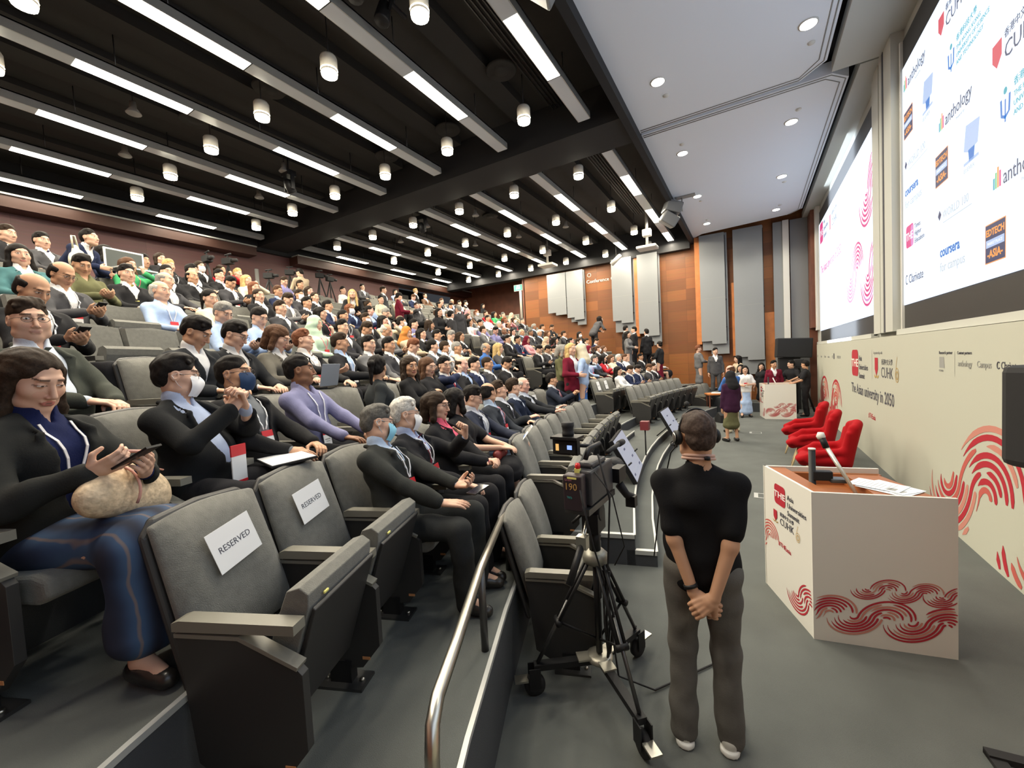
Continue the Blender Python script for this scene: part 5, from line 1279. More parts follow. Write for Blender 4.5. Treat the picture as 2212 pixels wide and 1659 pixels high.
M_(486, 624, 'suit_phone', 'charcoal', 'short', 'black', 'tan'); M_(529, 601, 'fem_chin', 'cream', 'wavy', 'blond', label='person with blond hair in cream jacket, chin on hand')
M_(544, 650, 'shirt_phone', 'sky', 'crew', 'black', 'light', label='person in light blue shirt and black backpack straps looking at phone'); M_(552, 632, 'fem_blazer', 'black', 'bun', 'dark')
M_(501, 591, 'shirt_lap', 'charcoal', 'short', 'blond')
M_(612, 684, 'suit_lap', 'charcoal', 'short', 'dark', label='person in charcoal suit and tie facing the stage in profile'); M_(632, 677, 'fem_chin', 'mint', 'hijab', scarf='mint'); M_(673, 699, 'fem_chin', 'black', 'long', 'black', glasses=1)
M_(592, 654, 'suit_phone', 'grey', 'short', 'dark'); M_(637, 649, 'suit_lap', 'black', 'short', 'black', 'tan'); M_(658, 661, 'fem_blazer', 'black', 'pony', 'dark')
M_(675, 651, 'suit_talk', 'navy', 'short', 'black', 'tan'); M_(726, 737, 'suit_talk', 'black', 'short', 'dark', 'tan', glasses=1, sc='sky', label='stout person in black suit, dark glasses and white lanyard')
M_(736, 702, 'suit_lap', 'charcoal', 'short', 'black'); M_(767, 710, 'suit_phone', 'black', 'short', 'dark', 'tan', label='bearded person in dark suit looking at phone, behind the front rows'); M_(701, 689, 'shirt_lap', 'charcoal', 'crew', 'black', 'tan')
M_(815, 707, 'suit_phone', 'grey', 'fringe', 'white', 'tan'); M_(792, 730, 'suit_lap', 'grey', 'short', 'black', label='young person in grey suit with thick black hair'); M_(832, 735, 'suit_lap', 'charcoal', 'short', 'black', 'tan', tie='yellow', label='young person in dark suit and gold tie')
M_(873, 722, 'suit_phone', 'grey', 'short', 'auburn'); M_(875, 710, 'fem_blouse', 'beige', 'hijab', scarf='orange'); M_(908, 717, 'fem_blazer', 'black', 'bob', 'black'); M_(944, 725, 'shirt_lap', 'sky', 'short', 'black', 'tan')
M_(969, 748, 'fem_chin', 'cream', 'crew', 'grey', 'tan'); M_(939, 770, 'suit_chin', 'navy', 'short', 'black', glasses=1, ns=(2,), label='person in navy suit and glasses, hand at mouth, second row')
M_(918, 780, 'fem_blouse', 'black', 'long', 'brown', ns=(2,), label='person with long brown hair looking down beside the woman in black')
M_(1014, 767, 'suit_lap', 'navy', 'short', 'black', ns=(2,), tie='navy', label='person in navy suit behind the front row, black hair combed back')
M_(1049, 770, 'suit_lap', 'charcoal', 'crew', 'dark', 'tan', ns=(2,), label='person in dark grey suit with short cropped hair beside the navy suit')
M_(1082, 767, 'suit_phone', 'black', 'short', 'black', 'tan', ns=(2,), label='young person in black suit last on the second row by the aisle')
M_(1029, 750, 'shirt_phone', 'blue', None, 'grey', 'tan', label='bald person in blue shirt bending down in the third row') if 0 else M_(1029, 748, 'shirt_phone', 'blue', 'fringe', 'grey', 'tan')
M_(1102, 777, 'fem_blazer', 'black', 'long', 'dark'); M_(1081, 732, 'suit_lap', 'black', 'short', 'black', glasses=1); M_(1102, 732, 'shirt_lap', 'navy', 'short', 'black', 'tan', glasses=1)
M_(1140, 752, 'suit_phone', 'black', 'short', 'black'); M_(1168, 750, 'suit_phone', 'charcoal', 'crew', 'black', 'tan'); M_(1194, 750, 'suit_lap', 'charcoal', 'short', 'black'); M_(1135, 738, 'fem_blouse', 'pink', 'hijab', scarf='maroon')
M_(1194, 724, 'fem_turn', 'red', 'long', 'black', label='person in red jacket with long black hair in the middle rows'); M_(1178, 740, 'fem_blouse', 'beige', 'hijab', scarf='beige')
M_(1295, 770, 'fem_turn', 'red', 'long', 'black', ns=(2,)); M_(1318, 775, 'fem_blouse', 'cream', 'bob', 'brown', ns=(2,)); M_(1335, 767, 'suit_lap', 'navy', 'short', 'white', ns=(2,)); M_(1382, 762, 'suit_lap', 'black', 'crew', 'black', 'tan', ns=(2,))
M_(1330, 797, 'fem_blouse', 'white', 'long', 'black', ns=(1,), label='person with long black hair in white top right of the reserved seats'); M_(1352, 792, 'suit_phone', 'navy', 'short', 'dark', ns=(1,)); M_(1370, 790, 'suit_phone', 'navy', 'short', 'black', ns=(1,)); M_(1388, 790, 'suit_phone', 'charcoal', 'crew', 'brown', 'tan', ns=(1,)); M_(1404, 788, 'suit_lap', 'black', 'short', 'dark', ns=(1,))
M_(1447, 782, 'suit_lap', 'black', 'fringe', 'white', ns=(1,), glasses=1, label='old person with white hair in black suit near the far end of the front row'); M_(1463, 781, 'suit_talk', 'grey', 'short', 'brown', ns=(1,), glasses=1); M_(1482, 779, 'suit_phone', 'grey', 'short', 'black', ns=(1,)); M_(1457, 765, 'fem_blouse', 'white', 'bob', 'black', mask=1, ns=(2,))
# the rest of the crowd
for px, py, R in ((973, 800, 25.9), (948, 800, 26.1), (990, 800, 26.6), (860, 800, 27.8), (822, 800, 27.8), (760, 800, 27.4), (138, 515, 28.0), (1282, 689, 25.1), (1254, 741, 21.45), (1233, 741, 21.6), (1351, 702, 23.6), (1369, 704, 23.1), (1396, 709, 22.8), (1424, 736, 22.3), (827, 700, 29.2)):
    p_ = raycyl(px, py, R)
    for s in SLOTS:
        if math.hypot(pol(s.R, s.a)[0]-p_[0], pol(s.R, s.a)[1]-p_[1]) < .5: s.taken = True
RND = random.Random(11)
for s in SLOTS:
    if s.taken: continue
    pr = .9 if s.n < 6 else (.78 if s.n < 8 else .55)
    if s.block == 'right': pr = .86 if s.n < 8 else .5
    if s.n == 1: pr = .0
    if s.n >= 10: pr = .22
    if RND.random() > pr: continue
    fem = RND.random() < .45; hj = fem and RND.random() < .14; mask = (.8, .82, .85) if RND.random() < .13 else None
    if fem:
        kind = RND.choice(['fem_blazer', 'fem_turn', 'fem_blouse', 'fem_chin']); hs = 'hijab' if hj else RND.choice(['long', 'long', 'bob', 'pony', 'wavy', 'bun']); hr = RND.choice(['black', 'black', 'dark', 'dark', 'brown', 'auburn'] + (['blond'] if RND.random() < .3 else []))
        jc = RND.choice(['black', 'black', 'charcoal', 'white', 'cream', 'grey', 'white', 'red', 'sky', 'pink', 'beige', 'green', 'darkgrey'] if 'blou' in kind or 'chin' in kind else ['black', 'black', 'charcoal', 'navy', 'darkgrey', 'red', 'cream', 'brown'])
    else:
        kind = RND.choice(['suit_lap', 'suit_phone', 'suit_chin', 'suit_talk', 'suit_lap', 'shirt_phone', 'shirt_lap']); hs = RND.choice(['short', 'short', 'short', 'crew', 'fringe']); hr = RND.choice(['black', 'black', 'dark', 'dark', 'salt', 'grey', 'brown', 'white'])
        jc = RND.choice(['black', 'black', 'charcoal', 'charcoal', 'navy', 'grey', 'darkgrey'] if 'suit' in kind else ['white', 'sky', 'white', 'charcoal', 'black', 'purple', 'cream'])
    seatperson(s, kind, jc, hs, hr, RND.choice(['light', 'light', 'light', 'tan', 'tan', 'brown', 'pink']), RND.choice(['white', 'white', 'sky']), mask, RND.random() < .3, scarf=RND.choice(['beige', 'black', 'cream', 'mint', 'maroon', 'turquoise', 'pink']) if hj else None, tie=RND.choice([None, 'navy', 'maroon', 'grey', 'blue']))
# every seat as its own object
SN = {}
cnt = 0
for s in sorted(SLOTS, key=lambda s: s.t[2]):
    occ = s.who is not None or s in NEAR.values(); hi = s.n <= 3 and s.t[2] < 15
    if cnt >= 298 or (occ and s.n > 7): continue
    cnt += 1
    st_ = 'seat under a seated guest' if occ else 'empty folded seat'
    o = add_chair(s.n, s.a, 0 if occ else 1, 'grey auditorium %s, %s' % (st_, where(s) if s.n else ('low platform %s, seat %s from aisle' % ('near side' if s.block == 'left' else 'far side', NUM[s.k]) if not s.block.startswith('low') else where(s)+', '+ORD[s.k-1])), hi, s.R, s.z,
                  'occupied auditorium seats' if occ else 'empty auditorium seats', ends=(s.n < 3 and s.block == 'left' and s is max((q for q in SLOTS if q.n == s.n and q.block == 'left'), key=lambda q: q.a)))
    s.obj = o
for s, lb in ((RES1, 'large empty grey auditorium seat nearest the camera with a reserved notice'), (RES2, 'empty grey auditorium seat with a reserved notice beside the man in blue mask')): s.obj['label'] = lb
for s, lb, rot, x in ((RES1, 'RESERVED notice on the nearest empty seat', .12, .0), (RES2, 'RESERVED notice on the second empty seat, next to the blue masked man', .1, .03), (find(1, 3.2), 'RESERVED notice on the first seat past the aisle', 0, 0), (find(1, 4.6), 'RESERVED notice on the second seat past the aisle', 0, 0), (res1150, 'RESERVED notice on the empty seat in the row of dignitaries', 0, 0)):
    t = note(s.obj, .225 if s in (RES1, RES2) else .19, .17 if s in (RES1, RES2) else .24, x, .80, rot); tag(t, lb, 'notice', 'reserved notices')
# ---------------------------------------------------------------- people near enough to be modelled one by one
HI = dict(res=.0105, hres=.0038, hd=.0042)
MD = dict(res=.012, hres=.0048, hd=.005)
HX = dict(wl=78, wm=385, bm=505, pu=650, tk=815, op=885, ml=60, hd=425, gy=508, bb=602, hk=655, v1=815, v2=875, v3=945, v4=985, v5=1020, v6=1055, v7=1078, v8=1108, v9=1130, v10=1192)
def near(key, pose, look, label, skin='light', q=HI, da=0, dr=0, over=None, drz=0):
    s = NEAR[key]; f = figure(pose, look, seed=len(label), **q); look.setdefault('hres', .005)
    hc_ = f.g['Hc']; best = None          # slide along the row until the head stands where the photo has it
    for a in np.linspace(s.a-.034, s.a+.034, 60):
        p0 = pol(s.R, a, s.z); rz_ = -PI/2-a; c, n_ = math.cos(rz_), math.sin(rz_)
        e = abs(proj((p0[0]+hc_[0]*c-hc_[1]*n_, p0[1]+hc_[0]*n_+hc_[1]*c, p0[2]+hc_[2]))[0]-HX[key])
        if best is None or e < best[0]: best = (e, a)
    s.a = s.a+max(-.03, min(.03, best[1]-s.a)); p0 = pol(s.R, s.a, s.z)
    if key[0] != 'v': s.obj.location = p0; s.obj.rotation_euler = (0, 0, -PI/2-s.a)
    o = place(f, look, pol(s.R+dr, s.a+rad(da), s.z), -PI/2-s.a+drz, label, 'seated guests in the front rows', skin, over=over); return o, f
def phone(o, p, rx, rz, lab):
    c = obj('phone', PH_ME); c.location = wpt(o, p); c.rotation_euler = (rx, 0, o.rotation_euler[2]+rz); tag(c, lab, 'phone', 'phones in hands'); return c
A_ = dict(lanyard=(.8, .8, .83))
# second row, from the near end
o, f = near('wl', P(yaw=-.1,knees=.0, nod=-.38, lean=.1, sh=.155, twist=.1, armR=(.1, .32, .8, .7, -.6, -.6), armL=(-.06, .36, .76), handR=(-.35, .8, .35), handL=(.45, .7, .35), palmR=(-.7, -.2, .6), palmL=(.6, -.2, .7), curlR=.75, curlL=.6, lid=1),
  dict(top='suit', fem=1, open=1, jc=(.02, .021, .02), sc=(.01, .015, .06), hs='wavy', hair='dark', bottom='skirt', bc=(.025, .04, .08), skirt=.75, lanyard=(.8, .78, .78), bz=-.2), 'person with long wavy dark hair and blue striped skirt looking at a phone')
STR = mat('striped_skirt', (.025, .04, .08), .8)
nt = STR.node_tree; N_ = nt.nodes; wv_ = N_.new('ShaderNodeTexWave'); wv_.inputs['Scale'].default_value = 3.2; wv_.inputs['Distortion'].default_value = 2.5; wv_.inputs['Detail'].default_value = 3; cr = N_.new('ShaderNodeValToRGB'); tc_ = N_.new('ShaderNodeTexCoord')
nt.links.new(tc_.outputs['Object'], wv_.inputs['Vector']); nt.links.new(wv_.outputs[1], cr.inputs[0]); nt.links.new(cr.outputs[0], N_['Principled BSDF'].inputs['Base Color'])
el = cr.color_ramp.elements; el[0].color = (.008, .012, .03, 1); el[1].color = (.03, .07, .14, 1); e_ = el.new(.5); e_.color = (.02, .04, .09, 1); e_ = el.new(.965); e_.color = (.035, .075, .15, 1); el[-1].color = (.15, .12, .12, 1)
for c in o.children:
    if c.name.startswith('skirt'): c.data.materials.clear(); c.data.materials.append(STR)
phone(o, (.03, .44, .845), .5, .2, 'phone held up by the woman in the striped skirt'); WLO = o
q = MB()
F_ = Field((-.2, -.14, -.05), (.2, .14, .22), .007); F_.cone((-.09, 0, .05), (.1, 0, .06), .07, .06, .02, V3(0, 1, 0), .75); F_.cone((-.05, 0, .1), (.06, 0, .11), .06, .05, .03, V3(0, 1, 0), .7); F_.wrinkle(.003, 50, 2)
hb = obj('handbag', F_.mesh('handbag', M('cream_leather', (.6, .46, .3), .6, var=.25, vs=60, bump=.6, bs=45))); hb.location = wpt(WLO, (-.03, .3, .60)); hb.rotation_euler = (.1, -.2, WLO.rotation_euler[2]+.35); hb.scale = (1.45, 1.3, 1.3)
tag(hb, 'quilted cream handbag lying in the lap of the woman with the phone', 'handbag')
q = MB(); q.tube([(.045, .066*math.cos(t), .07+.078*math.sin(t)) for t in np.linspace(-.6, 3.7, 20)], .004, M('pink_strap', (.5, .25, .2), .5), 5); q.tube([(-.12+.03*k, .03*math.cos(k), .125+.012*math.sin(k*1.2)) for k in range(9)], .003, M('pink_strap'), 5); q.tube([(-.08, 0, .13), (-.04, .03, .19), (.03, .03, .19), (.07, 0, .14)], .006, M('pink_strap', (.5, .25, .2), .5), 6); q.build('strap', parent=hb)
o, f = near('wm', P(yaw=.7, lean=.2, twist=.12, armR=(.04, .27, .96, .9, -.5, -.8), armL=(-.02, .29, .965, -.9, -.5, -.8), handR=(-.35, .1, .85), handL=(.35, .1, .85), palmR=(-.9, -.3, .2), palmL=(.9, -.3, .2), curlR=1.1, curlL=1.1, tilt=.05),
  dict(top='suit', open=1, jc=(.014, .015, .016), sc=(.38, .45, .62), hs='short', hair='black', mask=(.8, .8, .82), glasses=1, lanyard=None, fat=1.12), 'person in black suit and white mask with hands clasped at the chin')
q = MB(); 
nb = empty('name_badge', wpt(o, (.02, .26, .70)), o.rotation_euler[2], 'name badge with red header hanging over the armrest beside the white masked man', 'badge')
q.box((-.048, -.003, -.15), (.048, .003, .06), PAPER); q.box((-.049, -.004, .0), (.049, .004, .061), M('badge_red', (.6, .02, .03), .5)); q.box((-.049, -.004, -.15), (.049, .004, -.135), M('badge_red')); q.build('card', parent=nb)
text('Research', .018, INK, nb, (-.035, -.005, -.04), (PI/2, 0, 0))
q = MB(); q.box((-.12, -.16, 0), (.12, .16, .012), BLACK); q.box((-.115, -.15, .012), (.115, .15, .014), PAPER); nbk = q.build('notebook'); nbk.location = wpt(o, (-.17, .4, .63)); nbk.rotation_euler = (0, .05, o.rotation_euler[2]-.6); tag(nbk, 'dark tablet folder lying across the lap between the two masked men', 'notebook')
near('bm', P(yaw=.25, lean=.22, nod=.05, armR=(.1, .33, .66), armL=(-.12, .34, .66), palmR=(-.5, 0, -1), palmL=(.4, 0, -1), handL=(.5, .8, -.1), curlL=.5),
  dict(top='suit', open=1, jc=(.016, .016, .017), sc=(.16, .17, .18), hs='crew', hair='black', mask=(.012, .04, .11), glasses=1, lanyard=(.8, .8, .8)), 'person in black jacket with dark blue mask, glasses and red name badge', 'tan')
near('pu', P(yaw=.6, lean=.14, nod=.06, armR=(.16, .4, .64), armL=(-.14, .4, .65), palmR=(0, 0, -1), palmL=(0, 0, -1), handR=(-.2, 1, -.1)),
  dict(top='shirt', tc=(.22, .22, .36), hs='crew', hair='black', lanyard=(.8, .8, .85), bz=-.2), 'person in lavender shirt with a white lanyard and dark watch, hand on knee', 'brown')
near('tk', P(yaw=1.0, lean=-.05, twist=.75, sh=.16, armR=(.1, .35, .7), armL=(-.1, .3, .7)),
  dict(top='blouse', fem=1, tc=(.03, .034, .036), hs='pony', hair='black', lanyard=(.7, .7, .7)), 'person in dark grey cardigan turned away towards a neighbour', 'tan', MD)
near('op', P(yaw=-.5, lean=.05, sh=.155, armR=(.02, .28, .86), armL=(-.08, .3, .66), handR=(-.8, .2, .1), palmR=(0, -.3, -1), curlR=.6),
  dict(top='blouse', fem=1, tc=(.015, .015, .016), hs='long', hair='dark'), 'person in black dress with long hair, mouth open in talk, arm raised', 'tan', MD)
# third row
near('ml', P(yaw=-.3, lean=.1, armR=(.02, .33, .68), armL=(-.1, .36, .66), palmR=(-.2, 0, -1), palmL=(.2, 0, -1), handR=(-.5, .8, -.1), handL=(.4, .8, -.1), curlR=.6, curlL=.5),
  dict(top='suit', open=1, jc=(.05, .055, .045), sc=(.6, .65, .72), tie=(.1, .11, .09), hs='short', hair='dark', glasses=1, jaw=1.12, fat=1.15), 'broad faced person in olive grey suit and glasses behind the woman with phone', 'light')
near('hd', P(yaw=.4, nod=-.55, lean=-.05, armR=(.1, .33, .68), armL=(-.1, .36, .68)),
  dict(top='suit', jc=(.03, .032, .035), sc=(.7, .7, .7), hs='short', hair='black'), 'person in dark suit with bowed head and thick black hair', 'tan', MD)
near('gy', P(yaw=.3, nod=-.45, lean=.0, armR=(.1, .33, .68), armL=(-.1, .36, .68)),
  dict(top='suit', jc=(.02, .021, .023), sc=(.5, .5, .5), hs='short', hair='black', glasses=1), 'young person in black jacket and glasses looking down in third row', 'light', MD)
o, f = near('bb', P(yaw=.3, nod=-.45, lean=.0, sh=.155, armR=(.1, .36, .72), armL=(-.1, .36, .72)),
  dict(top='suit', fem=1, jc=(.13, .12, .1), sc=(.5, .5, .5), hs='bob', hair='brown'), 'person with a brown bob reading behind a silver laptop', 'light', MD)
q = MB(); t = empty('laptop', wpt(o, (-.05, .42, .64)), o.rotation_euler[2]+.1, 'open silver laptop with its pale lid facing the stage', 'laptop')
q.box((-.15, -.1, 0), (.15, .11, .015), STEEL); q.build('base', parent=t); q = MB(); q.box((-.15, 0, 0), (.15, .008, .22), M('laptop_lid', (.32, .36, .42), .35, metal=.3)); l = q.build('lid', parent=t); l.location = (0, .11, .01); l.rotation_euler = (-.2, 0, 0)
near('hk', P(yaw=.45, lean=.15, nod=.1, armR=(.12, .42, .78), armL=(-.12, .36, .68), handR=(-.1, 1, .2), palmR=(-.4, 0, 1), curlR=.7),
  dict(top='suit', open=1, jc=(.02, .02, .022), sc=(.7, .68, .66), tie=(.25, .2, .18), hs='short', hair='auburn', lanyard=(.75, .7, .7)), 'person with swept brown hair, open black jacket and red badge', 'light', MD)
# first row, the dignitaries
o, f = near('v1', P(yaw=.7, lean=.3, side=-.1, armR=(.12, .34, .66), armL=(-.06, .42, .70), palmR=(-.2, 0, -1), palmL=(.4, .2, .9), handR=(-.25, 1, -.05), handL=(.2, 1, .1), curlL=.8, curlR=.2),
  dict(top='suit', jc=(.03, .032, .03), sc=(.4, .5, .66), tie=(.05, .05, .045), hs='short', hair='salt', mask=(.25, .58, .75), glasses=1, lanyard=(.75, .75, .78), bottom='trousers', bc=(.028, .03, .03), shoe=(.02, .018, .016)), 'grey haired person in dark suit with light blue mask, first in the occupied row', 'light')
phone(o, (-.02, .52, .71), .1, 1.2, 'phone in the hand of the man with the light blue mask')
near('v2', P(yaw=.55, lean=.24, armR=(.08, .33, .66), armL=(-.08, .3, .96, -.9, -.4, -.8), handL=(.1, .1, 1), palmL=(.8, -.6, 0), curlL=1.5, palmR=(0, 0, -1)),
  dict(top='suit', jc=(.018, .018, .02), sc=(.36, .42, .6), tie=(.16, .01, .03), hs='short', hair='white', mask=(.8, .8, .8), glasses=1, lanyard=(.7, .7, .72), bc=(.018, .018, .02)), 'white haired person with white peaked mask and raised fist, dark red tie', 'light')
near('v3', P(yaw=.0, lean=.18, sh=.155, armR=(.03, .34, .67), armL=(-.02, .34, .67), palmR=(-.6, 0, -.7), palmL=(.6, 0, -.7), handR=(-.5, .8, 0), handL=(.5, .8, 0), curlR=.9, curlL=.9),
  dict(top='suit', fem=1, jc=(.016, .016, .018), sc=(.75, .13, .2), hs='bob', hair='dark', glasses=1, bc=(.016, .016, .018), lanyard=None), 'smiling person in black blazer over a coral pink top, hands folded', 'light')
o, f = near('v4', P(yaw=1.15, lean=.12, sh=.155, armR=(.05, .36, .72), armL=(-.06, .38, .72)),
  dict(top='blouse', sleeve='short', fem=1, tc=(.018, .018, .02), hs='bob', hair='black', bottom='skirt', skirt=.05, bc=(.02, .02, .022)), 'person in short sleeved black dress with black bob and bare knees', 'light', MD)
F_ = Field((-.2, -.12, -.08), (.2, .12, .2), .008); F_.cone((-.1, 0, .03), (.1, 0, .03), .05, .05, .03, V3(0, 1, 0), .8); F_.wrinkle(.004, 50, 8)
hb = obj('handbag', F_.mesh('handbag2', M('dark_red_leather', (.2, .025, .02), .45))); hb.location = wpt(o, (-.02, .34, .62)); hb.rotation_euler = (0, 0, o.rotation_euler[2]); tag(hb, 'small dark red handbag in the lap of the woman with bare knees', 'handbag')
for key, ps, lk, lb, sk in (
 ('v5', P(yaw=.35, nod=-.3, lean=.16, armR=(.1, .35, .68), armL=(-.1, .38, .7)), dict(top='suit', open=1, jc=(.03, .035, .055), sc=(.5, .52, .58), hs='short', hair='black', glasses=1, lanyard=(.7, .7, .7), bc=(.05, .07, .11)), 'person in navy jacket, glasses and blue jeans reading a leaflet', 'light'),
 ('v6', P(yaw=1.1, lean=.18, **lap), dict(top='suit', jc=(.035, .04, .05), sc=(.4, .5, .65), tie=(.12, .25, .4), hs='fringe', hair='black', glasses=1, lanyard=(.7, .3, .35)), 'balding person in dark suit with light blue shirt and tie', 'tan'),
 ('v7', P(yaw=.4, nod=.15, lean=.2, armR=(-.05, .26, .78), armL=(.0, .28, .74)), dict(top='suit', jc=(.02, .022, .025), sc=(.6, .62, .68), tie=(.1, .1, .12), hs='short', hair='dark', glasses=1), 'person with glasses and arms folded in the row of dignitaries', 'light'),
 ('v8', P(yaw=.7, lean=.14, **lap), dict(top='suit', jc=(.014, .02, .04), sc=(.5, .55, .65), hs='short', hair='dark', tie=(.02, .03, .06), fat=1.1), 'large person in navy suit turned to the old bald man', 'light'),
 ('v9', P(yaw=-.15, lean=.14, armR=(.1, .42, .76), armL=(-.12, .4, .78), handR=(-.1, 1, .4), handL=(0, 1, .6)), dict(top='suit', open=1, jc=(.02, .022, .026), sc=(.5, .55, .65), tie=(.03, .03, .04), hs='fringe', hair='white', glasses=1, lanyard=(.8, .8, .8)), 'old bald person with glasses talking with both hands', 'pink'),
 ('v10', P(yaw=.45, lean=.12, armR=(.04, .34, .88), armL=(-.05, .35, .88), handR=(-.4, .5, .7), handL=(.4, .5, .7), curlR=1, curlL=1), dict(top='suit', jc=(.02, .025, .04), sc=(.7, .7, .72), tie=(.35, .03, .06), hs='short', hair='black', lanyard=(.8, .3, .35)), 'person in navy suit and red tie alone beyond the reserved seat', 'tan')):
    o, f = near(key, ps, lk, lb, sk, MD)
    if key == 'v5':
        q = MB(); q.box((-.06, -.1, 0), (.06, .1, .002), PAPER); q.box((-.05, -.08, .002), (.0, -.02, .0025), EI['blue']); q.box((-.05, .02, .002), (.05, .08, .0025), INKL); l = q.build('leaflet'); l.location = wpt(o, (-.02, .5, .76)); l.rotation_euler = (.9, 0, o.rotation_euler[2]+.3); tag(l, 'folded leaflet held by the man in jeans', 'leaflet')
# ---- the camera operator, seen from behind
f = figure(P(stand=True, yaw=.42, nod=-.08, k=1.01, sh=.165, armR=(.035, -.19, .80, .7, -.55, .0), armL=(-.03, -.16, .83, -.7, -.55, .0), handR=(-.75, -.25, -.55), handL=(.8, -.2, -.5), palmR=(.2, 1, -.2), palmL=(-.2, 1, -.1), curlR=.9, curlL=.7, step=(.0, .03)),
  OL := dict(top='tee', tc=(.008, .008, .009), bc=(.12, .115, .105), hs='crew', hair='dark', shoe=(.5, .5, .46), hres=.0042, fat=1.0), res=.0095, hres=.0035, hd=.0036, seed=4)
OP = place(f, OL, (-.24, 2.2, 0), .1, 'person in black t-shirt and grey trousers wearing a headset, hands behind back', None, 'tan', over={})
for c in list(OP.children):
    if c.name.startswith('hair'): c.color = (.06, .042, .034, 1)
g = f.g; HM = Matrix([list(g['HR'][0])+[g['Hc'][0]], list(g['HR'][1])+[g['Hc'][1]], list(g['HR'][2])+[g['Hc'][2]], [0, 0, 0, 1]])
q = MB(); q.tube([(-.09*math.cos(t)*-1, -.01, .005+.135*math.sin(t)) for t in np.linspace(0, PI, 18)], .006, BLACK, 6)
for s in (1, -1): q.lathe([(.02, -.012), (.036, -.01), (.038, .006), (.03, .016)], (0, 0, 0), BLACK, 18, T=Matrix.Translation((s*.094, 0, 0)) @ Matrix.Rotation(PI/2, 4, 'Y')); q.lathe([(.02, .016), (.026, .017), (.02, .019)], (0, 0, 0), STEEL, 14, T=Matrix.Translation((s*.094, 0, 0)) @ Matrix.Rotation(s*PI/2, 4, 'Y'))
q.tube([(-.1, .01, -.01), (-.105, .06, -.03), (-.09, .11, -.05), (-.06, .13, -.055)], .003, BLACK, 5); q.lathe([(.008, -.012), (.012, 0), (.008, .012)], (-.055, .132, -.055), BLACKM, 8)
c = q.build('headset', parent=OP); c.matrix_local = HM
q = MB(); q.tube([tuple(np.array(g['Hc'])+g['HR'] @ V3(-.1, 0, -.04)), (-.13, .03, 1.5), (-.15, .1, 1.42), (-.2, .12, 1.2), (-.24, .1, .9)], .0035, BLACK, 6); q.build('headset_cable', parent=OP)
q = MB()
for r_, zz, y0 in ((.073, 1.485, -.005), (.07, 1.5, -.005)): q.tube([(r_*math.cos(t), y0+.062*math.sin(t), zz-.012*math.sin(t)) for t in np.linspace(PI*.8, PI*2.2, 16)], .008, M('peach_strap', (.55, .35, .28), .7), 6)
q.lathe([(.0, -.01), (.014, -.008), (.014, .008), (0, .01)], (.04, -.066, 1.5), BLACK, 8); q.build('neck_strap', parent=OP)
w_ = g['WrL']; d_ = nrm(g['WrL']-g['EL']); 
q = MB(); q.tube([w_-d_*.035-d_*.008, w_-d_*.035+d_*.008], .034, BLACK, 14); q.build('wristband', parent=OP)
for s in 'RL':
    a = g['A'+s]; fd = g['Fd'+s]; q = MB(); ff = Field(a-.16, a+.22, .008); zf = a[2]-.085
    ff.cone(a-fd*.04-V3(0, 0, .075), a+fd*.15-V3(0, 0, .075), .046, .044, .02);     ff.V[:, :, ff.ax[2] > zf+.032] = .1; ff.V[:, :, ff.ax[2] < zf+.001] = .1
    c = obj('shoe_sole', ff.mesh('sole', M('white_rubber', (.72, .72, .68), .5)), OP)
# ---- standing people
def stand(kind, loc, rz, label, jc='black', hs='short', hair='black', skin='light', sc='white', scarf=None, bc=None, mask=None, group='people standing in the hall', glasses=0, bag=None, sc_=1.0):
    f = tpl(kind); lk = dict(TDEF[kind][1]); lk.update(hs=hs, hair=hair, glasses=glasses, mask=mask, hres=.01)
    if hs == 'hijab': lk['hc'] = COLN[scarf]
    over = {'jacket': COLN[jc], 'shirt': COLN[sc]} if lk['top'] == 'suit' else {k: COLN[jc] for k in ('shirt', 'blouse', 't_shirt', 'dress_top')}
    if bc: over['trousers'] = over['skirt'] = COLN[bc]
    return place(f, lk, loc, rz, label, group, skin, over=over)
TDEF['st_hijab'] = (P(stand=True, sh=.155, k=.93, yaw=.55, nod=-.05, armR=(.17, .1, .78), armL=(-.18, .05, .76)), dict(top='suit', fem=1, bottom='skirt', skirt=.2))
TDEF['st_black'] = (P(stand=True, yaw=-.5, k=.98, armR=(.2, .42, 1.05), armL=(-.2, .3, 1.0)), dict(top='tee', bottom='trousers'))
TDEF['st_dress'] = (P(stand=True, sh=.15, k=.93, step=(0, .12), armR=(.13, .2, 1.0), armL=(-.1, .22, 1.02)), dict(top='blouse', sleeve='short', fem=1, bottom='skirt', skirt=.75, lanyard=(.8, .8, .8)))
TDEF['st_sleeveless'] = (P(stand=True, sh=.145, k=.95, yaw=.6), dict(top='blouse', sleeve='short', fem=1, bottom='skirt', skirt=.1))
st1 = stand('st_hijab', (-.42, 10.4, 0), .55, 'person in dark purple jacket, patterned skirt and black headscarf standing on the stage floor', 'maroon', 'hijab', 'black', 'tan', scarf='black', bc='olive')
for c in st1.children:
    if c.name.startswith('jacket'): c.color = (.045, .015, .04, 1)
stand('st_shirt', (-.45, 11.6, 0), .7, 'person in blue shirt half hidden behind the black headscarf, hands raised', 'blue', 'fringe', 'brown', 'pink', bc='cream')
stand('st_dress', (-.18, 14.5, 0), PI+.1, 'person in white t-shirt and pale blue skirt walking towards the camera', 'white', 'long', 'black', 'light', bc='sky')
stand('st_fem', (-.32, 15.7, 0), PI+.1, 'person in grey skirt right behind the walking woman in white', 'grey', 'long', 'black', 'light', bc='grey')
stand('st_sleeveless', (.28, 16.2, 0), PI*.8, 'person in sleeveless black dress left of the far lectern', 'black', 'long', 'black', 'light', bc='black')
stand('st_suit', (.6, 15.3, 0), PI+.2, 'person in dark maroon suit behind the far lectern', 'maroon', 'short', 'black', 'tan')
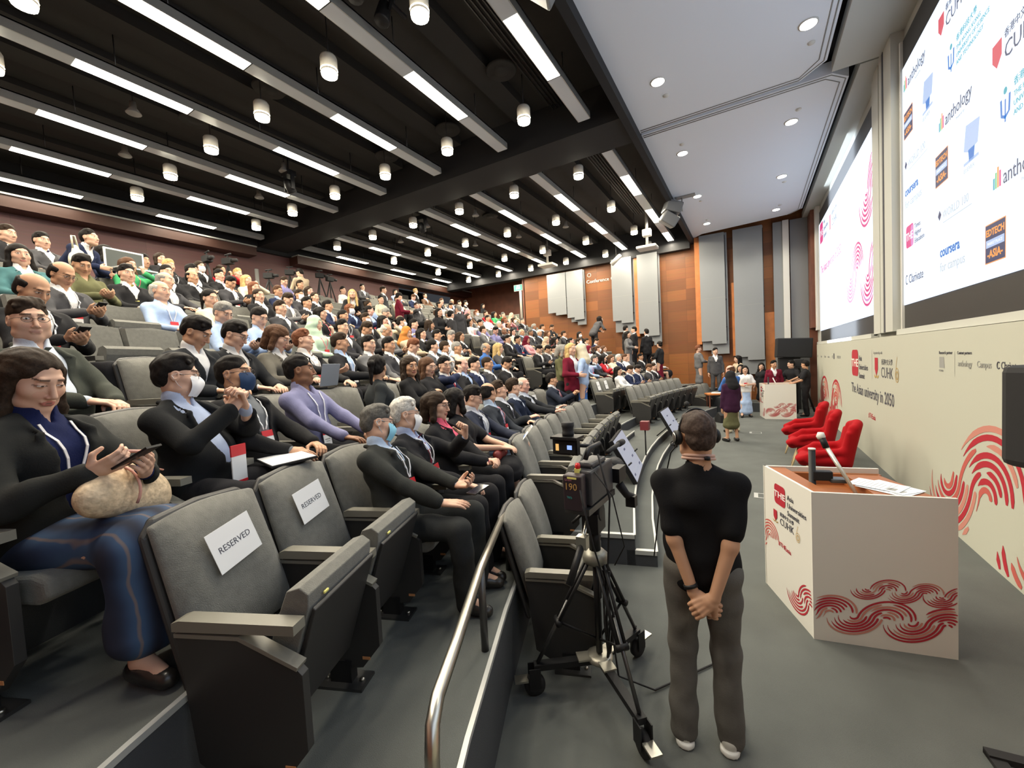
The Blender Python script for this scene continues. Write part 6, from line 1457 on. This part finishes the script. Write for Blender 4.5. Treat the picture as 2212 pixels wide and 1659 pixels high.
stand('st_black', (1.08, 15.5, 0), PI-.6, 'camera crew member in black facing the far camera', 'black', 'short', 'black', 'light', bc='black')
stand('st_black', (1.38, 14.9, 0), PI*.45, 'camera crew member in black t-shirt and black cap by the backdrop', 'black', 'crew', 'black', 'tan', bc='black')
for k, (px, py, R, kind, rz, kw) in enumerate([
 (1254, 741, 21.45, 'st_fem', -1.2+PI, dict(jc='sky', hs='hijab', scarf='cream', bc='blue', label='person in light blue tunic, cream headscarf and bright blue trousers in the aisle')),
 (1233, 738, 21.6, 'st_talk', -1.9, dict(jc='maroon', hs='wavy', hair='blond', bc='black', label='person in burgundy jacket with blond hair talking in the aisle')),
 (1212, 742, 21.9, 'st_shirt', -1.6, dict(jc='olive', hs='bob', hair='grey', bc='black', label='person in olive coat left of the burgundy jacket')),
 (973, 669, 25.9, 'st_suit', -.4, dict(jc='charcoal', hs='short', hair='black', label='person in dark suit with black backpack standing amid the rows')),
 (948, 664, 26.1, 'st_fem', -1.5, dict(jc='black', hs='long', hair='black', label='person in black with long black hair facing the grey haired man')),
 (990, 658, 26.6, 'st_suit', 1.2, dict(jc='charcoal', hs='short', hair='grey', label='grey haired person in dark suit standing behind the backpack wearer')),
 (860, 630, 27.8, 'st_shirt', -.8, dict(jc='maroon', hs='short', hair='black', bc='beige', label='person in crimson shirt and khaki trousers standing')),
 (822, 637, 27.8, 'st_fem', -1.6, dict(jc='cream', hs='short', hair='black', bc='black', label='person in cream top with white tote bag on the shoulder')),
 (827, 617, 29.2, 'st_suit', -1.2, dict(jc='charcoal', hs='short', hair='dark', glasses=1, label='person with glasses in dark suit standing at the rear')),
 (760, 640, 27.4, 'st_lean', -2.2, dict(jc='black', hs='long', hair='blond', bc='black', label='person with long blond hair bending over the seats')),
 (648, 578, 29.8, 'st_shirt', 1.5, dict(jc='beige', hs='short', hair='black', bc='black', label='photographer in beige jacket seen from behind at the rear')),
 (138, 515, 28.0, 'st_lean', -.9, dict(jc='navy', hs='short', hair='black', label='person in navy lifting a cream tote bag by the seats')),
 (1005, 648, 31.5, 'st_suit', -1.4, dict(jc='black', hs='short', hair='black', mask=(.8, .8, .8), label='person in black suit and mask high at the back by the brown wall')),
 (1043, 655, 31.6, 'st_fem', -1.4, dict(jc='black', hs='long', hair='black', bc='black', label='person in black with long hair near the wall map')),
 (897, 622, 32.0, 'st_suit', -1.4, dict(jc='black', hs='short', hair='blond', label='person with lanyard before the dark opening at the back')),
 (740, 618, 30.0, 'st_fem', -1.3, dict(jc='white', hs='short', hair='black', label='person in white top beside the tripods at the rear')),
 (1282, 689, 25.1, 'st_lean', -.6, dict(jc='darkgrey', hs='long', hair='black', mask=(.8, .8, .8), label='person in grey jacket and mask bending beside the wood wall')),
 (1351, 702, 23.6, 'st_suit', -.9, dict(jc='black', hs='short', hair='black', label='leftmost person in black of the group by the grey panel')),
 (1356, 714, 23.0, 'st_fem', -1.6, dict(jc='grey', hs='long', hair='black', bc='grey', label='person in grey jacket and long hair within the group by the wall')),
 (1369, 704, 23.1, 'st_suit', 1.6, dict(jc='black', hs='crew', hair='black', label='person in black suit seen from behind in the group by the wall')),
 (1396, 709, 22.8, 'st_talk', .9, dict(jc='black', hs='short', hair='black', label='rightmost person of the wall group, black suit and white shirt')),
 (1424, 736, 22.3, 'st_fem', 1.3, dict(jc='black', hs='bun', hair='black', bc='maroon', label='person in black jacket and crimson patterned skirt seen from behind')),
 (1505, 740, (-1.66, 16.2, .74), 'st_fem', -1.0, dict(jc='grey', hs='short', hair='auburn', bc='grey', label='person in long grey dress stepping down by the wood wall')),
 (1543, 741, (-1.1, 16.1, .52), 'st_suit', PI+.2, dict(jc='darkgrey', hs='short', hair='black', bc='darkgrey', label='person in grey suit with white lanyard standing at the front')),
 (1591, 760, (-.42, 16.3, .3), 'st_fem', PI-.8, dict(jc='beige', hs='long', hair='black', bc='beige', label='person in beige dress with long black hair before the grey panels'))]):
    p_ = raycyl(px, py, R) if not isinstance(R, tuple) else V3(*R); hgt = {'st_fem': 1.63, 'st_lean': 1.4}.get(kind, 1.73)
    o = stand(kind, (p_[0], p_[1], p_[2]-hgt) if not isinstance(R, tuple) else R, rz, **kw)
# ---------------------------------------------------------------- handrail on the first tier
HR_ = empty('handrail', (-.9, 1.3, .52), 0, 'brushed steel handrail with two posts along the edge of the first tier', 'handrail')
def rl(x, y, z): return (x+.9, y-1.3, z-.52)
q = MB(); q.tube([rl(-1.56, 2.44, .95), rl(-1.24, 1.67, .95), rl(-1.0, 1.17, .95), rl(-.89, .93, .95), rl(-.85, .86, .93), rl(-.83, .83, .87), rl(-.83, .825, .52)], .023, STEEL, 14); q.build('rail', parent=HR_)
for x, y, z in ((-1.23, 1.66, .95), (-1.55, 2.43, .95)):
    q = MB(); q.tube([rl(x, y, .52), rl(x, y, z)], .02, DSTEEL, 10); q.build('post', parent=HR_)
# ---------------------------------------------------------------- broadcast camera on a wheeled tripod
TC = (-.84, 2.3)
T_ = empty('camera_tripod', (TC[0], TC[1], 0), 0, 'black broadcast tripod on a three wheeled dolly beside the operator', 'tripod')
wh = [(-1.17, 2.06), (-.51, 1.97), (-.70, 2.66)]
q = MB(); q.lathe([(.07, .17), (.08, .18), (.08, .2), (.06, .21)], m=M('alu', (.45, .43, .36), .4, metal=.7), n=16); q.build('dolly_hub', parent=T_)
for i, (x, y) in enumerate(wh):
    lx, ly = x-TC[0], y-TC[1]; L = math.hypot(lx, ly); a = math.atan2(ly, lx); R4 = Matrix.Rotation(a, 4, 'Z')
    q = MB(); q.box((.04, -.025, .16), (L, .025, .195), BLACK, R4); q.box((.02, -.04, .195), (.14, .04, .205), M('alu'), R4); q.build('dolly_arm', parent=T_)
    q = MB(); q.lathe([(.03, -.02), (.062, -.018), (.065, 0), (.062, .018), (.03, .02)], m=BLACKM, n=20, T=Matrix.Translation((lx, ly, .066)) @ Matrix.Rotation(a, 4, 'Z') @ Matrix.Rotation(PI/2, 4, 'X'))
    q.box((L-.035, -.035, .06), (L+.035, -.028, .18), BLACK, R4); q.box((L-.035, .028, .06), (L+.035, .035, .18), BLACK, R4)
    w = q.build('caster', parent=T_); q = MB(); q.box((L+.04, -.03, .1), (L+.12, .03, .112), STEEL, R4); q.build('brake_pedal', parent=T_)
    # leg: two outer tubes and an inner tube
    q = MB(); top = Vector((lx*.12, ly*.12, .80)); bot = Vector((lx*.94, ly*.94, .2)); sd = Vector((-ly, lx, 0)).normalized()*.022
    for s in (1, -1): q.tube([top+sd*s, top+(bot-top)*.62+sd*s], .0105, BLACK, 8)
    q.tube([top+(bot-top)*.4, bot], .012, DSTEEL, 8); mid = top+(bot-top)*.6; q.tube([mid-sd*1.6, mid+sd*1.6], .02, BLACK, 8); q.build('leg', parent=T_)
    q = MB(); q.tube([Vector((0, 0, .3)), top+(bot-top)*.6], .008, BLACK, 6); q.build('spreader', parent=T_)
q = MB(); q.lathe([(.045, .77), (.075, .79), (.08, .83), (.05, .86)], m=M('bowl_alu', (.25, .24, .2), .4, metal=.5), n=18); q.build('bowl', parent=T_)
q = MB(); q.tube([(0, 0, .22), (0, 0, .78)], .02, BLACK, 10); q.tube([(0, 0, .86), (0, 0, .98)], .035, BLACK, 12); q.build('column', parent=T_)
q = MB(); q.box((-.05, -.07, .98), (.05, .07, 1.1), BLACK); q.lathe([(.05, -.055), (.055, -.05), (.055, .05), (.05, .055)], (0, 0, 0), BLACK, 16, T=Matrix.Translation((0, 0, 1.1)) @ Matrix.Rotation(PI/2, 4, 'Y')); q.build('fluid_head', parent=T_, bevel=.01)
q = MB(); q.tube([(-.02, -.05, 1.06), (-.0, -.2, .98)], .012, STEEL, 8); q.tube([(0, -.19, .985), (-.03, -.34, .80)], .02, BLACK, 10); q.tube([(-.06, 0, 1.08), (-.12, -.05, 1.02)], .01, BLACK, 8); q.box((-.03, -.22, .95), (.03, -.17, 1.02), STEEL); q.build('pan_handle', parent=T_)
q = MB()
for k in range(7): q.tube([(.03+.01*k, -.02, .75), (.08+.03*math.sin(k*2), .0+.05*math.cos(k*1.7), .45), (.06, .03*math.cos(k), .22)], .007, BLACKM, 5)
q.tube([(.05, -.02, 1.45), (.12, -.05, 1.2), (.1, -.05, .9), (.07, -.03, .6), (.12, -.02, .12), (.3, .1, .012), (.6, .5, .01)], .006, BLACKM, 6)
q.build('cable_bundle', parent=T_)
C_ = empty('broadcast_camera', (TC[0], TC[1], 1.14), -.05, 'black shoulder style broadcast camera with battery pack and viewfinder on the tripod', 'video camera')
CB = M('camera_body', (.035, .036, .04), .45)
q = MB(); q.box((-.055, -.16, .04), (.06, .2, .24), CB); q.box((-.05, -.1, .24), (.05, .12, .27), CB); q.build('body', parent=C_, bevel=.012)
q = MB(); q.box((-.09, -.2, 0), (.06, .22, .035), DSTEEL); q.build('mount_plate', parent=C_)
q = MB(); q.box((-.075, -.24, .03), (.035, -.165, .23), M('battery', (.03, .02, .025), .4)); b = q.build('battery', parent=C_, bevel=.008)
text('190', .055, M('label_amber', (.5, .3, .1), .5), C_, (-.065, -.2415, .15), (PI/2, 0, 0), sx=.95); text('Li-ion', .018, M('label_pink', (.4, .15, .2), .5), C_, (-.06, -.2415, .2), (PI/2, 0, 0)); text('Wh', .02, M('label_teal', (.05, .3, .28), .5), C_, (-.05, -.2415, .1), (PI/2, 0, 0))
q = MB(); q.box((-.045, -.242, .212), (.01, -.24, .222), TAGY); q.build('label_strip', parent=C_)
q = MB(); q.tube([(.0, .2, .13), (.0, .3, .13)], [.05, .055], BLACK, 18); q.tube([(.0, .3, .13), (.0, .42, .13)], [.06, .065], BLACKM, 18); q.box((.04, .2, .08), (.1, .33, .17), BLACK); q.build('lens', parent=C_)
q = MB(); q.tube([(0, -.08, .29), (0, -.03, .34), (0, .14, .34), (0, .18, .29)], .015, BLACK, 8); q.build('carry_handle', parent=C_)
q = MB(); q.tube([(.07, .1, .3), (.07, .3, .31)], .014, BLACKM, 10); q.tube([(.07, .3, .31), (.07, .38, .31)], .02, BLACKM, 10); q.build('microphone', parent=C_)
q = MB(); q.box((-.2, -.1, .31), (-.04, -.06, .4), BLACK); q.box((-.19, -.11, .32), (-.05, -.1, .39), BLACK); q.box((-.2, -.13, .405), (-.03, -.02, .42), BLACK); q.lathe([(.034, .42), (.036, .44), (.033, .445), (.034, .47), (.037, .475), (.038, .5), (.03, .502)], (-.11, -.07, 0), BLACKM, 16); q.tube([(-.1, -.05, .36), (0, .1, .33)], .012, BLACK, 8); q.build('viewfinder', parent=C_)
q = MB(); q.box((-.175, -.1125, .335), (-.155, -.11, .375), emi('vf_amber', (.9, .5, .15), 1)); q.box((-.1, -.1125, .345), (-.07, -.11, .37), emi('vf_blue', (.3, .45, 1), 1.2)); q.build('viewfinder_light', parent=C_)
q = MB(); q.lathe([(.014, 0), (.016, .02), (.012, .035)], (-.02, -.15, .245), M('tally_red', (.6, .02, .02), .3), 10); q.box((-.035, -.165, .225), (-.005, -.14, .25), TAGY); q.build('tally_light', parent=C_)
q = MB(); q.tube([(.07, .28, .05), (.11, .3, -.02), (.14, .36, -.05)], [.03, .025, .02], BLACKM, 8); q.box((.1, .3, -.1), (.16, .36, -.03), BLACK); q.build('zoom_control', parent=C_)
q = MB(); q.tube([(.0, -.2, .2), (.06, -.28, .1), (.1, -.25, -.15), (.09, -.1, -.4), (.06, -.05, -.6)], .005, BLACKM, 6); q.tube([(.04, -.1, .25), (.16, -.1, .1), (.2, -.05, -.2), (.12, 0, -.35)], .004, BLACKM, 6); q.build('cable', parent=C_)
# ---------------------------------------------------------------- stage monitors for the speakers
def floor_monitor(loc, rz, lab, W_=.95, H_=.6, tilt=.9, on=True):
    t = empty('floor_monitor', loc, rz, lab, 'monitor', 'tilted floor monitors')
    R4 = Matrix.Rotation(-tilt, 4, 'X')
    q = MB(); q.box((-W_/2, -.03, 0), (W_/2, .03, H_), BLACK, R4); q.build('housing', parent=t)
    q = MB(); q.box((-W_/2+.02, -.034, .02), (W_/2-.02, -.03, H_-.02), emi('monitor_glow', (.5, .52, .62), .75), R4); q.build('lit_panel', parent=t)
    q = MB()
    for i in range(4):
        for j in range(3): 
            x = -W_/2+.1+.22*i+.05*(j % 2); z = .08+.17*j; q.box((x, -.0355, z), (x+.09+.03*((i+j) % 2), -.034, z+.03), EI['grey'] if (i+j) % 3 else EI['ink'], R4)
    q.build('screen_marks', parent=t)
    q = MB(); q.tube([(-W_/2+.05, .05, H_*.5*math.cos(tilt)), (-W_/2+.05, .35, 0)], .012, BLACK); q.tube([(W_/2-.05, .05, H_*.5*math.cos(tilt)), (W_/2-.05, .35, 0)], .012, BLACK); q.build('prop', parent=t)
floor_monitor((-1.45, 5.95, .3), PI/2+.15, 'tilted black floor monitor with a pale sponsor picture on the low platform', 1.0, .66, .5)
floor_monitor((-1.45, 9.5, .3), PI/2+.0, 'second tilted monitor seen above the head of the operator', .95, .6, .5)
def wedge(loc, rz, lab):
    t = empty('stage_wedge', loc, rz, lab, 'floor speaker', 'black floor speakers')
    q = MB(); q.prism([(-.2, -.15, 0), (-.2, .18, 0), (-.2, .18, .12), (-.2, .0, .3), (-.2, -.15, .22)], (.4, 0, 0), BLACKM); q.build('cabinet', parent=t, bevel=.01)
    q = MB(); q.prism([(-.17, .185, .13), (-.17, .01, .305), (-.17, .0, .3), (-.17, .18, .12)], (.34, 0, 0), DSTEEL); q.build('grille', parent=t)
wedge((-.55, 6.2, 0), 1.2, 'black wedge floor speaker at the foot of the curved step behind the operator')
wedge((-.72, 13.3, 0), .6, 'black wedge floor speaker by the woman in the black headscarf')
t = empty('microphone_stand', (-.62, 5.1, 0), 0, 'thin microphone stand with round foam head left of the operator', 'microphone stand')
q = MB(); q.lathe([(.12, 0), (.12, .01), (.02, .03), (.01, .04)], m=BLACK, n=18); q.build('base', parent=t)
q = MB(); q.tube([(0, 0, .03), (0, 0, .9), (-.02, 0, 1.2)], .009, BLACK); q.tube([(-.02, 0, 1.2), (-.04, -.02, 1.42)], .004, BLACK); q.build('stem', parent=t)
q = MB(); q.lathe([(.005, -.03), (.026, -.015), (.03, 0), (.026, .018), (.008, .03)], (-.04, -.02, 1.44), BLACKM, 12); q.build('foam_head', parent=t)
t = empty('signal_stand', (-1.62, 7.2, .3), 0, 'short black stand with a dark red cube lamp by the centre aisle', 'signal lamp')
q = MB(); q.tube([(0, 0, 0), (0, 0, .45)], .012, BLACK); q.build('stem', parent=t); q = MB(); q.box((-.07, -.07, .45), (.07, .07, .6), M('dark_red', (.16, .025, .03), .5)); q.build('lamp_box', parent=t)
# box loudspeaker at the right border of the view, held on a pole
t = empty('stand_loudspeaker', (1.42, 3.32, 0), .5, 'black loudspeaker on a tripod stand at the edge by the backdrop', 'loudspeaker')
q = MB(); q.box((-.15, -.17, 1.28), (.15, .17, 1.85), BLACKM); q.build('cabinet', parent=t, bevel=.04)
q = MB(); q.tube([(0, 0, .3), (0, 0, 1.3)], .018, BLACK); q.build('pole', parent=t)
for k in range(3):
    q = MB(); a = (-.5, .7, -1.9)[k]; q.tube([(0, 0, .55), (.28*math.cos(a), .28*math.sin(a), .012)], .012, BLACK); q.build('leg', parent=t)
# crew camera and speaker in the far corner
t = empty('far_camera', (1.3, 15.9, 0), 0, 'black camera on tripod beside the far lectern', 'video camera')
q = MB(); q.box((-.12, -.25, 1.45), (.12, .2, 1.7), BLACKM); q.box((-.1, .2, 1.5), (.1, .38, 1.66), BLACK); q.build('body', parent=t, bevel=.02)
for k in range(3): a = 2.1*k; q = MB(); q.tube([(0, 0, 1.4), (.4*math.cos(a), .4*math.sin(a), 0)], .03, BLACKM); q.build('leg', parent=t)
t = empty('large_loudspeaker', (1.1, 16.6, 0), .1, 'large black tilted loudspeaker behind the camera crew', 'loudspeaker')
q = MB(); q.box((-.5, -.2, 1.75), (.5, .25, 2.4), BLACKM, Matrix.Rotation(.06, 4, 'Y')); q.build('cabinet', parent=t, bevel=.03); q = MB(); q.box((-.3, -.1, 0), (.3, .2, 1.76), BLACKM); q.build('support', parent=t)
t = empty('side_table', (-.95, 14.6, 0), .3, 'small brown wooden table with papers beside the floor level seats', 'table')
q = MB(); q.box((-.35, -.25, .7), (.35, .25, .74), ORANGE); q.build('tabletop', parent=t)
for lx in (-.3, .3):
    for ly in (-.2, .2): q = MB(); q.box((lx-.02, ly-.02, 0), (lx+.02, ly+.02, .7), DBROWN); q.build('leg', parent=t)
q = MB(); q.box((-.14, -.1, 0), (.14, .1, .02)); o = q.build('paper_stack', PAPER); o.location = (-1.0, 14.6, .74); tag(o, 'white papers on the small brown table', 'papers')
t = empty('floor_bracket', (1.05, 2.72, 0), .1, 'flat black metal bracket lying on the carpet near the bottom right', 'bracket')
q = MB(); q.box((-.12, -.02, 0), (.6, .03, .03), BLACKM); q.box((-.12, -.1, 0), (-.06, .03, .02), BLACKM); q.build('bar', parent=t)
# press cameras at the rear
for k, (px, py, R) in enumerate(((447, 555, 29.6), (492, 560, 29.6), (580, 592, 30.2), (625, 585, 30.4), (690, 592, 30.8), (712, 600, 31.0))):
    p_ = raycyl(px, py, R); zb = tier_z(9) if px < 560 else tier_z(10)
    t = empty('press_camera', (p_[0], p_[1], zb), .3*k, 'black press camera on tripod at the rear, %s from the near side' % ORD[k], 'video camera', 'press cameras at the rear')
    h_ = p_[2]-zb; q = MB(); q.box((-.12, -.07, h_-.12), (.12, .07, h_+.02), BLACKM); q.tube([(-.08, 0, h_+.1), (.1, 0, h_+.12)], .02, BLACKM, 6); q.tube([(-.02, 0, h_), (0, 0, h_+.1)], .015, BLACKM, 5); q.tube([(.12, 0, h_-.05), (.26, 0, h_-.05)], .045, BLACKM, 8); q.build('body', parent=t)
    for j in range(3): a = 2.1*j; q = MB(); q.tube([(0, 0, h_-.15), (.4*math.cos(a), .4*math.sin(a), 0)], .022, BLACKM, 6); q.build('leg', parent=t)
# laptop lid, tote, folder seen among the rear rows
p_ = raycyl(268, 555, 27.9); t = empty('open_laptop', tuple(p_-V3(0, 0, .1)), -PI/2+.2, 'laptop with white framed dark screen held up near the rear left', 'laptop')
q = MB(); q.box((-.26, -.01, -.13), (.26, .01, .2), PAPER); q.box((-.235, -.015, -.11), (.235, -.01, .175), M('dim_screen', (.07, .08, .075), .3)); q.box((-.235, .01, -.11), (.235, .015, .175), M('dim_screen')); q.build('lid', parent=t)
q = MB(); q.box((-.26, 0, -.15), (.26, .34, -.13), PAPER); q.build('base', parent=t)
p_ = raycyl(165, 545, 27.6); F_ = Field((-.28, -.1, -.3), (.28, .1, .3), .012); F_.cone((-.1, 0, -.1), (.1, 0, -.12), .13, .13, .04, V3(0, 1, 0), .35); F_.cone((0, 0, .0), (0, 0, -.1), .1, .16, .04, V3(0, 1, 0), .3); F_.wrinkle(.004, 40, 3)
tb = obj('tote_bag', F_.mesh('tote_bag', M('canvas', (.68, .65, .5), .85))); tb.location = tuple(p_); tb.rotation_euler = (0, .25, -.6); tag(tb, 'cream canvas tote bag with a small grey print held over the seats', 'tote bag')
q = MB(); q.tube([(-.07, 0, .06), (-.04, 0, .22), (.04, 0, .22), (.07, 0, .06)], .012, M('canvas'), 6); q.build('handles', parent=tb); q = MB(); q.box((-.05, -.07, -.15), (.05, -.055, -.05), INKL); q.build('print_patch', parent=tb)
o = min((o for o in COL.objects if o.get('label', '').startswith('person in dark suit with black backpack')), key=lambda o: 0)
F_ = Field((-.22, -.16, -.26), (.22, .16, .26), .012); F_.cone((0, 0, -.08), (0, 0, .1), .13, .11, .04, V3(1, 0, 0), 1.1); bp = obj('backpack', F_.mesh('backpack', BLACKM)); bp.location = (o.location[0]-.16, o.location[1]+.12, o.location[2]+1.2); tag(bp, 'black backpack on the back of the man standing amid the rows', 'backpack')
q = MB(); q.tube([(.12, .0, .15), (.16, 0, .1), (.14, 0, -.15)], .014, BLACKM, 6); q.build('strap', parent=bp)
